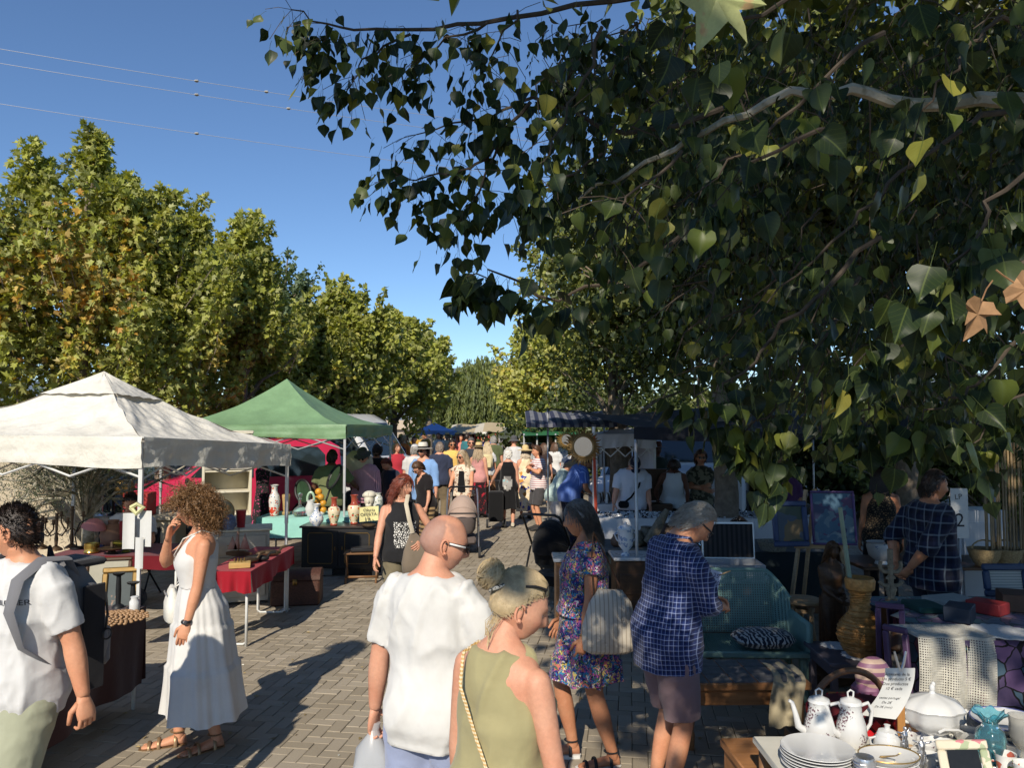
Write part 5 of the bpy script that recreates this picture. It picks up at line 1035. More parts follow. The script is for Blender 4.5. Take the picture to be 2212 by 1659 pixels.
# ------------------------------------------------------------------ small goods, each a thing
def lathe_item(name, label, cat, loc, prof, m, n=28, group=None, sc_=1., rz=0., extra=None):
    mb = MB().lathe([(max(r, .0005) * sc_, z * sc_) for r, z in prof], n); return mb.build(name, m, None, True, 50, label, cat, group, loc, rz)
VASE_R = [(.04, 0), (.05, .005), (.052, .02), (.045, .03), (.075, .12), (.088, .19), (.08, .24), (.045, .27), (.038, .3), (.038, .36), (.055, .385), (.05, .388), (.034, .36), (.03, .28)]
VASE_B = [(.05, 0), (.055, .01), (.095, .06), (.1, .1), (.08, .15), (.035, .2), (.03, .26), (.06, .3), (.055, .3), (.026, .26)]
VASE_T = [(.055, 0), (.06, .01), (.075, .1), (.085, .22), (.07, .3), (.045, .34), (.04, .42), (.065, .45), (.06, .45), (.035, .42)]
SATS = mat('satsuma_glaze', (.6, .5, .36), .25, 0, pat=lambda nt, co: mixc(nt, mth(nt, 'ADD', mth(nt, 'GREATER_THAN', nd(nt, 'SeparateXYZ', {0: co}).outputs[2], .268), mth(nt, 'LESS_THAN', nd(nt, 'SeparateXYZ', {0: co}).outputs[2], .028)), P_vor([(0, (.7, .6, .42)), (.55, (.5, .08, .04)), (.66, (.7, .6, .42)), (.78, (.12, .25, .12)), (.86, (.65, .3, .05)), (.92, (.7, .6, .42))], 42, .03)(nt, co), (.32, .06, .035)), coat=.4)
CHWH = mat('white_red_glaze', (.65, .64, .6), .2, 0, pat=lambda nt, co: mixc(nt, mth(nt, 'LESS_THAN', nd(nt, 'SeparateXYZ', {0: co}).outputs[2], .13), P_vor([(0, (.66, .65, .62)), (.62, (.25, .3, .35)), (.72, (.66, .65, .62)), (.86, (.55, .15, .08)), (.92, (.66, .65, .62))], 50, .03)(nt, co), P_vor([(0, (.6, .06, .03)), (.7, (.66, .62, .55))], 40, .02)(nt, co)), coat=.4)
BLWH = mat('blue_white_glaze', (.6, .62, .66), .2, 0, pat=P_vor([(0, (.68, .69, .7)), (.65, (.2, .28, .45)), (.75, (.68, .69, .7)), (.9, (.32, .4, .55))], 45, .05), coat=.4)
GLASS = mat('clear_glass', (.85, .9, .9), .04, 0, glass=.92, spec=.6); BRASS = mat('old_brass', (.32, .2, .07), .4, .3, 30, metal=.85); COPPER = mat('dark_bronze', (.12, .08, .05), .45, .3, 30, metal=.7); TERRA = mat('terracotta', (.28, .15, .09), .85, .2); CREAMP = mat('cream_paint', (.66, .61, .48), .6, .1, 4, bump=.001); IRON = mat('black_iron', (.015, .015, .016), .5, .2, metal=.3)
CER = mat('white_ceramic', (.62, .62, .61), .18, .04, coat=.5)
lathe_item('vase', 'cream and red painted vase standing left on the black cabinet', 'vase', (gx(801, 10.85) - .49, 10.8, .705), VASE_R, SATS); lathe_item('vase', 'cream and red painted vase standing right on the black cabinet', 'vase', (gx(801, 10.85) - .24, 10.95, .705), VASE_R, SATS, sc_=1.06)
lathe_item('vase', 'squat blue and white vase with a flared neck on the black cabinet', 'vase', (gx(801, 10.85) - .73, 10.78, .705), VASE_B, BLWH); lathe_item('vase', 'tall white vase with red flowers on the mint cloth', 'vase', (gx(596, 11.4), 11.4, .77), VASE_T, CHWH)
lathe_item('vase', 'slim tan vase behind the tent pole', 'vase', (gx(621, 11.5), 11.5, .77), [(.05, 0), (.06, .03), (.04, .05), (.05, .15), (.06, .28), (.055, .3), (.045, .29)], mat('tan_glaze', (.42, .28, .12), .35, .3, 20)); lathe_item('vase', 'white vase with grey brush marks beside the plaster bust', 'vase', (gx(907, 11.4) - .62, 11.45, .77), [(.04, 0), (.06, .05), (.075, .18), (.07, .26), (.04, .3), (.05, .33), (.045, .33)], mat('grey_brush_glaze', (.6, .6, .56), .25, 0, pat=P_blotch((.62, .62, .57), (.2, .24, .2), 30, .56)))
lathe_item('decanter', 'round glass decanter with ball stopper on the mint cloth', 'decanter', (gx(653, 11.4), 11.35, .77), [(.06, 0), (.1, .02), (.11, .06), (.08, .11), (.025, .15), (.02, .24), (.04, .25), (.02, .255), (.018, .27), (.035, .29), (.035, .32), (.01, .34)], GLASS)
lathe_item('urn', 'dark red glass jar with a lid on the mint cloth', 'jar', (gx(773, 11.4), 11.4, .77), [(.05, 0), (.07, .03), (.075, .12), (.05, .16), (.06, .18), (.065, .2), (.02, .22), (.02, .25)], mat('ruby_glass', (.2, .01, .015), .1, .1, coat=.5))
fruit = thing('fruit_ornament', 'stacked orange and lemon ornament between the vases', 'ornament', (gx(693, 11.5), 11.5, .77))
for i, (x, z) in enumerate(((-.06, .08), (.05, .07), (-.01, .16), (.05, .17), (-.05, .23), (.02, .26), (-.015, .34))): MB().ell((x, .02 * math.sin(i), z), (.055, .055, .052), 12, 9).build('fruit', mat('orange_glaze', (.6, .28, .03), .35, .15), fruit)
MB().lathe([(.07, 0), (.075, .02), (.05, .05)], 16).build('dish', CER, fruit)
gv = thing('jug', 'white jug with a pale green loop handle', 'jug', (gx(674, 11.3), 11.3, .77)); MB().lathe([(.04, 0), (.07, .05), (.08, .12), (.05, .2), (.06, .24), (.055, .24), (.045, .2)], 20).build('jug_body', CER, gv); MB().tube([(.05 * math.cos(t), 0, .25 + .1 * math.sin(t)) for t in np.linspace(-.3, 3.44, 12)], .018, 8).build('handle', mat('pale_green_glaze', (.35, .5, .36), .3), gv)
tagp = thing('price_card', 'yellow handwritten price card reading OFERTA 19 among the vases', 'price card', (gx(808, 10.9) - .03, 10.75, .71), .1)
MB().grid(lambda u, v: (-.13 + .26 * u, .02 * math.sin(u * 3), .05 + .2 * v + .02 * u), 4, 3).build('card', mat('yellow_card', (.72, .66, .32), .8, .05), tagp); ink = MB()
for tx, sz, x, z, r in (('Oferta', .06, .0, .215, .06), ('OFERTA:', .062, .0, .155, .06), ('19,-', .085, .0, .085, .08)): text_on(ink, tx, sz, basis((1, 0, r), (-r, 0, 1), (x, -.004, z)))
ink.build('writing', INK, tagp, False)
MB().lathe([(.1, 0), (.1, .02), (.04, .03)], 16).build('stand', COPPER, tagp)
bust = thing('bust', 'cream plaster bust of a turbaned head on a dark plinth', 'bust', (gx(800, 11.0), 11.0, .77)); MB().ell((0, .0, .27), (.075, .09, .1), 18, 14).ell((0, .01, .34), (.095, .105, .06), 18, 10).tube([(-.08, .02, .33), (0, -.07, .35), (.085, .02, .34)], .03, 8).ell((0, -.09, .25), (.016, .025, .03)).ell((0, -.07, .2), (.045, .03, .03)).lathe([(.13, .05), (.12, .08), (.06, .13), (.05, .2)], 18, 0, (0, .02, 0)).build('head', mat('plaster', (.6, .56, .46), .8, .1, 20), bust); MB().box((0, 0, .025), (.22, .2, .05), bev=.008).build('plinth', IRON, bust)
# black cabinet with gilt mouldings
cab = thing('sideboard', 'black two-door cabinet with gilt mouldings in front of the mint cloth', 'cabinet', (gx(741, 10.9), 10.95, 0), -.02); BLKP = mat('black_lacquer', (.022, .022, .024), .35, .15, 8); GILT = mat('gilt', (.24, .15, .05), .45, .3, metal=.6)
MB().box((0, 0, .4), (1.04, .4, .56), bev=.006).build('carcass', BLKP, cab); MB().box((0, 0, .69), (1.1, .45, .028), bev=.006).build('cabinet_top', mat('black_marble', (.05, .04, .035), .3, .3), cab)
for s in (-1, 1):
    d = MB().box((s * .255, -.206, .4), (.48, .016, .5), bev=.004).build('door', BLKP, cab); P = [(x, z) for x, z in ((-.17, -.19), (-.15, -.21), (.15, -.21), (.17, -.19), (.17, .19), (.15, .21), (-.15, .21), (-.17, .19), (-.17, -.19))]
    MB().tube([(s * .255 + x, -.218, .4 + z) for x, z in P], .006, 6).build('moulding', GILT, d); MB().ell((s * .05, -.225, .4), (.009, .012, .03)).build('handle', GILT, d)
    for y in (-.17, .17): MB().box((s * .49, y, .06), (.05, .05, .12), bev=.004).build('leg', BLKP, cab)
for i in range(2):
    cr = thing('crate', ('grey slatted crate under the black cabinet, left one', 'black slatted crate under the black cabinet, right one')[i], 'crate', (gx(700 + 60 * i, 11) - .02, 11.0, 0)); cm = mat('grey_crate' if not i else 'black_crate', (.3, .3, .3) if not i else (.03, .03, .03), .6)
    for j in range(5): MB().box((0, -.15, .02 + j * .022), (.4, .01, .012)).build('slat', cm, cr, False)
    MB().box((0, .02, .055), (.38, .3, .1)).build('tub', cm, cr, False)
st = thing('folding_stool', 'small wooden folding table with crossed legs beside the red-haired woman', 'folding table', (gx(788, 10.6), 10.5, 0), .1)
for i in range(5): MB().box((0, -.14 + .07 * i, .39), (.46, .06, .016), bev=.003).build('slat', WOODM, st)
for sx in (-1, 1):
    for sy in (-1, 1): MB().tube([(sx * .2, sy * .17, 0), (sx * .2, -sy * .17, .38)], .014, 6).build('leg', WOODM, st)
MB().box((0, -.12, .08), (.42, .02, .03)).build('stretcher', WOODM, st); MB().box((0, .0, .43), (.3, .22, .05), bev=.01, R=rotm(0, 0, .2)).build('toolbox', BLKP, label='dark box lying on the small folding table', cat='box', loc=(gx(788, 10.6), 10.5, 0))
tr = thing('wicker_trunk', 'dark brown wicker trunk with a domed lid on the paving', 'trunk', (gx(640, 9.1), 9.25, 0), .12); WICK = mat('dark_wicker', (.07, .028, .018), .6, .5, 60, bump=.006, bscale=90)
MB().box((0, 0, .15), (.56, .36, .3), bev=.02).build('base', WICK, tr); MB().loft([[(x, .185 * math.cos(t), .3 + .11 * math.sin(t)) for t in np.linspace(0, PI, 12)] for x in np.linspace(-.285, .285, 6)]).build('lid', WICK, tr); MB().box((0, -.19, .28), (.05, .012, .07)).build('latch', BRASS, tr)
# cream hutch, cream commode with a globe
hu = thing('hutch', 'tall cream painted hutch with carved doors and open shelves', 'cabinet', (gx(490, 10.9), 10.95, 0), .4); hw = .62
for s in (-1, 1): MB().box((s * hw / 2, 0, 1.0), (.03, .36, 2.0), bev=.004).build('side_panel', CREAMP, hu)
MB().box((0, .17, 1.0), (hw, .02, 2.0)).build('back_panel', CREAMP, hu); MB().box((0, 0, 2.0), (hw + .06, .4, .05), bev=.01).build('cornice', CREAMP, hu)
for z in (.86, 1.17, 1.46): MB().box((0, -.01, z), (hw - .034, .32, .025), bev=.003).build('shelf', CREAMP, hu)
for s in (-1, 1):
    d = MB().box((s * hw * .245, -.175, 1.72), (hw * .48, .02, .48), bev=.004).build('door', mat('grey_cream', (.42, .39, .33), .6, .15), hu)
    MB().tube([(s * hw * .245 + .06 * math.cos(t), -.19, 1.72 + .06 * math.sin(t)) for t in np.linspace(0, 2 * PI, 17)], .009, 6).ell((s * hw * .245, -.192, 1.72), (.025, .012, .025)).build('rosette', MATS['grey_cream'], d)
    for z in (1.55, 1.89): MB().box((s * hw * .245, -.188, z), (hw * .38, .01, .012)).build('moulding', MATS['grey_cream'], d)
    MB().box((s * .02, -.193, 1.66), (.01, .015, .05)).build('handle', BRASS, d)
MB().box((0, -.1, .45), (hw, .5, .8), bev=.006).build('base_cabinet', CREAMP, hu)
for i in range(2):
    for j in range(2): dd = MB().box((-.15 + .3 * j, -.36, .28 + .3 * i), (.27, .02, .24), bev=.004).build('drawer', MATS['grey_cream'], hu); MB().ell((-.15 + .3 * j, -.38, .28 + .3 * i), .012).build('knob', BRASS, dd)
cm = thing('commode', 'low cream commode in front of the hutch holding the globe', 'cabinet', (gx(520, 9.2), 9.35, 0), .3); MB().box((0, 0, .44), (.62, .4, .82), bev=.008).build('carcass', MATS['grey_cream'], cm); MB().box((0, 0, .87), (.68, .46, .03), bev=.008).build('commode_top', CREAMP, cm)
for i in range(3): d = MB().box((0, -.21, .2 + .25 * i), (.54, .02, .21), bev=.005).build('drawer', MATS['grey_cream'], cm); MB().tube([(-.16, -.225, .2 + .25 * i), (-.12, -.24, .19 + .25 * i), (-.08, -.225, .2 + .25 * i)], .006, 5).build('handle', BRASS, d)
gl_ = thing('globe', 'old yellowed desk globe on a stand in front of the hutch', 'globe', (gx(480, 9.1), 9.15, .885)); MB().ell((0, 0, .2), .135, 26, 18).build('sphere', mat('globe_map', (.5, .42, .2), .4, 0, pat=P_blotch((.52, .46, .25), (.36, .26, .1), 9, .55, 1.)), gl_)
MB().tube([(.148 * math.sin(t), 0, .2 + .148 * math.cos(t)) for t in np.linspace(.2, 3.3, 20)], .006, 6).build('meridian_ring', BRASS, gl_); MB().lathe([(.09, 0), (.09, .015), (.02, .03), (.015, .06)], 18).build('stand', WOODT, gl_)
lathe_item('cup', 'red patterned tall pot on the hutch shelf', 'pot', (gx(525, 9.3), 9.3, .885), [(.045, 0), (.06, .2), (.065, .205), (.06, .205)], mat('red_pot', (.45, .03, .04), .4, .2, 40)); lathe_item('bowl', 'blue glass bowl beside the globe', 'bowl', (gx(503, 9.15), 9.1, .885), [(.05, 0), (.09, .06), (.07, .14), (.03, .18)], mat('blue_grey_glaze', (.12, .16, .26), .2, .3, 30))
# goods on the red table
sh = thing('model_ship', 'wooden model sailing boat on the red cloth', 'model boat', (gx(528, 8.3), 8.2, .73)); MB().loft([[(x, .03 * w_ * c, .03 + .03 * s * w_) for c, s in ((1, 1), (.5, -1), (-.5, -1), (-1, 1))] for x, w_ in ((-.13, .5), (-.05, 1), (.06, 1), (.15, .15))]).build('hull', WOODT, sh); MB().tube([(0, 0, .05), (0, 0, .3)], .005, 5).build('mast', WOODM, sh)
for x0, x1, h in ((.01, .12, .22), (-.12, -.01, .18), (-.05, .02, .26)): MB().prism([(x0, .07), (x1, .07), ((x0 + x1) / 2, .07 + h * .8)], .004).build('sail', mat('linen_sail', (.36, .2, .15), .9), sh)
chs = thing('chess_box', 'pale wooden games box on the corner of the red cloth', 'box', (-2.66, 7.6, .728), .3); MB().box((0, 0, .025), (.2, .14, .05), bev=.004).build('box', mat('yellow_wood', (.5, .33, .12), .5, .1, pat=P_wood((.55, .37, .14), (.42, .27, .09))), chs)
for i in range(4): MB().lathe([(.01, .05), (.006, .07), (.008, .085), (.001, .09)], 8, 0, (-.05 + .03 * i, .02 * (i % 2), 0)).build('chess_piece', BRASS, chs)
for i, (u, v, m_, lb) in enumerate(((560, 7.9, IRON, 'dark metal boat ornament on the red cloth'), (585, 8.2, COPPER, 'bronze duck ornament on the red cloth'), (540, 7.75, COPPER, 'dark carved ornament near the front of the red cloth'))):
    t = thing('ornament', lb, 'ornament', (gx(u, v), v, .728), .4 * i); MB().ell((0, 0, .035), (.13, .04, .035)).tube([(.1, 0, .04), (.14, 0, .09), (.19, 0, .1)], .013, 6).build('body', m_, t)
# goods on the maroon table
for i, (u, d, h, lb) in enumerate(((100, 8.5, .3, 'brass candelabrum at the left end of the maroon cloth'), (130, 8.4, .34, 'brass candelabrum second from the left on the maroon cloth'), (163, 8.55, .4, 'tall brass candelabrum next to the pink lamp'))):
    t = thing('candelabrum', lb, 'candelabrum', (gx(u, d), d, .76)); MB().lathe([(.07, 0), (.06, .02), (.015, .05), (.02, .12), (.012, .2), (.018, h)], 12).build('stem', COPPER, t)
    for s in (-1, 0, 1):
        if s: MB().tube([(0, 0, h * .55), (s * .06, 0, h * .45), (s * .12, 0, h * .7), (s * .12, 0, h * .85)], .008, 6).build('arm', COPPER, t)
        MB().lathe([(.008, 0), (.03, .01), (.03, .015), (.016, .02), (.018, .06)], 10, 0, (s * .12, 0, h * (.85 if s else 1))).build('cup', COPPER, t)
lp = thing('table_lamp', 'desk lamp with a faded pink shade on the maroon cloth', 'lamp', (gx(195, 8.5), 8.5, .76)); MB().tube([(-.1, 0, 0), (-.13, 0, .15), (-.08, 0, .28), (0, 0, .32)], .008, 6).build('arm', IRON, lp); MB().lathe([(.13, 0), (.12, .02), (.07, .08), (.02, .1)], 20, 0, (.03, 0, .25), M=rotm(.1, .25)).build('lamp_shade', mat('pink_shade', (.5, .2, .2), .6), lp); MB().lathe([(.07, 0), (.07, .02), (.01, .03)], 14, 0, (-.1, 0, 0)).build('base', IRON, lp)
lp = thing('table_lamp', 'black desk lamp with a round grey shade on the maroon cloth', 'lamp', (gx(222, 8.6), 8.6, .76)); MB().tube([(0, 0, 0), (0, 0, .24), (.03, 0, .27)], .01, 6).build('arm', IRON, lp); MB().ell((.05, 0, .27), (.08, .05, .06)).build('lamp_shade', mat('grey_shade', (.3, .28, .26), .5), lp); MB().lathe([(.06, 0), (.06, .02), (.01, .03)], 14).build('base', mat('blue_base', (.05, .09, .3), .4), lp)
lathe_item('clay_pot', 'round terracotta pot on the maroon cloth', 'pot', (gx(252, 8.6), 8.6, .76), [(.06, 0), (.12, .06), (.14, .14), (.1, .22), (.05, .26), (.06, .3), (.045, .3)], TERRA); lathe_item('cup', 'dark red tapered beaker on the maroon cloth', 'beaker', (gx(278, 8.5), 8.5, .76), [(.05, 0), (.065, .3), (.068, .3), (.06, .29)], mat('dark_red_gloss', (.3, .02, .03), .3, .1))
lathe_item('brass_pot', 'polished brass pot at the front of the maroon cloth', 'pot', (gx(212, 8.3), 8.25, .76), [(.075, 0), (.08, .01), (.07, .03), (.075, .06), (.072, .1), (.06, .1), (.055, .05)], mat('bright_brass', (.5, .32, .08), .25, .2, metal=.9)); lathe_item('dish', 'green enamel footed dish on the maroon cloth', 'dish', (gx(285, 8.35), 8.3, .76), [(.05, 0), (.02, .03), (.1, .08), (.15, .11), (.14, .11)], mat('green_brass', (.28, .27, .04), .4, .3, metal=.3))
lathe_item('dish', 'dark bronze dish with a bird on the maroon cloth', 'dish', (gx(255, 8.25), 8.2, .76), [(.06, 0), (.03, .03), (.13, .05), (.14, .06), (.02, .06), (.015, .12)], COPPER)
def picture(label, loc, w_, h, rz, tilt, fm, art, fw=.05):
    t = thing('framed_picture', label, 'picture', loc, rz); M = rotm(tilt)
    MB().box((0, 0, 0), (w_ - fw * 1.6, .012, h - fw * 1.6), R=None).build('canvas', art, t, False)
    for x, z, a, b in ((0, h / 2 - fw / 2, w_, fw), (0, -h / 2 + fw / 2, w_, fw), (w_ / 2 - fw / 2, 0, fw, h - 2 * fw), (-w_ / 2 + fw / 2, 0, fw, h - 2 * fw)): MB().box((x, -.008, z), (a, .035, b), bev=.01).build('frame', fm, t)
    t.rotation_euler = (tilt, 0, rz); return t
picture('framed watercolour with a wide cream mount leaning under the maroon table', (gx(243, 7.6), 7.6, .6), .42, .44, .25, -.22, WOODT, mat('watercolour', (.5, .48, .4), .8, .1, pat=P_blotch((.36, .34, .27), (.2, .24, .22), 5, .62)), .035)
picture('gilt-framed dark oil portrait leaning beside the watercolour', (gx(280, 7.2), 7.1, .62), .3, .4, .3, -.3, GILT, mat('oil_portrait', (.05, .06, .06), .4, .2, pat=P_blotch((.04, .055, .055), (.3, .18, .12), 7, .66)))
for i, (u, d, h, lb) in enumerate(((266, 5.85, .26, 'taller black pillar candlestick on the brown cloth'), (297, 5.8, .2, 'shorter black pillar candlestick on the brown cloth'))): lathe_item('candlestick', lb, 'candlestick', (gx(u, d), d, .755), [(.045, 0), (.04, .015), (.018, .03), (.02, h * .5), (.016, h * .9), (.04, h * .95), (.045, h), (.03, h)], IRON, 14)
lathe_item('jar', 'small white porcelain jar on the brown cloth', 'jar', (gx(308, 5.75), 5.7, .755), [(.03, 0), (.036, .02), (.036, .08), (.025, .1), (.03, .115), (.02, .12)], CER, 14)
nk = thing('shell_mat', 'round mat of strung brown shells on the brown cloth', 'mat', (gx(262, 5.5), 5.45, .757)); NKM = mat('brown_shell', (.32, .18, .08), .5, .4, 60)
nm = MB()
for i in range(170): a, r = i * 2.4, .018 * math.sqrt(i); nm.ell((r * math.cos(a), r * math.sin(a), .02 + .03 * (1 - r / .24)), (.014, .011, .008), 6, 4)
o_ = nm.build('shells', NKM, nk); o_['kind'] = 'stuff'
# the seated stallholder
sea = Person('young man in a white t-shirt seated behind the maroon table', gx(285, 9.35), 9.4, 1.72, 15, 'm', 'tan', 2, yaw=8, pitch=24, lh=(.14, -.28, 1.02), rh=(-.1, -.3, 1.02), lel=(1, .3, -.5), rel=(-1, .3, -.5), sit=.45, lf=(.14, -.5), rf=(-.14, -.5), z=-.41); sea.top(WHT, .9, .42, .02, wr=.01); sea.hair(HM['dark'], 'up', 600, length=.018, vol=.008)
sea.legs(cloth('dark_jeans', (.03, .035, .05)), .2, .02, waist=.95)
ch = thing('folding_chair', 'black folding chair the young stallholder sits on', 'chair', (gx(285, 9.35), 9.55, 0)); MB().box((0, 0, .44), (.42, .4, .03), bev=.01).build('seat', IRON, ch); MB().box((0, .2, .72), (.4, .02, .2), bev=.008).build('backrest', IRON, ch)
for sx in (-1, 1):
    for a, b in ((-.25, .2), (.25, -.2)): MB().tube([(sx * .2, a, 0), (sx * .2, b, .44 if b < 0 else .8)], .012, 6).build('leg', IRON, ch)
# the grey backpack worn by the man at the left
def local_of(p, pts): return [p.root.matrix_basis @ p.pt(q) for q in pts]
bk = thing('backpack', 'grey backpack on the back of the man at the left edge', 'backpack', bpm.root.location, bpm.root.rotation_euler.z); GREYB = cloth('grey_nylon', S(112, 112, 116)); DARKB = cloth('dark_nylon', (.02, .02, .024)); k = bpm.k
rg = []
for z, hw, y0, y1 in ((.86, .1, .17, .24), (.9, .15, .15, .34), (1.05, .17, .145, .38), (1.2, .165, .145, .36), (1.34, .15, .14, .31), (1.43, .12, .13, .25), (1.46, .06, .14, .2)): rg.append([(hw * np.sign(math.cos(t)) * abs(math.cos(t)) ** .6, (y0 + y1) / 2 + (y1 - y0) / 2 * np.sign(math.sin(t)) * abs(math.sin(t)) ** .7, z) for t in np.linspace(0, 2 * PI, 24, endpoint=False)])
V, F = MB().loft(rg).arrays(); me_ = remeshed(V * k, F, .014, 2); V = np.zeros(len(me_.vertices) * 3); me_.vertices.foreach_get('co', V); V = V.reshape(-1, 3); V += .009 * np.c_[vnoise(V * 13, 1), vnoise(V * 13, 2), vnoise(V * 13, 3)]; me_.vertices.foreach_set('co', V.ravel()); me_.polygons.foreach_set('use_smooth', [True] * len(me_.polygons)); me_.materials.append(GREYB); link('main_pack', me_, bk)
MB().box((0, .375 * k, 1.02 * k), (.22, .06, .2), bev=.025).build('front_pocket', GREYB, bk); MB().box((0, .26 * k, 1.44 * k), (.24, .2, .035), bev=.016).build('lid_flap', DARKB, bk); MB().box((.172 * k, .24 * k, 1.1 * k), (.012, .12, .5), bev=.005).build('side_panel', DARKB, bk); MB().tube([(.02, .14 * k, 1.46 * k), (0, .13 * k, 1.53 * k), (-.02, .14 * k, 1.46 * k)], .01, 6).build('haul_loop', DARKB, bk)
for sx in (1, -1): MB().tube([tuple(bpm.pt(p)) for p in ((sx * .1, .2, 1.38), (sx * .125, .13, 1.485), (sx * .14, .0, 1.5), (sx * .15, -.12, 1.43), (sx * .165, -.165, 1.3), (sx * .185, -.12, 1.14), (sx * .2, .02, 1.02), (sx * .16, .18, .95))], [.03, .034, .036, .034, .028, .018, .016, .014], 8, flat=.3, up=(1, 0, 0)).build('shoulder_strap', GREYB if sx > 0 else DARKB, bk)
MB().tube([(.175 * k, .3 * k, 1.3 * k), (.19 * k, .3 * k, 1.2 * k), (.18 * k, .3 * k, 1.12 * k)], .006, 5).tube([(.19 * k + .0 * math.cos(t), .3 * k + .025 * math.cos(t), 1.1 * k + .025 * math.sin(t)) for t in np.linspace(0, 2 * PI, 13)], .004, 5).build('carabiner', IRON, bk)
# bags
hb = thing('handbag', 'white leather shoulder bag of the woman in the white dress', 'handbag', curly.root.location, curly.root.rotation_euler.z); HBM = mat('white_leather', (.66, .64, .58), .45, .05, bump=.002, bscale=60); k = curly.k
MB().loft([oval(z, a, b, b, 20, 3.2) + np.array([-.17, -.15, 0]) for z, a, b in ((.8, .12, .03), (.82, .14, .05), (.92, .12, .05), (1.0, .08, .03), (1.03, .075, .012))]).build('bag_body', HBM, hb, True, 60); MB().tube([(-.18, -.15, 1.0), (-.125, -.11, 1.08), (-.07, -.135, 1.17), (.01, -.158, 1.27), (.075, -.11, 1.38), (.095, .0, 1.43), (.09, .1, 1.4), (-.05, .11, 1.25), (-.18, -.02, 1.1), (-.22, -.12, 1.02)], .006, 6, flat=.4).build('bag_strap', HBM, hb); MB().tube([(-.09, -.195, .99), (-.17, -.2, 1.0), (-.25, -.19, .99)], .005, 5).build('zip', SILV, hb)
tb = thing('tote_bag', 'taupe slouchy shoulder bag of the red-haired woman', 'bag', red.root.location, red.root.rotation_euler.z); TAU = cloth('taupe_canvas', S(118, 106, 92)); V, F = MB().loft([oval(z, a, b, b, 24, 2.6) + np.array([x, -.2, 0]) for z, a, b, x in ((.66, .13, .04, .16), (.68, .18, .07, .16), (.78, .19, .07, .15), (.9, .14, .055, .12), (1.0, .08, .035, .09), (1.07, .03, .015, .06))]).arrays(); V = V + .014 * np.c_[vnoise(V * 16, 1), vnoise(V * 16, 2), vnoise(V * 9, 3)]; bo = MB().add(V, F).build('bag_body', TAU, tb, True, 70); MB().tube([(.06, -.22, 1.07), (.02, -.24, 1.2), (-.0, -.19, 1.35), (.04, -.1, 1.43), (.08, .0, 1.41), (.1, .1, 1.33)], .02, 6, flat=.25, up=(1, 0, 0)).build('bag_strap', mat('cream_strap', (.5, .44, .34), .8), tb)
V, F = text_arrays('INSIDE', .05); mbt = MB(); decal(mbt, bo, np.c_[V[:, 0] + .2, np.full(len(V), -.3), V[:, 1] + .74], F, None, (0, -1, 0)); mbt.build('lettering', INK, bo, False)
pb = thing('plastic_bag', 'crumpled translucent white plastic bag in the bald man\'s left hand', 'plastic bag', bald.wpt(tuple(bald.hands[1])) + Vector((0, 0, -.08))); V, F = MB().loft([oval(z, a, a * .8, a * .8, 26) for z, a in ((-.36, .03), (-.34, .1), (-.22, .12), (-.1, .07), (0, .02), (.03, .025))]).arrays(); V = V + .03 * np.c_[vnoise(V * 17, 1), vnoise(V * 17, 2), .5 * vnoise(V * 17, 3)]; MB().add(V, F).build('bag', mat('thin_plastic', (.7, .72, .74), .25, 0, trans=.4, alpha=.7), pb, True, 30)
cb = thing('crossbody_bag', 'small bag on a plaited tan cord worn across the blonde woman\'s back', 'bag', bl.root.location, bl.root.rotation_euler.z); CORD = mat('plaited_cord', (.5, .3, .1), .6, 0, pat=P_stripes((.52, .33, .12), (.68, .55, .36), 2, 90)); Pc = [(.09, -.1, 1.43), (.1, .0, 1.475), (.095, .085, 1.455), (.06, .135, 1.36), (-.02, .135, 1.2), (-.1, .145, 1.08), (-.17, .115, .98), (-.23, .03, .9)]
tp = MB()
for ph in (0, 2.1, 4.2):
    Q = []
    for i in range(70): f = i / 69 * (len(Pc) - 1); j = min(int(f), len(Pc) - 2); q = Vector(Pc[j]).lerp(Vector(Pc[j + 1]), f - j); q = bl.pt(q); Q.append(q + Vector((.0, .014, 0)) + Vector((.0042 * math.cos(i * 1.1 + ph), .003, .0042 * math.sin(i * 1.1 + ph))))
    tp.tube(Q, .0036, 5)
tp.build('cord', CORD, cb); MB().box(bl.pt((-.27, .0, .84)), (.07, .2, .16), bev=.03).build('pouch', cloth('green_pouch', S(96, 100, 60)), cb); MB().ell(bl.pt((-.2, .125, .95)), (.012, .012, .03)).build('bead', mat('turquoise', (.1, .35, .4), .3), cb)
fb = thing('striped_bag', 'pale striped canvas bag on the arm of the woman in the floral dress', 'bag', flo.root.location, flo.root.rotation_euler.z); V, F = MB().loft([oval(z, a, b, b, 24, 2.8) + np.array([.26, .1, 0]) for z, a, b in ((.74, .03, .12), (.77, .06, .17), (.9, .06, .17), (1.05, .04, .13), (1.12, .02, .08))]).arrays(); V = V + .012 * np.c_[vnoise(V * 15, 1), vnoise(V * 15, 2), vnoise(V * 9, 3)]; MB().add(V, F).build('bag_body', cloth('striped_canvas', (.5, .46, .4), .05, pat=P_stripes((.55, .5, .42), (.36, .31, .25), 1, 38, .25)), fb, True, 70); MB().tube([(.26, .0, 1.1), (.2, .0, 1.3), (.16, .02, 1.46), (.2, .1, 1.3), (.26, .18, 1.1)], .014, 6, flat=.3).build('bag_strap', LEATH, fb)
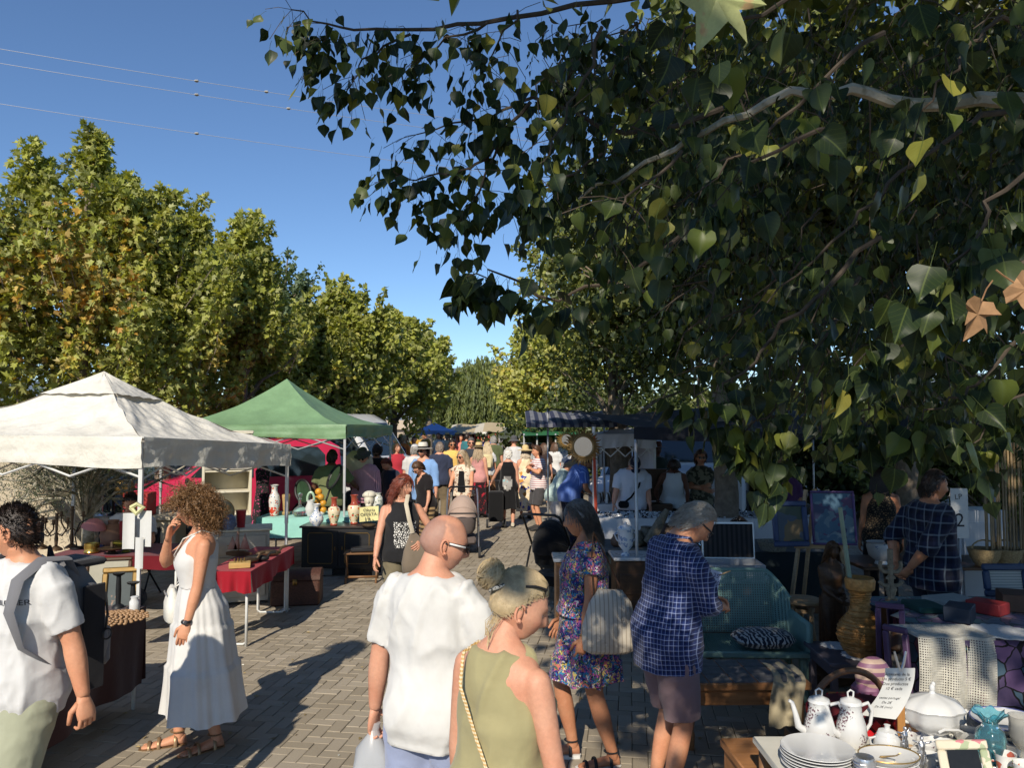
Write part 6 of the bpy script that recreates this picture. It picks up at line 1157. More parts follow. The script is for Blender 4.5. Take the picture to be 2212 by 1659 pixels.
# ------------------------------------------------------------------ right side: awnings
NAVY = mat('navy_shadecloth', (.012, .014, .022), .85, .3, 4, bump=.004, bscale=30)
def sheet(name, label, cat, A, B, C, D, m, n=24, wv=.03, group=None):
    A, B, C, D = map(Vector, (A, B, C, D)); o = sum((A, B, C, D), Vector()) / 4
    def f(u, v): p = A.lerp(B, u).lerp(D.lerp(C, u), v) - o; return (p.x, p.y, p.z + wv * math.sin(u * 9 + v * 5) * math.sin(PI * v) - wv * 1.5 * math.sin(PI * u) * math.sin(PI * v))
    return MB().grid(f, n, n).build(name, m, None, True, 80, label, cat, group, o)
aw = thing('dark_awning', 'long black shade-cloth awning over the right-hand stalls', 'awning', (2.6, 10.2, 0))
def awf(u, v): x0, x1 = -1.4 - .65 * v, 2.2 + .3 * v; return (x0 + (x1 - x0) * u, -2.6 + 5.4 * v, 2.1 + .27 * v + .05 * math.sin(u * 8 + v * 3) * (.3 + v) - .07 * math.sin(PI * u) + .03 * u)
MB().grid(awf, 30, 16).build('shade_cloth', NAVY, aw, True, 80); MB().grid(lambda u, v: (awf(u, 0)[0], -2.61 - .02 * math.sin(u * 25) * v, awf(u, 0)[2] - .13 * v * (.6 + .4 * math.sin(u * 5 + 1))), 40, 5).build('front_flap', NAVY, aw, True, 80)
for u, v in ((.01, .01), (.99, .01), (.01, .99), (.99, .99)): p = awf(u, v); MB().tube([(p[0], p[1], 0), p], .016, 6).build('pole', POLE, aw)
sa_ = thing('striped_awning', 'navy and white striped awning beyond the sun mirrors', 'awning', (gx(1215, 13.5), 13.5, 0)); SBLU = mat('awning_stripes', (.3, .3, .4), .8, .1, pat=P_stripes((.03, .035, .07), (.17, .175, .2), 0, 7, .5)); z0 = gz(888, 13.5)
MB().grid(lambda u, v: (-.65 + 1.5 * u, -.8 + 1.5 * v, z0 - .22 * (1 - v) ** 1.3 + .02 * math.sin(u * 22)), 30, 10).grid(lambda u, v: (-.65 + 1.5 * u, -.8, z0 - .22 - .06 * v + .02 * math.sin(u * 22) * (1 - v)), 30, 3).build('awning_cloth', SBLU, sa_, True, 60)
for x in (.8,): MB().tube([(x, .6, 0), (x, .6, z0)], .018, 6).build('pole', POLE, sa_)
gt = sheet('green_tarp', 'green tarpaulin roof low behind the crowd', 'tarpaulin', (gx(1130, 22), 21, gz(940, 22)), (gx(1245, 22), 21, gz(938, 22)), (gx(1245, 25), 25, gz(924, 25)), (gx(1125, 25), 25, gz(926, 25)), mat('green_tarp', S(56, 120, 78), .6, .15, 3, trans=.2), 14)
for u in (1132, 1160, 1200, 1240): MB().tube([(0, 0, 0), (0, 0, gz(936, 22) - .0)], .025, 6).build('tent_pole', POLE, label='thin pole at %s of the green tarpaulin' % {1132: 'the left end', 1160: 'the left third', 1200: 'the right third', 1240: 'the right end'}[u], cat='pole', loc=(gx(u, 21.2), 21.2, 0))
# hanging stall of sausages and sweets, far
hs = thing('food_stall', 'food stall with rows of hanging sausages under a cream awning', 'market stall', (gx(1045, 30), 30, 0)); MB().grid(lambda u, v: (-1.3 + 2.2 * u, -1 + 2 * v, gz(938, 30) + .35 * v + .12 * u + .03 * math.sin(u * 12)), 14, 6).build('awning', mat('cream_awning', (.6, .54, .4), .8, .1, pat=P_stripes((.55, .5, .4), (.45, .36, .22), 0, .9, .7)), hs); MB().box((0, 0, .5), (2.4, .8, 1.0)).build('counter', WOODT, hs, False); MB().box((0, .9, 1), (2.6, .05, 1.9)).build('back_wall', mat('stall_dark', (.03, .02, .02), .9), hs, False)
for i in range(34): x = -1.1 + 2.1 * (i % 17) / 16; z = gz(936 + 5 * (i // 17), 30); MB().tube([(x, -.9 + .1 * (i % 3), z), (x + .02, -.9 + .1 * (i % 3), z - .28 - .1 * random.random())], [.03, .045], 6).build('sausage', mat(('sausage_red', 'sausage_orange', 'sausage_gold')[i % 3], ((.32, .06, .04), (.5, .2, .08), (.55, .35, .08))[i % 3], .5), hs)
for x in (-1.25, 1.15): MB().tube([(x, -.95, 0), (x, -.95, gz(938, 30))], .03, 6).build('pole', POLE, hs)
sheet('green_backdrop', 'green cloth wall of a stall behind the mirrors', 'backdrop', (gx(1195, 23), 23, .2), (gx(1255, 23), 23, .2), (gx(1255, 23), 23.1, gz(945, 23)), (gx(1195, 23), 23.1, gz(945, 23)), MATS['green_tarp'], 8, .02)
rk = thing('clothes_rack', 'rail of brown patterned scarves under the green tarpaulin', 'clothes rack', (gx(1175, 23), 23.2, 0)); MB().tube([(-.7, 0, 1.5), (.7, 0, 1.5)], .02, 6).build('rail', POLE, rk)
for i in range(9): MB().grid(lambda u, v, i=i: (-.62 + .155 * i + .13 * u, .05 * math.sin(u * 9 + i), 1.5 - 1.2 * v), 6, 3).build('scarf', mat('scarf_%d' % (i % 3), ((.2, .12, .07), (.28, .17, .12), (.12, .08, .06))[i % 3], .9, .3, 14), rk)
# ------------------------------------------------------------------ sun mirrors on an orange pole
pol = thing('display_pole', 'grey upright post bound with orange tape carrying the sun mirrors', 'post', (gx(1287, 7.7), 7.7, 0)); MB().tube([(0, .02, 0), (-.02, .02, 1.2), (-.02, .02, 2.1)], .018, 8).build('post', POLE, pol); MB().tube([(.01, -.01, .55), (.0, -.015, 1.1), (-.015, -.015, 1.55), (-.02, -.015, 2.0)], [.014, .016, .014, .012], 6, flat=.4).build('tape', mat('orange_tape', S(190, 70, 44), .6, .15), pol)
def sun_mirror(label, u, v, d, r, R, n, m, loc_m):
    t = thing('sun_mirror', label, 'mirror', at(u, v, d)); MB().tube([(r * math.cos(a), 0, r * math.sin(a) * 1.05) for a in np.linspace(0, 2 * PI, 33)], r * .11, 8).build('rim', m, t); mb = MB(); k = 30; mb.add([(0, .004, 0)] + [(r * .97 * math.cos(2 * PI * i / k), .004, r * 1.02 * math.sin(2 * PI * i / k)) for i in range(k)], [(0, 1 + i, 1 + (i + 1) % k) for i in range(k)]); mb.build('glass', loc_m, t, False)
    for i in range(n):
        a = 2 * PI * i / n; L = R * (1 if i % 2 == 0 else .88); c, s = math.cos(a), math.sin(a); w_ = r * .13; V = []
        for f, wd, b in ((.0, 1, 0), (.35, .85, .12), (.7, .5, -.12), (1, .06, .05)): rr = r * 1.05 + (L - r * 1.05) * f; off = b * r * .35; V += [(c * rr - s * (w_ * wd + off), -.006, (s * rr + c * (w_ * wd + off)) * 1.03), (c * rr - s * (-w_ * wd + off), .006, (s * rr + c * (-w_ * wd + off)) * 1.03)]
        MB().add(V, [(0, 1, 3, 2), (2, 3, 5, 4), (4, 5, 7, 6)]).build('ray', m, t, False)
    return t
MIRR = mat('mirror_glass', (.75, .76, .76), .03, 0, metal=1.); SUNG = mat('old_gold', (.26, .16, .06), .5, .3, 20, metal=.4)
sun_mirror('large sunburst mirror with wavy gold rays', 1260, 965, 7.5, .1, .19, 34, SUNG, MIRR); sun_mirror('small round sunburst mirror beside the large one', 1224, 950, 7.6, .055, .115, 26, mat('gold_bright', (.4, .24, .07), .45, .2, metal=.4), MIRR)
# ------------------------------------------------------------------ right stalls: tables
table('jewellery_table', 'table with a white cloth spread with small trinkets in the shade', gx(1292, 10.4), gx(1760, 10.4), 10.3, 11.1, .86, WOODM, WHC, .35); DKC = cloth('dark_teal_cloth', (.02, .03, .034)); table('trestle_table', 'table with a dark cloth carrying pottery in the shade', gx(1292, 8.7), gx(1760, 8.7), 8.4, 9.3, .74, WOODM, DKC, .5)
jw = MB()
for i in range(900): jw.ell((random.uniform(gx(1295, 10.4), gx(1755, 10.4)), random.uniform(10.33, 11.05), .872), (random.uniform(.006, .022), random.uniform(.006, .02), random.uniform(.004, .018)), 5, 4, i % 3)
o_ = jw.build('trinkets', [SILV, IRON, mat('trinket_white', (.5, .5, .48), .4)], label='scattered small silver and dark trinkets covering the white cloth', cat='trinkets', kind='stuff')
MARB = mat('grey_marble', (.45, .46, .47), .25, 0, pat=P_blotch((.5, .51, .52), (.3, .31, .33), 4, .55, 3.)); PINEM = mat('carved_pine', (.32, .15, .06), .4, .2, pat=P_wood((.36, .17, .07), (.24, .11, .045)))
def dresser(label, x0, x1, y, d, h, m):
    t = thing('dresser', label, 'dresser', ((x0 + x1) / 2, y, 0)); w_ = x1 - x0; MB().box((0, 0, (h - .04) / 2 + .05), (w_ - .05, d - .05, h - .13), bev=.01).build('carcass', m, t); MB().box((0, 0, h - .015), (w_, d, .03), bev=.006).build('marble_top', MARB, t)
    for i in range(2): q = MB().box((0, -d / 2 + .02, .3 + .26 * i), (w_ - .12, .02, .2), bev=.006).build('drawer', m, t); MB().tube([(-.07, -d / 2, .3 + .26 * i), (0, -d / 2 - .02, .29 + .26 * i), (.07, -d / 2, .3 + .26 * i)], .007, 6).build('handle', BRASS, q)
    for sx in (-1, 1):
        for sy in (-1, 1): MB().lathe([(.03, 0), (.04, .04), (.025, .08), (.035, .12)], 10, 0, (sx * (w_ / 2 - .06), sy * (d / 2 - .06), 0)).build('foot', m, t)
    return t
dresser('pine dresser with a marble top half hidden behind the floral-dress woman', gx(1195, 7.4), gx(1262, 7.4) + .05, 7.6, .4, .84, PINEM); dresser('dark dresser with a marble top behind the man in the blue check', gx(1315, 7.9), gx(1535, 7.7), 7.8, .45, .82, WOODT); dresser('dresser with a marble top under the open briefcase', gx(1505, 7.2), gx(1655, 7.2), 7.25, .42, .72, WOODT)
jar = thing('majolica_jar', 'blue and white majolica lidded jar on the marble top', 'jar', (gx(1350, 7.7), 7.72, .82)); MB().lathe([(.045, 0), (.05, .01), (.025, .03), (.03, .05), (.07, .1), (.08, .18), (.075, .25), (.08, .26), (.07, .27)], 24).build('jar_body', BLWH, jar); MB().lathe([(.08, .268), (.06, .29), (.03, .3), (.01, .31), (.014, .325), (.002, .335)], 24).build('lid', BLWH, jar)
for s in (-1, 1): MB().tube([(s * .075, 0, .24), (s * .11, 0, .21), (s * .09, 0, .16), (s * .07, 0, .14)], .008, 6).build('handle', BLWH, jar)
bc = thing('briefcase', 'open aluminium briefcase with black foam lining', 'briefcase', (gx(1578, 7.2), 7.2, .722), -.05); ALU = mat('brushed_alu', (.42, .44, .47), .35, .1, metal=.7); FOAM = mat('black_foam', (.012, .012, .014), .9, .1, pat=P_stripes((.012, .012, .014), (.03, .03, .033), 0, 22))
MB().box((0, 0, .065), (.5, .34, .01)).build('bottom_shell', ALU, bc); 
for a, b, c_ in (((0, -.17, .065), (.5, .012, .13), 0), ((0, .17, .065), (.5, .012, .13), 0), ((-.25, 0, .065), (.012, .34, .13), 0), ((.25, 0, .065), (.012, .34, .13), 0)): MB().box(a, b, bev=.003).build('side_wall', ALU, bc)
lid = MB().box((0, .19, .3), (.5, .02, .35), bev=.004, R=rotm(-.12)).build('lid', ALU, bc); MB().box((0, .172, .3), (.46, .02, .31), R=rotm(-.12)).build('lining', FOAM, lid, False); MB().tube([(-.07, -.178, .08), (-.07, -.2, .03), (-.04, -.205, .015), (.04, -.205, .015), (.07, -.2, .03), (.07, -.178, .08)], .009, 6).build('handle', BLACKP, bc)
for s in (-1, 1): MB().box((s * .18, -.18, .11), (.04, .012, .03), bev=.003).build('latch', SILV, bc)
def pot(label, u, d, z, prof, m, cat='pot'): return lathe_item('pot', label, cat, (gx(u, d), d, z), prof, m, 22)
BROWNC = mat('brown_clay', (.1, .06, .04), .6, .3, 20); GREYC = mat('carved_stoneware', (.16, .14, .1), .7, .4, 40, bump=.006, bscale=60)
P1 = [(.05, 0), (.08, .03), (.09, .09), (.06, .13), (.05, .15), (.055, .16), (.045, .16)]
for i, (u, d, s_, m_, lb) in enumerate(((1330, 8.7, .8, BROWNC, 'small brown pot left of the majolica jar'), (1347, 8.8, .85, BROWNC, 'brown pot behind the majolica jar'), (1372, 8.7, 1.1, GREYC, 'carved stoneware pot with a dish on top'), (1395, 8.8, 1.3, GREYC, 'carved stoneware pot behind the checked shirt'), (1440, 8.8, 1.5, BROWNC, 'knobbly brown pot left of the grey-haired head'))): lathe_item('pot', lb, 'pot', (gx(u, d), d, .752), P1, m_, 20, None, s_)
dr = MB().tube([(-.12, 0, .04), (-.03, 0, .2), (.02, 0, .3), (.1, .02, .42)], [.07, .06, .05, .03], 8).tube([(.0, 0, .1), (.08, 0, .02)], .04, 6); V = np.concatenate(dr.V); dr.V = [V + .02 * np.c_[vnoise(V * 25, 1), vnoise(V * 25, 2), vnoise(V * 25, 3)]]; dr.build('driftwood', GREYC, None, True, 60, 'gnarled driftwood sculpture on the dark cloth', 'sculpture', None, (gx(1420, 8.6), 8.6, .75))
lathe_item('pitcher', 'clear cut-glass pitcher behind the briefcase', 'pitcher', (gx(1522, 8.6), 8.6, .752), [(.06, 0), (.1, .05), (.1, .12), (.05, .2), (.05, .28), (.065, .33), (.06, .33), (.045, .27)], GLASS); lathe_item('jar', 'black spherical jar with a domed patterned lid', 'jar', (gx(1593, 8.8), 8.8, .752), [(.07, 0), (.13, .05), (.14, .12), (.1, .17), (.11, .18), (.12, .2), (.1, .27), (.05, .31), (.01, .33)], mat('black_white_swirl', (.02, .02, .02), .3, 0, pat=P_blotch((.018, .016, .016), (.4, .4, .4), 14, .64, 2.)))
lathe_item('basket', 'oval woven basket right of the briefcase', 'basket', (gx(1668, 8.4), 8.45, .752), [(.13, 0), (.16, .08), (.17, .1), (.16, .1), (.13, .03)], mat('grey_wicker', (.2, .19, .15), .8, .5, 60, bump=.006, bscale=80))
for i in range(9): lathe_item('glass', 'small stemmed glass in the cluster behind the briefcase', 'glass', (gx(1540 + 9 * i, 8.9), 8.9 + .05 * (i % 3), .752), [(.03, 0), (.006, .01), (.006, .05), (.03, .07), (.032, .12), (.03, .12)], GLASS, 10, 'stemmed glasses behind the briefcase')
bw = thing('wooden_box', 'dark wooden case standing open behind the man in the cap', 'case', (gx(1412, 12.3), 12.3, .7)); MB().box((0, 0, .45), (.42, .06, .5), bev=.005).build('lid', WOODT, bw); MB().box((0, -.2, .1), (.42, .36, .16), bev=.005).build('tray', WOODT, bw)
table('side_table', 'low table with white goods under the small white tent', gx(1285, 13), gx(1400, 13), 12.6, 13.3, .8, WOODM, WHC, .4); gd = MB()
for i in range(26): gd.lathe([(.02, 0), (.03, .06), (.02, .12), (.012, .16)], 8, i % 2, (gx(1288 + 4.2 * i, 13), 12.7 + .1 * (i % 4), .81))
gd.build('figurines', [CER, BROWNC], label='row of small pale and dark figurines under the small white tent', cat='figurines', kind='stuff')
for i in range(7): MB().grid(lambda u, v, i=i: (gx(1290 + 15 * i, 14.5) + .11 * u, 14.4 + .03 * math.sin(u * 8), gz(945, 14.5) - .55 * v), 5, 3).build('hanging_shawl', mat('shawl_%d' % (i % 3), ((.45, .44, .42), (.2, .15, .1), (.3, .24, .2))[i % 3], .9, .2, 14), label='shawl hanging in the small white tent, number %s from the left' % ('one two three four five six seven'.split()[i]), cat='shawl')
# ------------------------------------------------------------------ teal perforated bench with cushion
TEALP = mat('teal_plastic', S(108, 138, 130), .5, .08); bx0, bx1, by = gx(1478, 6.3), gx(1716, 6.2), 6.2; bn = thing('plastic_bench', 'teal perforated plastic garden bench', 'bench', ((bx0 + bx1) / 2, by, 0), -.04); W2 = (bx1 - bx0) / 2
def perf(mb, fn, nu, nv, hole=.52):       # sheet pierced with square holes, each hole real
    for j in range(nv):
        for i in range(nu):
            a, b, c, d = (i / nu, j / nv), ((i + 1) / nu, j / nv), ((i + 1) / nu, (j + 1) / nv), (i / nu, (j + 1) / nv); cx_, cy_ = (i + .5) / nu, (j + .5) / nv
            inn = [(cx_ + (p[0] - cx_) * hole, cy_ + (p[1] - cy_) * hole) for p in (a, b, c, d)]; mb.add([fn(*p) for p in (a, b, c, d)] + [fn(*p) for p in inn], [(k, (k + 1) % 4, 4 + (k + 1) % 4, 4 + k) for k in range(4)])
    return mb
def bback(u, v): x = -W2 + 2 * W2 * u; e = abs(2 * u - 1); return (x, .3 + .08 * v - .16 * max(0, e - .75) * 4, .4 + (.5 - .2 * max(0, (e - .62) / .38) ** 1.6) * v)
pm = perf(MB(), bback, 44, 26); o_ = pm.build('backrest', TEALP, bn, False); o_.modifiers.new('th', 'SOLIDIFY').thickness = .012
o_ = perf(MB(), lambda u, v: (-W2 + 2 * W2 * u, -.24 + .54 * v, .39 - .02 * math.sin(PI * v)), 44, 24).build('seat', TEALP, bn, False); o_.modifiers.new('th', 'SOLIDIFY').thickness = .012
for s in (-1, 1): MB().box((s * (W2 - .0), .02, .47), (.05, .56, .3), bev=.02).build('arm_side', TEALP, bn); MB().box((s * (W2 - .03), -.18, .18), (.06, .07, .36), bev=.012).build('leg', TEALP, bn); MB().box((s * (W2 - .03), .24, .18), (.06, .07, .36), bev=.012).build('leg', TEALP, bn)
MB().tube([bback(u, 1) for u in np.linspace(0, 1, 25)], .016, 8).build('top_rim', TEALP, bn); MB().box((0, -.25, .375), (2 * W2, .03, .05), bev=.01).build('front_rail', TEALP, bn)
V, F = MB().lathe([(.02, 0), (.18, .02), (.22, .06), (.18, .1), (.02, .12)], 28).arrays(); V[:, 0] = np.sign(V[:, 0]) * np.abs(V[:, 0] / .22) ** .75 * .24; V[:, 1] = np.sign(V[:, 1]) * np.abs(V[:, 1] / .22) ** .75 * .2
MB().add(V, F).build('cushion', cloth('fern_cushion', (.1, .1, .12), .05, pat=lambda nt, co: ramp(nt, nd(nt, 'TexWave', {'Vector': co, 'Scale': 9., 'Distortion': 9., 'Detail': 2., 'Detail Scale': 1.5}).outputs[1], [(.55, (.02, .025, .04)), (.68, (.42, .42, .4))])), None, True, 60, 'navy cushion with a pale fern pattern on the teal bench', 'cushion', None, (gx(1640, 6.1), 6.1, .405), .1)
# tiled coffee table with runner
ct = thing('coffee_table', 'low wooden coffee table with tiled top in front of the bench', 'coffee table', (gx(1575, 5.4), 5.35, 0), .02); MB().box((0, 0, .42), (.86, .5, .05), bev=.008).build('tabletop', PINEM, ct); MB().box((0, 0, .34), (.78, .42, .1), bev=.005).build('apron', PINEM, ct)
for sx in (-1, 1):
    for sy in (-1, 1): MB().lathe([(.03, 0), (.035, .1), (.025, .12), (.04, .2), (.04, .3)], 10, 0, (sx * .36, sy * .18, 0)).build('leg', PINEM, ct)
tm = MB().box((0, 0, 0), (.15, .15, .008), bev=.002).mesh('tile', mat('slate_tile', (.12, .12, .13), .4, .3, 14))
for i in range(5):
    for j in range(3): link('tile', tm, ct, (-.32 + .16 * i, -.16 + .16 * j, .447))
lace = mat('ecru_lace', (.42, .36, .24), .9, .1, 20, bump=.004, bscale=160)
MB().grid(lambda u, v: (-.1 + .2 * u + .03 * math.sin(v * 5), .2 - .42 * min(v, .62) / .62 - .02 * math.sin(u * 8), .452 + .006 * math.sin(u * 14) - max(0, v - .62) * .75), 14, 24).build('lace_runner', lace, None, True, 80, 'ecru lace runner hanging off the end of the coffee table', 'runner', None, (gx(1680, 5.3), 5.3, 0), -.15)
rs = thing('round_stool', 'round wooden stool with turned legs behind the bench arm', 'stool', (gx(1725, 6.8), 6.8, 0)); MB().lathe([(.15, .57), (.165, .58), (.165, .6), (.15, .61)], 28).build('seat', WOODL, rs)
for i in range(4): a = i * PI / 2 + .4; MB().tube([(.16 * math.cos(a), .16 * math.sin(a), 0), (.09 * math.cos(a), .09 * math.sin(a), .57)], .018, 8).build('leg', WOODL, rs)
MB().lathe([(.1, .5), (.1, .53)], 16).build('collar', WOODL, rs)
# small dark table with the raffia vase
dt = thing('low_table', 'dark grey painted low table holding the raffia vase', 'table', (gx(1820, 5.75), 5.7, 0), -.05); DGP = mat('grey_violet_paint', (.08, .07, .085), .6, .2); MB().box((0, 0, .455), (.5, .56, .03), bev=.005).build('tabletop', DGP, dt); MB().box((0, 0, .4), (.44, .5, .08), bev=.004).build('apron', DGP, dt)
for sx in (-1, 1):
    for sy in (-1, 1): MB().box((sx * .2, sy * .22, .2), (.045, .045, .4), bev=.004).build('leg', DGP, dt)
def doily(label, x, y, z, r): t = MB(); n = 40; t.add([(0, 0, .003)] + [(r * (1 + .07 * math.cos(i * PI / 2 * 1.6)) * math.cos(2 * PI * i / n), r * (1 + .07 * math.cos(i * PI / 2 * 1.6)) * math.sin(2 * PI * i / n), .002) for i in range(n)], [(0, 1 + i, 1 + (i + 1) % n) for i in range(n)]); t.build('doily', mat('white_lace', (.6, .6, .6), .9, .15, 60, bump=.003, bscale=200), None, False, None, label, 'doily', None, (x, y, z))
doily('white scalloped doily under the raffia vase', gx(1850, 5.6), 5.6, .472, .14); doily('white doily at the back left of the low dark table', gx(1795, 5.85), 5.85, .472, .11)
rv = thing('raffia_vase', 'tall copper-brown raffia-wrapped vase with a waisted neck', 'vase', (gx(1845, 5.65), 5.62, .475)); rp = [(.095, 0), (.12, .04), (.16, .13), (.152, .2), (.1, .275), (.064, .33), (.06, .4), (.072, .45), (.098, .47), (.104, .53), (.095, .55), (.08, .54)]
RAF = mat('copper_raffia', (.48, .24, .07), .45, .3, 30, metal=.35, bump=.006, bscale=50); MB().lathe(rp, 36).build('vessel', RAF, rv)
for i in range(46): z = .02 + .44 * i / 46; r = np.interp(z, [p[1] for p in rp[:9]], [p[0] for p in rp[:9]]); tl = random.uniform(-.14, .14); ph = random.random() * 6; MB().tube([((r + .004) * math.cos(t + ph), (r + .004) * math.sin(t + ph), z + tl * .1 * math.sin(t * 1.3)) for t in np.linspace(0, random.uniform(2.5, 6), 14)], .0055, 5).build('raffia_strand', RAF, rv)
bs = MB().tube([(0, 0, .02), (-.03, .03, .35), (-.085, .05, .9)], [.02, .018, .016], 8); bs.build('bamboo_stick', mat('pale_green_bamboo', (.22, .28, .2), .5, .2), None, True, 40, 'pale green bamboo stick standing in the raffia vase', 'stick', None, (gx(1840, 5.65), 5.64, .62))
# easel, carved figure, mirrors
ea = thing('easel', 'wooden easel holding paintings in the shade', 'easel', (gx(1760, 7.4), 7.4, 0)); 
for a, b in (((-.32, -.1, .3), (-.1, .0, 1.5)), ((.32, -.1, .3), (.1, .0, 1.5)), ((0, .5, 0), (0, .05, 1.5)), ((-.36, -.12, 0), (-.28, -.09, .45)), ((.36, -.12, 0), (.28, -.09, .45))): MB().tube([a, b], .022, 4).build('leg', WOODL, ea, False)
MB().box((0, -.1, .98), (.5, .06, .04), bev=.004).build('ledge', WOODL, ea); MB().box((0, -.12, .42), (.66, .1, .1), bev=.004).build('tray', WOODM, ea)
picture('small framed landscape leaning on the easel, blue mount', (gx(1745, 7.3) - .22, 7.22, 1.2), .34, .42, .1, -.15, mat('blue_frame', (.03, .05, .12), .5), mat('landscape_art', (.1, .2, .3), .5, .1, pat=P_vor([(0, (.05, .07, .1)), (.4, (.14, .1, .05)), (.7, (.04, .06, .04))], 8, .3))); picture('unframed blue and violet painting on the easel', (gx(1790, 7.3), 7.25, 1.25), .4, .5, -.1, -.15, mat('violet_edge', (.1, .06, .16), .6), mat('blue_art', (.1, .25, .4), .5, .1, pat=P_vor([(0, (.04, .1, .16)), (.35, (.1, .16, .2)), (.6, (.08, .04, .1)), (.8, (.03, .04, .1))], 10, .4)), .02)
st_ = Person('dark carved wooden statue of a standing woman', gx(1790, 6.5), 6.5, 1.05, 10, 'f', 'dark', 1, lh=(.05, -.2, 1.05), rh=(-.05, -.2, 1.0), cat='statue'); st_.body.data.materials[0] = WOODT; st_.skirt(WOODT, 1.0, .02, .16, (), amp=.012, name='robe'); st_.hair(WOODT, 'long', 200, length=.3); st_.root.name = 'wooden_statue'
st_.root.location.z = .1; MB().box((0, 0, .05), (.4, .3, .1), bev=.01).build('plinth', WOODT, st_.root, loc=(0, 0, -.1))
def oblong_mirror(label, loc, w_, h, rz, m, arch=False, tilt=.12):
    t = thing('framed_mirror', label, 'mirror', loc, rz); t.rotation_euler = (tilt, 0, rz); MB().box((0, 0, h / 2), (w_ - .03, .008, h - .03)).build('glass', MIRR, t, False)
    for x, z, a, b in ((0, h - .015, w_, .035), (0, .015, w_, .035), (w_ / 2 - .015, h / 2, .035, h - .07), (-w_ / 2 + .015, h / 2, .035, h - .07)): MB().box((x, -.006, z), (a, .03, b), bev=.006).build('frame', m, t)
PURP = mat('purple_paint', (.09, .05, .11), .5, .2); oblong_mirror('narrow purple-framed mirror leaning beside the raffia vase', (gx(1905, 5.2), 5.15, .35), .17, .62, -.5, PURP); oblong_mirror('arched purple mirror frame leaning in front of the narrow one', (gx(1925, 4.95), 4.9, .3), .15, .58, -.9, PURP)
ky = thing('carved_crest', 'ornate carved grey crest on top of the purple mirror', 'carving', (gx(1915, 5.3), 5.3, 1.0)); cv = MB()
for s in (-1, 1):
    for k_ in range(3): cv.tube([(s * (.02 + .06 * f * math.cos(f * 5 + k_)), 0, .08 * k_ + .06 * f * math.sin(f * 5 + k_)) for f in np.linspace(0, 1, 12)], .014, 6)
cv.tube([(0, 0, -.05), (0, 0, .28)], .02, 6).build('scrolls', GREYC, ky)
# painted-cloth table with books, crochet blanket
PAINT = cloth('painted_cloth', (.1, .1, .2), .1, pat=P_vor([(0, (.07, .05, .11)), (.3, (.05, .09, .13)), (.5, (.16, .05, .07)), (.62, (.1, .06, .14)), (.8, (.04, .12, .13))], 9, .08, (.008, .008, .01), .035)); table('display_table', 'table with a stained-glass patterned cloth behind the porcelain', gx(1960, 5.1), 3.9, 4.75, 5.9, .82, WOODM, PAINT, .72)
def blanket(u, v): x = -.24 + .48 * u; q = v * 1.05; z = .0 if q < .3 else -(q - .3); y = .3 - min(q, .3) - .035 * max(0, q - .3) - .02 * math.sin(u * 17) * (q > .25); return (x + .03 * math.sin(v * 4), y, z + .012 - .02 * u * (q > .3))
o_ = perf(MB(), blanket, 40, 70, .5).build('crochet_blanket', mat('ecru_crochet', (.5, .48, .42), .95, .2, 30), None, False, None, 'ecru crochet blanket hanging over the front of the patterned table', 'blanket', None, (gx(2045, 4.72), 4.72, .835)); o_.modifiers.new('th', 'SOLIDIFY').thickness = .004
doily('white lace mat draped at the edge of the patterned table', gx(2150, 4.85), 4.86, .84, .19)
for i, (u, d, w_, h, m_, lb) in enumerate(((1985, 5.5, .2, .26, (.02, .08, .07), 'dark green book lying on the patterned cloth'), (2040, 5.6, .3, .22, (.35, .38, .36), 'white-edged box of records on the patterned cloth'), (2120, 5.4, .16, .22, (.3, .03, .03), 'red book lying on the patterned cloth'), (2060, 5.2, .22, .16, (.02, .03, .05), 'navy box on the patterned cloth'), (2180, 5.5, .24, .2, (.1, .05, .03), 'brown wooden box on the patterned cloth'))): MB().box((0, 0, .02 + .01 * i), (w_, h, .04 + .02 * i), bev=.005).build('book' if 'book' in lb else 'box', mat('goods_%d' % i, m_, .6, .15), None, True, 40, lb, 'book' if 'book' in lb else 'box', None, (gx(u, d), d, .828), .3 * i)
bp = picture('blue-framed certificate standing on the patterned cloth', (gx(2160, 5.8), 5.8, .97), .34, .24, 0, -.15, mat('dark_blue_frame', (.02, .04, .09), .5), mat('certificate', (.3, .32, .3), .8, 0, pat=P_stripes((.35, .36, .33), (.2, .22, .22), 2, 50, .4)), .05)
# back of the right stall: bamboo screen, white van doors, sign 2, baskets
bam = thing('bamboo_screen', 'rolled bamboo screen standing at the right edge', 'screen', (gx(2180, 7.4), 7.4, 0)); BAMB = mat('bamboo', (.24, .17, .09), .6, .3)
for i in range(26): MB().tube([(-.26 + .021 * i, .02 * math.sin(i * 2), .0), (-.26 + .021 * i, .02 * math.sin(i * 2), 1.95)], .011, 6).build('cane', BAMB, bam)
sg = thing('price_sign', 'tall white card sign with a handwritten number 2', 'sign', (gx(2066, 7.2), 7.2, 1.3)); MB().box((0, 0, 0), (.16, .006, .46)).build('card', MATS['paper_white'], sg, False); ink = MB(); text_on(ink, '2', .18, basis((1, 0, 0), (0, 0, 1), (0, -.005, -.07))); text_on(ink, 'LP', .07, basis((1, 0, .1), (-.1, 0, 1), (-.01, -.005, .15))); ink.build('writing', INK, sg, False); MB().tube([(0, .01, -.2), (0, .01, -1.28)], .01, 5).build('stick', POLE, sg)
dw = table('plank_table', 'long dark wooden table behind the plaid stallholder', gx(1830, 7.6), 5.4, 7.3, 8.0, .78, WOODT, None, legs=WOODT, lr=.03)
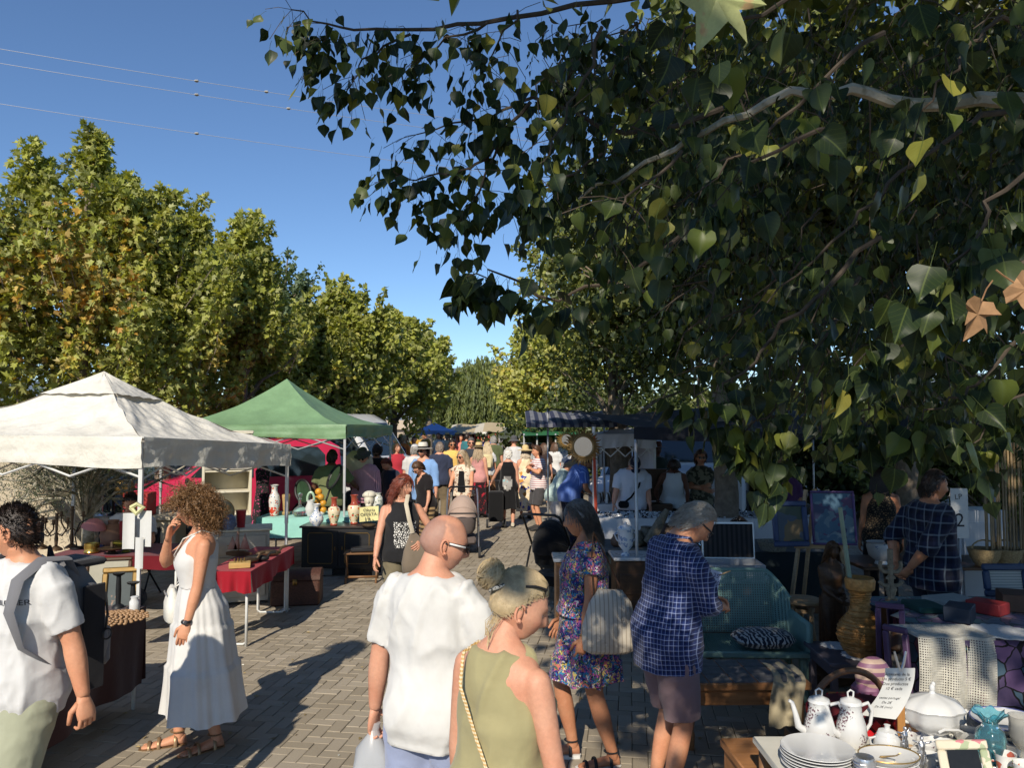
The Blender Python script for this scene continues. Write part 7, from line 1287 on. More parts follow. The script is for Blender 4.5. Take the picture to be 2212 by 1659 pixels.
lathe_item('planter', 'white porcelain pot with blue sprigs on the plank table', 'pot', (gx(1895, 7.5), 7.5, .78), [(.06, 0), (.05, .03), (.11, .08), (.13, .17), (.12, .2), (.13, .21), (.11, .2)], mat('sprig_glaze', (.5, .5, .5), .2, 0, pat=P_blotch((.55, .55, .54), (.2, .25, .35), 20, .66)))
for i, (u, lb) in enumerate(((2120, 'shallow straw basket on the plank table, left of two'), (2165, 'shallow straw basket on the plank table, right of two'))): t = thing('straw_basket', lb, 'basket', (gx(u, 7.4), 7.42, .78)); MB().lathe([(.08, 0), (.13, .08), (.15, .16), (.14, .16), (.1, .05)], 20).build('bowl', mat('straw', (.3, .22, .11), .8, .4, 60, bump=.005, bscale=90), t); MB().tube([(.13 * math.cos(a), 0, .14 + .1 * math.sin(a)) for a in np.linspace(0, PI, 10)], .008, 6).build('handle', MATS['straw'], t)
# ------------------------------------------------------------------ porcelain table in the sun, front right
pt_ = table('porcelain_table', 'white-topped table crowded with porcelain at the bottom right', 1.07, 3.3, 2.45, 3.5, .75, mat('cream_top', (.62, .6, .53), .5, .1, 3), None, legs=WOODM, lr=.025); bx = thing('wooden_box', 'reddish wooden chest under the porcelain table', 'chest', (1.32, 3.75, 0), .05); MB().box((0, 0, .26), (.5, .4, .52), bev=.006).build('body', PINEM, bx); MB().box((0, 0, .54), (.53, .43, .04), bev=.006).build('lid', PINEM, bx); MB().ell((-.08, -.205, .42), (.02, .01, .03)).build('keyhole', BRASS, bx)
Z0 = .752; FLC = mat('flower_ceramic', (.7, .7, .69), .15, 0, coat=.5, pat=lambda nt, co: mixc(nt, mth(nt, 'MULTIPLY', mth(nt, 'GREATER_THAN', noise_(nt, co, 110, 2, .5), .54), mth(nt, 'GREATER_THAN', noise_(nt, co, 14, 2, .5), .52)), (.62, .62, .61), (.16, .09, .11)))
PLATE = [(.05, 0), (.075, .004), (.085, .008), (.125, .018), (.132, .022), (.13, .024), (.085, .012), (.002, .01)]
def teapot(label, u, d, rz, s=1.):
    t = thing('coffee_pot', label, 'coffee pot', (gx(u, d), d, Z0), rz); MB().lathe([(.05 * s, 0), (.055 * s, .006), (.066 * s, .04), (.06 * s, .09), (.045 * s, .14), (.043 * s, .17), (.047 * s, .178)], 30).build('pot_body', FLC, t); l = MB().lathe([(.047 * s, .178), (.042 * s, .19), (.02 * s, .2), (.008, .206), (.002, .206)], 26).build('lid', CER, t); MB().tube([(-.012, 0, .204), (-.014, 0, .225), (0, 0, .234), (.014, 0, .225), (.012, 0, .204)], .004, 6).build('knob', CER, l)
    MB().tube([(-.06 * s, 0, .05), (-.09 * s, 0, .07), (-.1 * s, 0, .12), (-.115 * s, 0, .17), (-.128 * s, 0, .178)], [.018, .016, .012, .009, .007], 10).build('spout', CER, t); MB().tube([(.045 * s, 0, .165), (.08 * s, 0, .175), (.1 * s, 0, .14), (.09 * s, 0, .085), (.062 * s, 0, .05)], .0075, 8).build('handle', CER, t)
teapot('white sprigged coffee pot, left of the pair', 1757, 3.42, -.1); teapot('white sprigged coffee pot, right of the pair, behind the first', 1824, 3.4, .15)
pst = thing('plate_stack', 'stack of six large white plates at the corner of the porcelain table', 'plates', (gx(1748, 3.2), 3.18, Z0))
pm_ = MB().lathe([(r * 1.08, z) for r, z in PLATE], 40).mesh('plate', CER)
for i in range(6): link('plate', pm_, pst, (random.uniform(-.005, .005), random.uniform(-.004, .004), .012 * i))
for u, d, lb in ((1775, 2.98, 'oval white plate at the bottom edge in front of the stack'), (1940, 2.96, 'white plate at the bottom edge left of the painted frame'), (2160, 2.95, 'white plate at the bottom edge right of the painted frame')): o = link('plate', pm_, None, (gx(u, d), d, Z0 + .004)); tag(o, lb, 'plate')
def cup(label, u, d, m, s=1., rz=0., saucer=True, prof=None):
    t = thing('cup', label, 'cup', (gx(u, d), d, Z0), rz); MB().lathe([(r * s, z * s) for r, z in (prof or ((.022, 0), (.026, .004), (.038, .025), (.042, .055), (.043, .06), (.04, .058), (.03, .012)))], 24).build('bowl', m, t); MB().tube([(.04 * s, 0, .048 * s), (.062 * s, 0, .046 * s), (.06 * s, 0, .022 * s), (.036 * s, 0, .018 * s)], .0045 * s, 7).build('handle', m, t)
    if saucer: MB().lathe([(.03, -.001), (.062, .008), (.064, .01), (.03, .004)], 24).build('saucer', CER, t)
FRUITC = mat('fruit_ceramic', (.7, .7, .66), .15, 0, coat=.5, pat=P_vor([(0, (.72, .71, .68)), (.8, (.5, .12, .08)), (.86, (.72, .71, .68)), (.94, (.25, .3, .08))], 45, .03)); MUG = [(.035, 0), (.037, .004), (.034, .03), (.036, .06), (.042, .085), (.043, .088), (.039, .086), (.032, .01)]
cup('plain white teacup left of the blue glass vase', 2050, 3.2, CER, 1.15, .6); cup('small mug with painted fruit right of the blue glass vase', 2148, 3.12, FRUITC, .95, 2.6, False, MUG); cup('mug with painted cherries at the right edge', 2190, 3.02, FRUITC, 1., 2.4, False, MUG); cup('white cup behind the silver figures', 1990, 3.18, CER, .9, 1.)
for i, (u, d, lb) in enumerate(((1868, 3.2, 'between the coffee pots and the dishes'), (1945, 3.4, 'left of the tureen'), (2020, 3.3, 'in front of the tureen'), (2030, 3.1, 'behind the painted frame'), (2085, 3.3, 'left of the turquoise vase'), (2100, 3.08, 'right of the painted frame'), (2170, 3.3, 'right of the turquoise vase'), (2205, 3.4, 'at the far right edge'), (1960, 3.02, 'in front of the silver dancers'), (1985, 3.3, 'behind the right silver dancer'))): cup('white china cup and saucer ' + lb, u, d, (CER, FLC)[i % 2], .75 + .05 * (i % 4), i * 1.1)
su = thing('sugar_bowl', 'small white lidded sugar bowl beside the coffee pots', 'sugar bowl', (gx(1900, 3.3), 3.3, Z0)); MB().lathe([(.035, 0), (.04, .005), (.055, .04), (.05, .07), (.04, .085)], 24).build('bowl', FLC, su); MB().lathe([(.042, .085), (.035, .1), (.012, .108), (.01, .118), (.013, .124), (.001, .128)], 24).build('lid', CER, su)
for s in (-1, 1): MB().tube([(s * .05, 0, .075), (s * .075, 0, .07), (s * .07, 0, .045), (s * .053, 0, .04)], .0045, 6).build('handle', CER, su)
tu = thing('soup_tureen', 'large white lidded soup tureen with scroll handles', 'tureen', (gx(1992, 3.48), 3.46, Z0), .1); n_ = 40; R = []
for r, z in ((.07, 0), (.075, .008), (.05, .02), (.045, .03), (.09, .06), (.115, .1), (.112, .13), (.118, .14)): R.append([(r * (1 + .05 * math.cos(8 * t)) * 1.12 * math.cos(t), r * (1 + .05 * math.cos(8 * t)) * math.sin(t), z) for t in np.linspace(0, 2 * PI, n_, endpoint=False)])
MB().loft(R).build('bowl', CER, tu); R = []
for r, z in ((.115, .142), (.105, .16), (.08, .178), (.04, .192), (.012, .2), (.008, .21)): R.append([(r * (1 + .05 * math.cos(8 * t)) * 1.12 * math.cos(t), r * (1 + .05 * math.cos(8 * t)) * math.sin(t), z) for t in np.linspace(0, 2 * PI, n_, endpoint=False)])
l = MB().loft(R).build('lid', CER, tu); MB().ell((.0, 0, .222), (.012, .012, .018)).ell((.006, 0, .238), (.009, .009, .012)).build('finial', CER, l)
for s in (-1, 1): MB().tube([(s * .11, 0, .115), (s * .155, 0, .12), (s * .15, 0, .085), (s * .115, 0, .08)], .008, 8).build('handle', CER, tu)
MB().tube([(-.05, -.112, .075), (-.03, -.122, .09), (.03, -.122, .085), (.06, -.108, .07)], .006, 7).build('applied_scroll', CER, tu)
for i, (u, d, r, n, lb) in enumerate(((2160, 3.4, .15, 3, 'stack of blue-rimmed white plates behind the blue glass vase'), (2075, 3.44, .1, 2, 'scalloped white serving bowls right of the tureen'))):
    t = thing('plate_stack' if not i else 'bowl_stack', lb, 'plates' if not i else 'bowls', (gx(u, d), d, Z0))
    for k_ in range(n): MB().lathe([(r * .5, .03 * k_), (r * .6, .01 + .03 * k_), (r, .045 + .03 * k_ + .02 * i), (r * 1.01, .048 + .03 * k_ + .02 * i), (r * .96, .046 + .03 * k_ + .02 * i), (r * .5, .016 + .03 * k_)], 36).build('plate', CER, t)
    if not i: MB().tube([(r * 1.005 * math.cos(a), r * 1.005 * math.sin(a), .047 + .03 * (n - 1)) for a in np.linspace(0, 2 * PI, 41)], .0035, 6).build('blue_rim', mat('blue_line', (.08, .1, .25), .3), t)
bs_ = thing('bowl_stack', 'stack of gold-rimmed gravy dishes behind the silver boot', 'dishes', (gx(1902, 3.12), 3.12, Z0)); 
for k_ in range(3): MB().lathe([(.05, .018 * k_), (.08, .02 + .018 * k_), (.1, .04 + .018 * k_), (.098, .042 + .018 * k_), (.05, .02 + .018 * k_)], 32, sx=1.15, sy=.85).build('dish', CER, bs_)
MB().tube([(.116 * math.cos(a), .086 * math.sin(a), .079) for a in np.linspace(0, 2 * PI, 33)], .003, 5).build('gold_rim', GOLD, bs_); MB().tube([(-.02, .02, .06), (.01, -.04, .09), (.0, -.09, .12)], [.012, .006, .005], 6, flat=.4).build('ladle', GOLD, bs_)
vz = thing('glass_vase', 'turquoise glass vase with a ruffled rim', 'vase', (gx(2118, 3.2), 3.2, Z0)); BGL = mat('turquoise_glass', (.3, .75, .88), .04, 0, glass=.88, spec=.6); R = []
for r, z, am in ((.035, 0, 0), (.04, .005, 0), (.05, .06, 0), (.058, .11, 0), (.05, .14, 0), (.03, .16, 0), (.028, .175, .02), (.045, .2, .07), (.062, .215, .12), (.059, .216, .12), (.043, .202, .07), (.024, .175, 0), (.046, .13, 0), (.045, .06, 0), (.03, .012, 0)): R.append([(r * (1 + am * math.sin(7 * t)) * math.cos(t), r * (1 + am * math.sin(7 * t)) * math.sin(t), z + am * .07 * math.cos(7 * t)) for t in np.linspace(0, 2 * PI, 56, endpoint=False)])
MB().loft(R).build('vessel', BGL, vz)
lathe_item('goblet', 'cut crystal goblet at the right edge of the porcelain table', 'goblet', (gx(2185, 3.22), 3.22, Z0), [(.04, 0), (.038, .006), (.01, .012), (.009, .05), (.03, .07), (.048, .11), (.046, .16), (.05, .19), (.047, .19), (.04, .12), (.02, .075)], mat('frosted_glass', (.75, .74, .7), .25, .1, glass=.7))
pf = thing('photo_frame', 'small painted floral frame with a black panel, front of the porcelain', 'frame', (gx(2058, 3.02), 3.0, Z0 + .09)); pf.rotation_euler = (-.35, 0, .03); PFM = mat('rose_paint', (.6, .45, .36), .5, .1, pat=P_vor([(0, (.62, .55, .42)), (.5, (.55, .2, .22)), (.65, (.62, .55, .42)), (.85, (.35, .4, .25))], 30, .05))
MB().box((0, .004, 0), (.12, .004, .11)).build('panel', mat('black_panel', (.012, .012, .012), .3, .2, 40), pf, False)
for x, z, a, b in ((0, .07, .2, .035), (0, -.07, .2, .035), (.083, 0, .035, .105), (-.083, 0, .035, .105)): MB().box((x, 0, z), (a, .016, b), bev=.006).build('frame', PFM, pf)
def figure(label, u, d, h, face, lh, rh):
    p = Person(label, gx(u, d), d, h, face, 'f', 'fair', 0, lh=lh, rh=rh, z=Z0 + .006, cat='figurine'); p.root.name = 'figurine'; p.body.data.materials[0] = SILV; p.skirt(SILV, 1.0, .3, .14, (), amp=.02, name='drapery'); p.hair(SILV, 'short', 60); MB().lathe([(.022, 0), (.02, .008)], 14).build('base', SILV, p.root, loc=(0, 0, -.006))
figure('silver statuette of a dancer, left of the two', 1937, 3.24, .135, 20, (.2, -.2, 1.6), (-.3, -.1, 1.5)); figure('silver statuette of a dancer, right of the two', 1972, 3.12, .145, -10, (.3, -.25, 1.55), (-.2, -.2, 1.5))
sb = thing('silver_boot', 'small ribbed silver boot ornament', 'ornament', (gx(1850, 3.05), 3.05, Z0), .4); MB().lathe([(.03, 0), (.04, .02), (.036, .05), (.042, .08), (.036, .1), (.02, .09)], 20).build('shaft', SILV, sb); MB().ell((.0, -.045, .022), (.028, .05, .024)).build('toe', SILV, sb)
for i in range(5): MB().tube([((.037 + .002 * i % 2) * math.cos(a), (.037) * math.sin(a), .03 + .013 * i) for a in np.linspace(0, 2 * PI, 21)], .003, 5).build('rib', SILV, sb)
sn = thing('paper_sign', 'curled white printed price sheet held by a wooden clip stand', 'sign', (gx(1930, 3.42), 3.42, Z0)); MB().box((0, 0, .16), (.034, .008, .34), bev=.002).build('wood_strip', mat('orange_wood', (.38, .18, .05), .5, .1, pat=P_wood((.42, .2, .06), (.32, .15, .045), 2)), sn); MB().lathe([(.05, 0), (.05, .012)], 18).build('foot', WOODL, sn)
for s in (-1, 1): MB().tube([(0, -.006, .3), (s * .012, -.008, .34), (s * .026, -.006, .395)], [.006, .007, .005], 6).build('clip_arm', SILV, sn)
def pf_(u, v): return (-.07 + .13 * u - .09 * v ** 2, -.012 + .05 * v * v * (1 - u), .325 - .22 * v - .02 * u * 0)
MB().grid(pf_, 10, 14).build('sheet', MATS['paper_white'], sn, True, 80); ink = MB()
for i, (tx, s_) in enumerate((('Artesania de la', .018), ('Un producto 5 €', .018), ('Dos productos', .018), ('10 € cada', .018), ('', .01), ('cestas portugal', .014), ('De 2€', .015), ('De 3€ (mini)', .013))):
    if tx:
        V, F = text_arrays(tx, s_); v0 = .12 + .095 * i; Wv = []
        for q in V: p = pf_(.4 + q[0] / .13, v0 - q[1] / .22); Wv.append((p[0], p[1] - .003, p[2]))
        ink.add(Wv, F)
ink.build('printing', INK, sn, False)
rb = thing('red_basket', 'red woven basket with a brown wicker handle behind the coffee pots', 'basket', (gx(1840, 3.75), 3.78, .56), .2); REDB = mat('red_strap', S(190, 26, 36), .4, .1); WK = mat('wicker_handle', (.16, .08, .04), .6, .3, 40)
for j in range(5):
    for i in range(26):
        a = 2 * PI * i / 26 + (j % 2) * PI / 26; r = .13 + .014 * j; M = Matrix.Translation((r * 1.25 * math.cos(a), r * math.sin(a), .03 + .042 * j)) @ rotm(0, 0, a) @ rotm(.78) ; MB().box((0, 0, 0), (.008, .034, .034), R=None).V; q = MB().box((0, 0, 0), (.008, .036, .036), bev=.003); q.V = [np_xf(M, q.V[0])]; q.build('strap', REDB, rb)
MB().lathe([(.12, 0), (.125, .01), (.18, .22), (.175, .22)], 26, sx=1.22, sy=.98).build('liner', mat('dark_red', (.12, .01, .015), .7), rb); MB().tube([(.2 * math.cos(a) - .03, .0, .2 + .19 * math.sin(a)) for a in np.linspace(0, PI, 18)], .016, 8).build('handle', WK, rb)
pu = thing('purse', 'pink and mauve striped rounded purse behind the sign', 'purse', (gx(1873, 4.3), 4.3, .62)); PKP = mat('mauve_stripe', (.25, .12, .17), .5, .1, pat=P_stripes((.2, .09, .15), (.42, .3, .24), 2, 24)); MB().box((0, 0, .05), (.22, .13, .1), bev=.03).build('base', mat('mauve', (.2, .08, .15), .5), pu); MB().ell((0, 0, .13), (.1, .06, .11), 18, 12).build('dome', PKP, pu); sup = thing('wooden_crate', 'dark crate under the pink purse', 'crate', (gx(1873, 4.3), 4.3, 0)); MB().box((0, 0, .31), (.4, .3, .615), bev=.005).build('body', WOODT, sup)
sc2 = thing('wooden_crate', 'dark crate under the red basket', 'crate', (gx(1840, 3.75), 3.95, 0)); MB().box((.05, 0, .275), (.55, .36, .55), bev=.005).build('body', WOODT, sc2)
cm2 = MB().tube([(0, 0, 0), (-.02, .01, .04), (.02, -.01, .09)], [.09, .07, .02], 12); V = np.concatenate(cm2.V); cm2.V = [V + .02 * np.c_[vnoise(V * 30, 1), vnoise(V * 30, 2), vnoise(V * 30, 3)]]; cm2.build('crumpled_cloth', WHC, None, True, 60, 'crumpled white lace cloth behind the tureen', 'cloth', None, (gx(2010, 3.7), 3.62, .76))
mt = MB().grid(lambda u, v: (-.5 + 1.0 * u, -.3 + .62 * v, .0015 * math.sin(9 * u)), 8, 6); mt.build('table_runner', cloth('patterned_runner', (.4, .35, .25), .1, pat=P_vor([(0, (.5, .42, .28)), (.4, (.25, .35, .3)), (.6, (.55, .35, .15)), (.8, (.4, .42, .36))], 16, .1)), None, True, None, 'faded floral table runner under the cups', 'runner', None, (2.0, 3.05, .7525))
# tag held by the man in the blue check
hl = pla.wpt(tuple(pla.hands[1])) ; tg = thing('price_tag', 'pale blue handwritten tag clipped to a stick by the checked-shirt man', 'tag', hl + Vector((.02, -.1, .1)), .25); tg.rotation_euler = (-.2, .35, .1); MB().grid(lambda u, v: (-.035 + .07 * u, .006 * math.sin(3 * v), -.08 + .16 * v), 3, 4).build('card', mat('blue_paper', (.5, .55, .72), .8, .04), tg); ink = MB(); [text_on(ink, tx, .036, basis((1, 0, 0), (0, 0, 1), (0, -.01, z))) for tx, z in (('25', .05), ('1,80', .01), ('par', -.03))]; ink.build('writing', mat('blue_ink', (.03, .04, .2), .7, 0), tg, False); MB().tube([(.02, 0, .06), (.09, .02, .11)], .004, 5).build('peg', WOODL, tg)
# ------------------------------------------------------------------ vehicles and the concrete pier
def wheel(t, x, y, r=.31, w_=.2):
    wh = MB().lathe([(r * .62, -w_ / 2), (r * .95, -w_ / 2), (r, -w_ * .3), (r, w_ * .3), (r * .95, w_ / 2), (r * .62, w_ / 2)], 28, M=Matrix.Translation((x, y, r)) @ rotm(PI / 2), caps=False).build('wheel', RUBBER, t)
    rim = MB().lathe([(r * .66, -.02), (r * .66, .05), (r * .6, .06), (r * .55, .02)], 24, M=Matrix.Translation((x, y, r)) @ rotm(PI / 2), caps=False)
    for k in range(8): a = k * PI / 4; rim.box((x + r * .32 * math.cos(a), y - .055 if y < 0 else y + .055, r + r * .32 * math.sin(a)), (r * .58, .03, .05), 0, rotm(0, -a))
    rim.build('rim', SILV, wh)
def vehicle(name, label, loc, rz, prof, width, paint, wins, wheels, r=.31, lights=True, cat='van'):
    t = thing(name, label, cat, loc, rz); n = len(prof); ctr = np.array(prof).mean(0); R = []
    for y, s in ((-1, .9), (-.985, .955), (-.93, .985), (-.6, 1), (.6, 1), (.93, .985), (.985, .955), (1, .9)): R.append([(ctr[0] + (x - ctr[0]) * s, y * width / 2 * (1 - .07 * max(0, z - 1.0)), ctr[1] + (z - ctr[1]) * s) for x, z in prof])
    MB().loft(R).build('body', paint, t, True, 35); GL = mat('car_glass', (.02, .03, .035), .06, 0, spec=.8)
    for k, (pts, side) in enumerate(wins):
        for sy in ((-1, 1) if side else (0,)):
            if side: yy = sy * (width / 2 + .004); MB().add([(x, yy * (1 - .07 * max(0, z - 1.0)), z) for x, z in pts], [tuple(range(len(pts)))]).build('window', GL, t, False)
            else: (x0, z0), (x1, z1) = pts; MB().add([(x0, -width * .42, z0), (x0, width * .42, z0), (x1, width * .38, z1), (x1, -width * .38, z1)], [(0, 1, 2, 3)]).build('windscreen', GL, t, False)
    for x in wheels:
        for sy in (-1, 1): wheel(t, x, sy * (width / 2 - .06), r); MB().lathe([(r * 1.14, -.02), (r * 1.14, .02)], 24, M=Matrix.Translation((x, sy * (width / 2 - .02 + .012), r)) @ rotm(PI / 2)).build('wheel_arch', IRON, t)
    x0 = prof[1][0]
    for sy in (-1, 1): MB().ell((x0 + .06, sy * width * .36, prof[1][1] - .05), (.06, .16, .08)).build('headlight', GLASS, t)
    MB().box((prof[0][0] + .0, 0, .36), (.08, width * .9, .16), bev=.03).build('bumper', IRON, t); MB().box((-.9, -width / 2 - .07, 1.05), (.08, .1, .14), bev=.03).build('wing_mirror', IRON, t); MB().box((.1, -width / 2 - .005, .85), (.16, .02, .03), bev=.005).build('door_handle', IRON, t)
    return t
REDP = mat('pink_red_paint', S(196, 44, 80), .3, .06, 2, coat=.6, spec=.5); WHP = mat('white_car_paint', (.6, .61, .62), .35, .06, 2, coat=.5); vp = [(-1.98, .3), (-1.96, .78), (-1.8, .96), (-1.05, 1.1), (-.4, 1.72), (-.1, 1.8), (1.65, 1.82), (1.92, 1.66), (1.98, .95), (1.98, .32)]
vehicle('parked_van', 'pinkish-red small van parked behind the cream hutch', (gx(497, 15.2) + .1, 15.3, 0), .42, vp, 1.66, REDP, [([(-.85, 1.12), (-.32, 1.66), (.25, 1.68), (.25, 1.1)], 1), ([(.4, 1.1), (.4, 1.68), (1.45, 1.66), (1.6, 1.5), (1.6, 1.1)], 1), ([(-1.0, 1.14), (-.43, 1.7)], 0)], (-1.25, 1.3))
vw = [(-2.6, .35), (-2.58, .95), (-2.4, 1.15), (-1.9, 1.25), (-1.3, 2.15), (-.9, 2.35), (2.5, 2.4), (2.6, 2.2), (2.6, .35)]
vehicle('parked_van', 'white delivery van parked beyond the green canopy', (gx(700, 20), 20.5, 0), 2.75, vw, 1.95, WHP, [([(-1.75, 1.3), (-1.22, 2.05), (-.45, 2.1), (-.45, 1.3)], 1), ([(-1.88, 1.3), (-1.33, 2.12)], 0)], (-1.75, 1.6), .34)
vehicle('parked_van', 'white van in the shade behind the arms-crossed woman', (gx(1545, 17), 18, 0), 1.25, vw, 1.95, WHP, [([(-1.75, 1.3), (-1.22, 2.05), (-.45, 2.1), (-.45, 1.3)], 1), ([(-1.88, 1.3), (-1.33, 2.12)], 0)], (-1.75, 1.6), .34)
wc = thing('van_door_box', 'grey-white box standing in for open van doors behind the number 2 sign', 'cabinet', (gx(2105, 8.4), 8.5, 0)); MB().box((0, 0, .6), (.5, .4, 1.2), bev=.01).build('carcass', WHP, wc)  # plain box stands in for the open doors of a white van
for z in (.35, .85): MB().box((0, -.205, z), (.46, .02, .44), bev=.006).build('door', WHP, wc)
vehicle('parked_car', 'small white car behind the hatted man in the shade', (gx(1425, 15.5), 17.5, 0), 1.2, [(-1.8, .3), (-1.78, .7), (-1.6, .85), (-.8, .95), (-.2, 1.4), (.9, 1.45), (1.5, 1.0), (1.75, .9), (1.8, .35)], 1.65, WHP, [([(-.65, .98), (-.15, 1.36), (.4, 1.38), (.4, .98)], 1), ([(.5, .98), (.5, 1.38), (.88, 1.36), (1.3, 1.0)], 1), ([(-.76, .98), (-.23, 1.38)], 0)], (-1.15, 1.15), .3, cat='car')
vehicle('parked_car', 'blue-grey car glimpsed behind the olive tree', (gx(330, 17), 17.6, 0), .1, [(-1.8, .3), (-1.78, .7), (-1.6, .85), (-.8, .95), (-.2, 1.4), (.9, 1.45), (1.5, 1.0), (1.75, .9), (1.8, .35)], 1.65, mat('blue_grey_paint', (.07, .09, .14), .3, .05, coat=.5), [([(-.65, .98), (-.15, 1.36), (.4, 1.38), (.4, .98)], 1), ([(-.76, .98), (-.23, 1.38)], 0)], (-1.15, 1.15), .3, cat='car')
pier = thing('concrete_pier', 'speckled cream concrete pier at the far left under the canopy', 'pier', (gx(40, 10.2), 10.3, 0), .25); PIE = mat('speckled_render', (.5, .42, .3), .95, .15, 1.5, bump=.008, bscale=40, pat=P_blotch((.52, .44, .32), (.2, .15, .1), 16, .68)); MB().prism([(-2.4, 0), (.55, 0), (.85, .55), (.45, 1.1), (.3, 2.3), (-2.4, 2.3)], .7).build('shaft', PIE, pier, False); MB().box((-.9, -.02, .2), (3.2, .9, .4), bev=.03).build('footing', PIE, pier)
# small stall behind the olive: red crate of bric-a-brac on a low wall
lw = thing('low_wall', 'low rendered wall with bric-a-brac behind the seated man', 'wall', (gx(245, 11.2), 11.6, 0)); MB().box((0, 0, .35), (1.7, .4, .7), bev=.02).build('wall_body', PIE, lw); MB().box((0, 0, .73), (1.8, .5, .06), bev=.01).build('coping', PIE, lw)
MB().box((0, 0, .17), (.36, .3, .34), bev=.01).build('crate', mat('red_crate', (.4, .04, .04), .5), None, True, 40, 'red plastic crate on the low wall behind the olive tree', 'crate', None, (gx(300, 11.4), 11.5, .76))
for i, (u, m_, lb) in enumerate(((225, SILV, 'round silver lamp shade on the low wall'), (250, IRON, 'black lantern on the low wall'), (272, BRASS, 'brass table lamp on the low wall'))): lathe_item('lamp', lb, 'lamp', (gx(u, 11.5), 11.5, .76), [(.08, 0), (.07, .02), (.02, .05), (.02, .3), (.12, .32), (.16, .4), (.12, .5), (.05, .52)], m_)
# mirrors, chairs, lampshade and tree branch behind the mint cloth
for i, (u, v, a, lb) in enumerate(((655, 1062, .5, 'tilted oval mirror reflecting the sky behind the vases'), (722, 1030, -.7, 'narrow oval mirror beside the man in the olive t-shirt'))):
    t = thing('oval_mirror', lb, 'mirror', at(u, v, 12.1)); t.rotation_euler = (-.5, 0, a); k = 28; MB().tube([(.12 * math.cos(q), 0, .2 * math.sin(q)) for q in np.linspace(0, 2 * PI, 29)], .02, 8).build('frame', IRON, t); MB().add([(0, 0, 0)] + [(.115 * math.cos(2 * PI * j / k), 0, .195 * math.sin(2 * PI * j / k)) for j in range(k)], [(0, 1 + j, 1 + (j + 1) % k) for j in range(k)]).build('glass', MIRR, t, False); MB().tube([(0, .02, -.2), (0, .05, -.45)], .015, 6).build('stand', IRON, t)
lathe_item('lampshade', 'round cream paper lampshade beside the olive t-shirt', 'lampshade', at(775, 1000, 13), [(.12, -.2), (.22, -.08), (.24, 0), (.22, .1), (.12, .2)], mat('cream_shade', (.55, .48, .34), .7)); rx = thing('hanging_dress', 'string of hanging black and pink bead dress behind the hutch', 'dress', (gx(570, 12.5), 12.5, 1.0)); MB().loft([oval(z, a, .06, .06, 16) for z, a in ((-.6, .2), (-.2, .14), (.1, .1), (.35, .12), (.45, .05))]).build('garment', cloth('bead_dress', (.05, .02, .03), .1, pat=P_blotch((.02, .02, .02), (.5, .08, .2), 40, .62)), rx)
dist_t = table('trestle_table', 'far table with dark cloth of bric-a-brac beyond the striped-shirt man', gx(760, 15.5), gx(890, 15.5), 15.2, 16.0, .78, WOODM, DKC, .5); bb = MB()
for i in range(60): bb.lathe([(.03, 0), (.05, .05), (.03, .1 + .1 * random.random()), (.01, .2)], 7, i % 3, (random.uniform(gx(763, 15.5), gx(888, 15.5)), random.uniform(15.25, 15.95), .79))
bb.build('bric_a_brac', [BRASS, CER, BROWNC], label='jumble of small pots on the far dark table', cat='bric-a-brac', kind='stuff')
# ------------------------------------------------------------------ shoppers
def C_(n, c): return cloth('cloth_' + n, S(*c))
CN = {}
SH = mat('dark_shoe', (.03, .028, .026), .6, .2); TANSH = mat('tan_leather', (.3, .2, .11), .6); GLB = BLACKP
STRAW = mat('straw_hat', (.62, .46, .22), .8, .15, 60, bump=.002, bscale=200); HATW = mat('white_hat', (.66, .63, .56), .8, .06); HATG = cloth('grey_hat', (.08, .08, .085)); BAND = cloth('black_band', (.02, .02, .02))
def shopper(label, u, d, H, face, sex, skin, hair, top, bot, **k):
    det = k.pop('det', 1); hs = k.pop('hs', 'short'); hl = k.pop('hl', .03); slv = k.pop('slv', .42); hem = k.pop('hem', .82); bh = k.pop('bh', .1); hat = k.pop('hat', None); gl = k.pop('gl', 0); fl = k.pop('fl', .02); tank = k.pop('tank', 0); skr = k.pop('skr', 0); shoe = k.pop('shoe', SH); capm = k.pop('capm', None); vn = k.pop('vn', 0); be = k.pop('be', .016); vol = k.pop('vol', .012)
    p = Person(label, gx(u, d), d, H, face, sex, skin, det, **k); p.top(top, hem, slv, .018, boxy=.6, wr=.009, tank=tank, neck=1.46 if tank else 1.485, vneck=vn, flare=fl)
    if skr: p.skirt(bot, 1.04, bh, skr, (), pleat=16, amp=.01, e=.024)
    else: p.legs(bot, bh, be, 'trousers' if bh < .3 else 'shorts', .94)
    p.shoes(shoe)
    if hair: p.hair(HM[hair], hs, 420 if det else 160, length=hl, vol=vol, width=.004, seed=int(u) % 50)
    if gl: p.glasses(GLB, LENS)
    if hat: p.hat(hat[0], hat[1], *(hat[2:] if len(hat) > 2 else ()))
    if capm: p.cap(capm)
    return p
JEAN = C_('navy', (34, 38, 56)); BLKC = C_('black', (24, 24, 26)); KHA = C_('khaki', (120, 106, 84)); WHS = cloth('white_shirt_b', (.6, .595, .585)); CAR = (STRAW, BAND)
m = shopper('bearded man in a light blue shirt, white panama hat and sunglasses', 916, 14, 1.74, -22, 'm', 'red', 'dark', C_('sky_blue', (128, 164, 214)), BLKC, slv=.8, hem=.74, vn=.16, hat=(HATW, BAND, .085, .11), gl=1, htint='beard', fat=.22, yaw=-10)
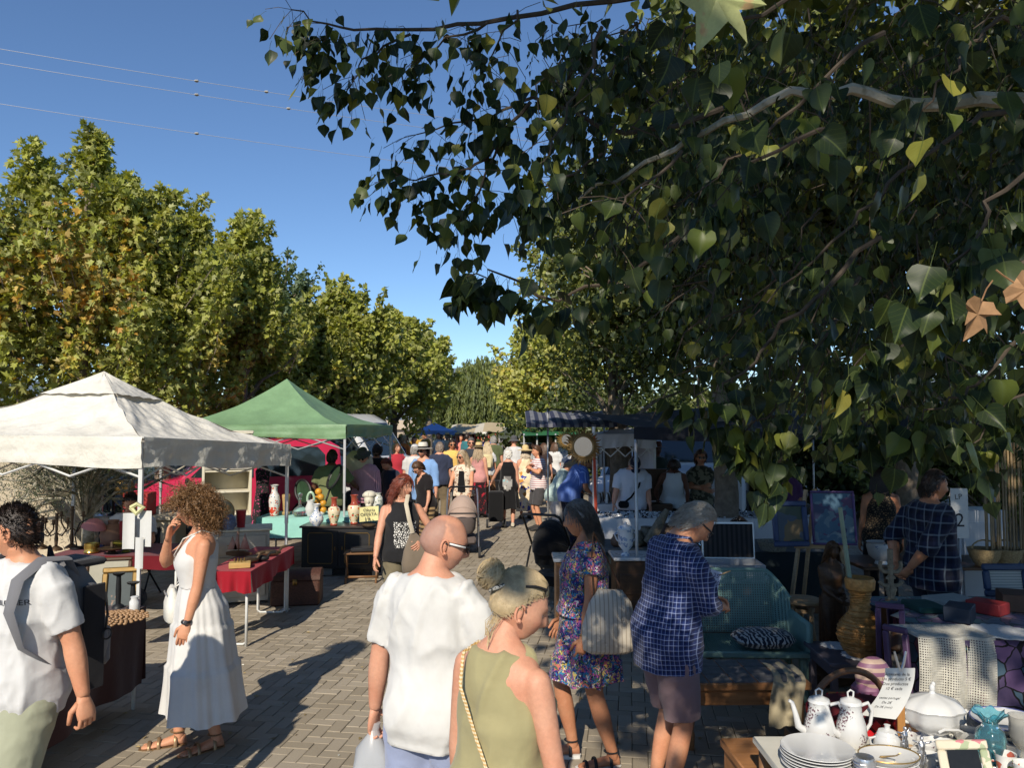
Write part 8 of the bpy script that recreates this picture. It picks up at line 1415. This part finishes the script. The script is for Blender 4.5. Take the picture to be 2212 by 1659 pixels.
shopper('short dark-haired woman in a black top and brown striped trousers looking down', 922, 12.5, 1.55, -48, 'f', 'red', 'brown', C_('soft_black', (32, 28, 30)), cloth('zebra_trousers', (.2, .15, .1), .05, pat=P_stripes(S(150, 124, 88), S(58, 46, 36), 2, 14)), lean=10, pitch=26, slv=.4, hem=.82, vn=.15, bh=.12, be=.04, shoe=mat('red_shoe', (.4, .02, .03), .5), gl=1, hl=.04, vol=.02, lh=(.24, -.18, .86))
m = shopper('woman with long grey hair and sunglasses in a pale print waistcoat', 1001, 13.5, 1.65, -8, 'f', 'tan', 'ash', cloth('pale_print', (.5, .45, .38), .05, pat=P_blotch(S(214, 200, 180), S(140, 104, 84), 26, .56)), BLKC, slv=.12, hs='long', hl=.36, yaw=-36, gl=1, lh=(.2, -.32, .98), rh=(-.2, -.32, .98), hem=.9, bh=.1); m.part('black_vest', MB().grid(lambda a, b: ((a - .5) * .13 * (1.2 - b * .5), -.165 - .01 * math.sin(a * 3), .95 + .43 * b), 6, 8), BLKC)
m = shopper('woman with long curly blonde hair and a white t-shirt seen from behind', 1053, 20, 1.62, 182, 'f', 'tan', 'blonde', WHS, cloth('brown_print_skirt', (.3, .2, .1), .1, pat=P_blotch(S(150, 108, 66), S(96, 62, 38), 14, .5)), skr=.27, bh=.08, hs='long', hl=.26, vol=.03, slv=.4)
rb2 = thing('backpack', 'small beige backpack on the woman with blonde curls', 'backpack', m.root.location, m.root.rotation_euler.z); MB().box((0, .2, 1.13), (.28, .13, .38), bev=.05).build('pack', C_('beige_pack', (206, 190, 148)), rb2); MB().box((0, .275, 1.05), (.2, .05, .16), bev=.02).build('pocket', MATS['cloth_beige_pack'], rb2)
m = shopper('grey-cropped woman in a black sleeveless dress with a printed face on the back', 1098, 15.8, 1.6, 178, 'f', 'red', 'white', BLKC, BLKC, slv=0, tank=.13, skr=.25, bh=.42, hem=.8, lh=(.4, -.16, .95), shoe=mat('beige_shoe', (.5, .45, .36), .7), hl=.02)
V_ = np.array([(x, .2, z) for z in np.linspace(.72, 1.14, 14) for x in np.linspace(-.12, .12, 10)]) * m.k; q = MB(); decal(q, [c for c in m.root.children if c.name.startswith('shirt')][0], V_, [(j * 10 + i, j * 10 + i + 1, j * 10 + 11 + i, j * 10 + 10 + i) for j in range(13) for i in range(9) if ((i - 4.5) / 4.2) ** 2 + ((j - 8) / 5.2) ** 2 < 1], None, (0, 1, 0), lift=.006); q.build('back_print', mat('face_print', (.4, .4, .4), .8, 0, pat=P_vor([(0, S(150, 148, 144)), (.45, S(108, 106, 104)), (.8, S(196, 194, 186)), (.95, S(90, 190, 200))], 12, .2)), m.root)
m = shopper('man with glasses in a pink and white striped polo, hand on his chest', 1163, 15.4, 1.68, -72, 'm', 'tan', 'brown', cloth('pink_stripe_polo', (.5, .4, .4), .05, pat=P_stripes(S(226, 222, 220), S(186, 128, 130), 2, 24, .4)), C_('charcoal', (70, 68, 70)), bh=.5, be=.03, rh=(.02, -.2, 1.32), lh=(.12, -.22, 1.28), lel=(1, .2, -.6), rel=(-1, 0, -.8), gl=0, pitch=4, hl=.02, slv=.4)
shopper('woman bending over the stall in a pale mint blouse', 1196, 13.7, 1.58, 98, 'f', 'red', 'ash', C_('mint', (196, 216, 208)), C_('offwhite', (205, 200, 196)), lean=28, pitch=30, hl=.06, vol=.02, lh=(.16, -.3, 1.1), rh=(-.16, -.3, 1.1))
shopper('man bending forward in a blue pinstriped polo and dark cap', 1228, 13, 1.72, 112, 'm', 'brown', 'dark', cloth('blue_pin', (.1, .15, .4), .05, pat=P_angle(S(66, 96, 170), S(120, 146, 204), 60, .35)), JEAN, lean=30, pitch=24, capm=BLKC, lh=(.16, -.36, 1.1), rh=(-.16, -.36, 1.1), slv=.42, fat=.12)
shopper('man in a yellow patterned shirt and sunglasses', 977, 18, 1.74, 14, 'm', 'brown', 'dark', cloth('yellow_print', (.6, .45, .15), .05, pat=P_blotch(S(226, 186, 104), S(150, 110, 60), 40, .68)), BLKC, bh=.5, gl=1, hl=.02, slv=.45)
shopper('broad man in a navy t-shirt with grey cropped hair seen from behind', 950, 16.4, 1.72, 178, 'm', 'red', 'stub', C_('slate_navy', (52, 58, 78)), KHA, hl=.01, fat=.15)
shopper('man in a white t-shirt and pale grey cap seen from behind', 896, 16.2, 1.68, 168, 'm', 'red', 'grey', WHS, JEAN, bh=.5, capm=C_('pale_cap', (196, 196, 196)))
shopper('man with grey beard stubble and sunglasses in a dark grey polo', 1018, 18.5, 1.77, 6, 'm', 'red', 'salt', C_('dark_grey', (58, 60, 66)), BLKC, bh=.5, gl=1, hl=.02)
shopper('woman in a straw hat with black band and a pink strappy top', 1034, 17.4, 1.66, 160, 'f', 'red', 'ash', C_('dusty_pink', (196, 140, 136)), cloth('dark_red_print', (.1, .05, .05), .05, pat=P_blotch(S(40, 26, 30), S(170, 40, 56), 12, .6)), slv=0, tank=.12, skr=.22, bh=.1, hs='long', hl=.26, hat=(STRAW, BAND, .08, .1))
shopper('man in a royal blue t-shirt and white hat further back', 1047, 24, 1.8, 0, 'm', 'red', 'dark', C_('royal', (62, 76, 170)), BLKC, hat=(HATW, BAND), htint='beard', fat=.2)
shopper('grey-haired man in an olive shirt behind the blonde curls', 1066, 22.5, 1.74, 178, 'm', 'red', 'grey', C_('olive', (88, 96, 66)), BLKC, fat=.15)
m = shopper('man in a white shirt and dark bucket hat with backpack straps', 1110, 20.8, 1.74, 172, 'm', 'red', None, WHS, JEAN, hat=(HATG, None, .06, .1, True, .03), slv=.9)
shopper('woman in a wide straw hat and blue-flowered dress behind the black dress', 1135, 17.2, 1.6, 185, 'f', 'red', 'ash', cloth('blue_flower_dress', (.5, .4, .3), .05, pat=P_vor([(0, S(226, 206, 170)), (.6, S(70, 80, 150)), (.75, S(230, 220, 196)), (.9, S(200, 140, 70))], 14, .05)), MATS['blue_flower_dress'] if 'blue_flower_dress' in MATS else WHS, slv=0, tank=.12, skr=.26, bh=.2, hs='long', hl=.16, hat=(STRAW, None, .12, .1, True, .02))
shopper('woman in a long pale grey dress standing side-on', 1157, 21.5, 1.62, -100, 'f', 'red', 'brown', C_('pale_grey', (176, 178, 178)), C_('pale_grey', (176, 178, 178)), skr=.26, bh=.12, hl=.08, vol=.02)
shopper('woman with a white strap over a brown top seen from behind', 1174, 19.8, 1.6, 175, 'f', 'red', 'brown', C_('dark_brown', (58, 46, 44)), C_('cream', (214, 200, 176)), hs='long', hl=.14)
shopper('pink-faced bald man beyond the striped polo', 1187, 23, 1.72, 30, 'm', 'red', None, C_('grey_tee', (120, 120, 124)), JEAN)
shopper('woman with brown bobbed hair in a white top beyond the striped polo', 1197, 20.5, 1.6, 170, 'f', 'red', 'brown', WHS, KHA, hs='long', hl=.12)
shopper('white-haired woman in a white and blue blouse', 1209, 22, 1.64, 185, 'f', 'red', 'white', cloth('blue_white_blouse', (.5, .5, .6), .05, pat=P_blotch(S(224, 226, 232), S(120, 134, 180), 18, .56)), BLKC, hl=.05, vol=.02)
shopper('man in a bright white shirt beside the sun mirrors', 1240, 16.5, 1.7, 170, 'm', 'brown', 'dark', WHS, JEAN, fat=.15)
shopper('man in a navy shirt stooping beside the bent woman in mint', 1218, 14.6, 1.7, 105, 'm', 'brown', 'dark', C_('ink_blue', (44, 54, 98)), JEAN, lean=22, pitch=20, hat=(HATG, None, .06, .09, True, .02))
# at the left stalls
shopper('man in an olive t-shirt with his back turned under the green canopy', 718, 12.4, 1.7, 178, 'm', 'dark', 'dark', C_('olive_tee', (106, 112, 78)), BLKC, bh=.5, hl=.012, fat=.18, lh=(.3, -.05, .9), rh=(-.36, -.3, 1.1))
shopper('man in a pink striped shirt, sunglasses and grey hat browsing the vases', 789, 12.9, 1.7, -14, 'm', 'red', 'grey', cloth('pink_pinstripe', (.6, .4, .4), .05, pat=P_angle(S(226, 170, 184), S(130, 84, 104), 90, .4)), BLKC, slv=.85, pitch=22, gl=1, hat=(HATG, None, .06, .1, True, .01), rh=(-.14, -.34, 1.2), fat=.1)
shopper('man in a black t-shirt seen from behind the striped shirt', 816, 14.4, 1.74, 172, 'm', 'brown', 'dark', C_('black_tee', (30, 30, 32)), BLKC, hl=.03, vol=.02)
shopper('teenager in a navy top bending beside the green canopy pole', 850, 13.6, 1.55, -40, 'm', 'red', 'red', C_('navy_top', (38, 44, 62)), BLKC, slv=.8, lean=10, pitch=20)
# in the shade at the right stalls
p = shopper('man in a white polo shirt and navy cap leaning over the trinkets', 1362, 11.9, 1.7, 4, 'm', 'red', 'grey', C_('white_polo', (206, 210, 222)), JEAN, capm=JEAN, lean=16, pitch=36, slv=.45, fat=.28, rh=(-.34, -.24, .86), lh=(.26, -.16, .9))
sbg = thing('shoulder_pouch', 'black pouch on a diagonal strap worn by the man in the white polo', 'pouch', p.root.location, p.root.rotation_euler.z); MB().tube([tuple(p.pt(q)) for q in ((.13, -.06, 1.46), (.06, -.2, 1.28), (-.06, -.23, 1.1), (-.16, -.2, .96))], .014, 6, flat=.4).build('strap', BLKC, sbg); MB().box(p.pt((-.17, -.22, .93)), (.16, .07, .11), bev=.03).build('pouch', BLKC, sbg)
shopper('dark-haired woman in a white vest bending over the trinkets', 1452, 12.2, 1.68, -8, 'f', 'dark', 'dark', C_('vest_white', (200, 206, 210)), BLKC, slv=0, tank=.12, lean=22, pitch=34, lh=(.2, -.3, 1.0), rh=(-.26, -.28, 1.05), hs='long', hl=.05, vol=.03)
shopper('woman with short brown hair and crossed arms in a camouflage blouse', 1512, 12.3, 1.7, -22, 'f', 'brown', 'brown', cloth('camo_blouse', (.2, .2, .15), .05, pat=P_blotch(S(120, 116, 96), S(60, 58, 46), 12, .5)), BLKC, slv=.4, gl=1, yaw=24, lh=(-.1, -.22, 1.16), rh=(.1, -.24, 1.12), lel=(1, -.1, -.8), rel=(-1, -.1, -.8), vol=.03, hl=.06)
shopper('man in a brown hat standing behind the bending woman', 1417, 14.3, 1.76, 10, 'm', 'dark', None, C_('dark_green', (40, 50, 42)), BLKC, hat=(C_('brown_hat', (86, 52, 38)), None, .06, .1))
shopper('woman in a leopard sleeveless top with her back turned by the plank table', 1897, 8.7, 1.64, 165, 'f', 'brown', 'dark', cloth('leopard_top', (.2, .15, .1), .05, pat=P_vor([(0, S(110, 92, 70))], 40, .03, (.02, .018, .016), .2)), BLKC, slv=0, tank=.12, hs='long', hl=.16)
shopper('woman in a purple top half hidden by hanging leaves', 1692, 10.6, 1.64, -20, 'f', 'brown', 'dark', C_('purple', (80, 50, 84)), C_('pale_skirt', (190, 190, 198)), skr=.25, bh=.3, hs='long', hl=.2)
# far crowd
fc = [('red top', (170, 50, 62)), ('white shirt', (216, 214, 208)), ('black jacket', (28, 28, 32)), ('orange top', (206, 120, 60)), ('teal shirt', (60, 120, 130)), ('lilac blouse', (170, 150, 190)), ('mustard shirt', (190, 150, 70)), ('grey sweatshirt', (130, 130, 132)), ('navy jumper', (40, 46, 74)), ('cream shirt', (214, 202, 176)), ('maroon top', (110, 36, 46)), ('mint shirt', (160, 200, 184)), ('coral top', (220, 130, 116))]
pos = [('below the plane trees', 862, 20, 1.66), ('left of the blue canopy', 880, 25, 1.7), ('in front of the blue canopy', 912, 30, 1.66), ('right of the blue canopy', 962, 31, 1.7), ('in mid-lane', 1000, 27, 1.72), ('by the sausage stall', 1078, 26, 1.66), ('by the dark canopy', 1125, 26.5, 1.72), ('under the green tarpaulin', 1150, 28, 1.64)]
rf = random.Random(3); used = set()
for i in range(34):
    cn, cc = fc[i % 13]; pn, u, d, H = pos[(i * 3 + i // 13) % 8]; hat_ = i % 5 == 2; fm = i % 2; hair_ = ('dark', 'brown', 'grey', 'blonde')[i % 4]; ht = ' and hat' if hat_ else ''; kind_ = 'back-turned' if (i // 2) % 3 else 'facing'
    lb = 'far %s %s-haired shopper in %s%s %s' % (kind_, {'dark': 'dark', 'brown': 'brown', 'grey': 'grey', 'blonde': 'fair'}[hair_], cn, ht, pn)
    if lb in used: continue
    used.add(lb); shopper(lb, u + rf.uniform(-16, 16), d + rf.uniform(-2.5, 4.5), H + rf.uniform(-.08, .06), (180 if (i // 2) % 3 else 0) + rf.uniform(-50, 50), 'f' if fm else 'm', rf.choice(['red', 'tan', 'brown']), hair_, C_(cn.replace(' ', '_'), cc), rf.choice([BLKC, JEAN, KHA]), det=0, hs='long' if fm else 'short', hl=.16 if fm else .03, hat=CAR if hat_ else None, group='far shoppers')
# ------------------------------------------------------------------ pushchairs and cart
def stroller(label, x, y, rz, hood_m, frame_m, a0=-8):
    t = thing('pushchair', label, 'pushchair', (x, y, 0), rz); fm = frame_m
    for sx in (-1, 1): MB().tube([(sx * .24, .42, 1.02), (sx * .25, .3, .9), (sx * .26, -.05, .45), (sx * .26, -.35, .15)], .014, 8).build('frame_tube', fm, t); MB().tube([(sx * .25, .15, .62), (sx * .26, .38, .14)], .013, 8).build('rear_leg', fm, t)
    MB().tube([(-.24, .42, 1.02), (-.2, .47, 1.05), (.2, .47, 1.05), (.24, .42, 1.02)], .017, 8).build('handlebar', BLACKP, t)
    for sx in (-1, 1):
        for yy, r in ((.38, .13), (-.36, .09)): w_ = MB().lathe([(r * .75, -.02), (r, -.018), (r, .018), (r * .75, .02)], 20, M=Matrix.Translation((sx * .27, yy, r)) @ rotm(0, PI / 2), caps=False).build('wheel', RUBBER, t); MB().lathe([(r * .78, -.01), (r * .78, .01)], 16, M=Matrix.Translation((sx * .27, yy, r)) @ rotm(0, PI / 2)).build('hub', fm, w_)
    MB().loft([oval(z, a, b, b, 18, 3) + np.array([0, y_, 0]) for z, a, b, y_ in ((.36, .17, .2, -.04), (.42, .21, .27, -.02), (.62, .225, .3, 0))]).build('seat_tub', hood_m[1], t); R = []
    for k in range(9):
        a = math.radians(a0 + 118 * k / 8); rr = .31; R.append([(.235 * math.cos(q), .06 + (rr * math.cos(a)) * math.sin(q) * 1., .6 + rr * math.sin(a) * math.sin(q) * 1.12) for q in np.linspace(0, PI, 14)])
    V = np.concatenate(R); F = [(i * 14 + j, i * 14 + j + 1, (i + 1) * 14 + j + 1, (i + 1) * 14 + j) for i in range(8) for j in range(13)]; MB().add(V, F).build('hood', hood_m[0], t, True, 60)
    for k in (2, 4, 6): MB().tube([tuple(p) for p in R[k]], .007, 5).build('hood_rib', hood_m[0], t)
    MB().box((0, .08, .24), (.44, .5, .12), bev=.03).build('basket', hood_m[1], t); MB().tube([(-.22, -.3, .66), (-.2, -.36, .7), (.2, -.36, .7), (.22, -.3, .66)], .013, 8).build('bumper_bar', BLACKP, t)
    return t
BEI = C_('beige_hood', (172, 150, 138)); stroller('beige hooded pushchair pushed by the grey-haired woman', gx(1000, 12.6), 12.6, .06, (BEI, C_('taupe_tub', (96, 86, 84))), SILV, 60); stroller('black hooded pushchair in front of the marble-topped dresser', gx(1196, 9.6), 9.6, 2.7, (BLKC, BLKC), IRON)
dg = thing('dog', 'small white and grey dog sitting in the black pushchair', 'dog', (gx(1200, 9.6), 9.5, .55)); q = MB().ell((0, 0, .08), (.07, .1, .09)).ell((0, -.08, .17), (.055, .06, .055)).ell((0, -.14, .155), (.028, .04, .025)).ell((.05, -.07, .19), (.015, .02, .05)).ell((-.05, -.07, .19), (.015, .02, .05)).tube([(.03, -.06, .05), (.03, -.09, -.02)], .02, 7).tube([(-.03, -.06, .05), (-.03, -.09, -.02)], .02, 7); V, F = q.arrays(); me_ = remeshed(V, F, .009, 2); me_.materials.append(mat('dog_fur', (.5, .48, .44), .9, .3, 20, bump=.004, bscale=150)); me_.polygons.foreach_set('use_smooth', [True] * len(me_.polygons)); link('body', me_, dg); MB().ell((0, -.178, .163), (.01, .008, .008)).build('nose', BLACKP, dg)
for sx in (-1, 1): MB().ell((sx * .022, -.128, .19), .007).build('eye', BLACKP, dg)
ctt = thing('shopping_cart', 'black shopping trolley pushed by the woman in the black dress', 'trolley', (gx(1072, 15.7), 15.6, 0)); MB().box((0, 0, .45), (.3, .28, .6), bev=.03).build('bag', BLKC, ctt); MB().tube([(-.14, .16, .1), (-.14, .18, .95), (.14, .18, .95), (.14, .16, .1)], .012, 6).build('frame', SILV, ctt)
for sx in (-1, 1): MB().lathe([(.06, -.02), (.09, -.02), (.09, .02), (.06, .02)], 18, M=Matrix.Translation((sx * .18, .1, .09)) @ rotm(0, PI / 2)).build('wheel', RUBBER, ctt)
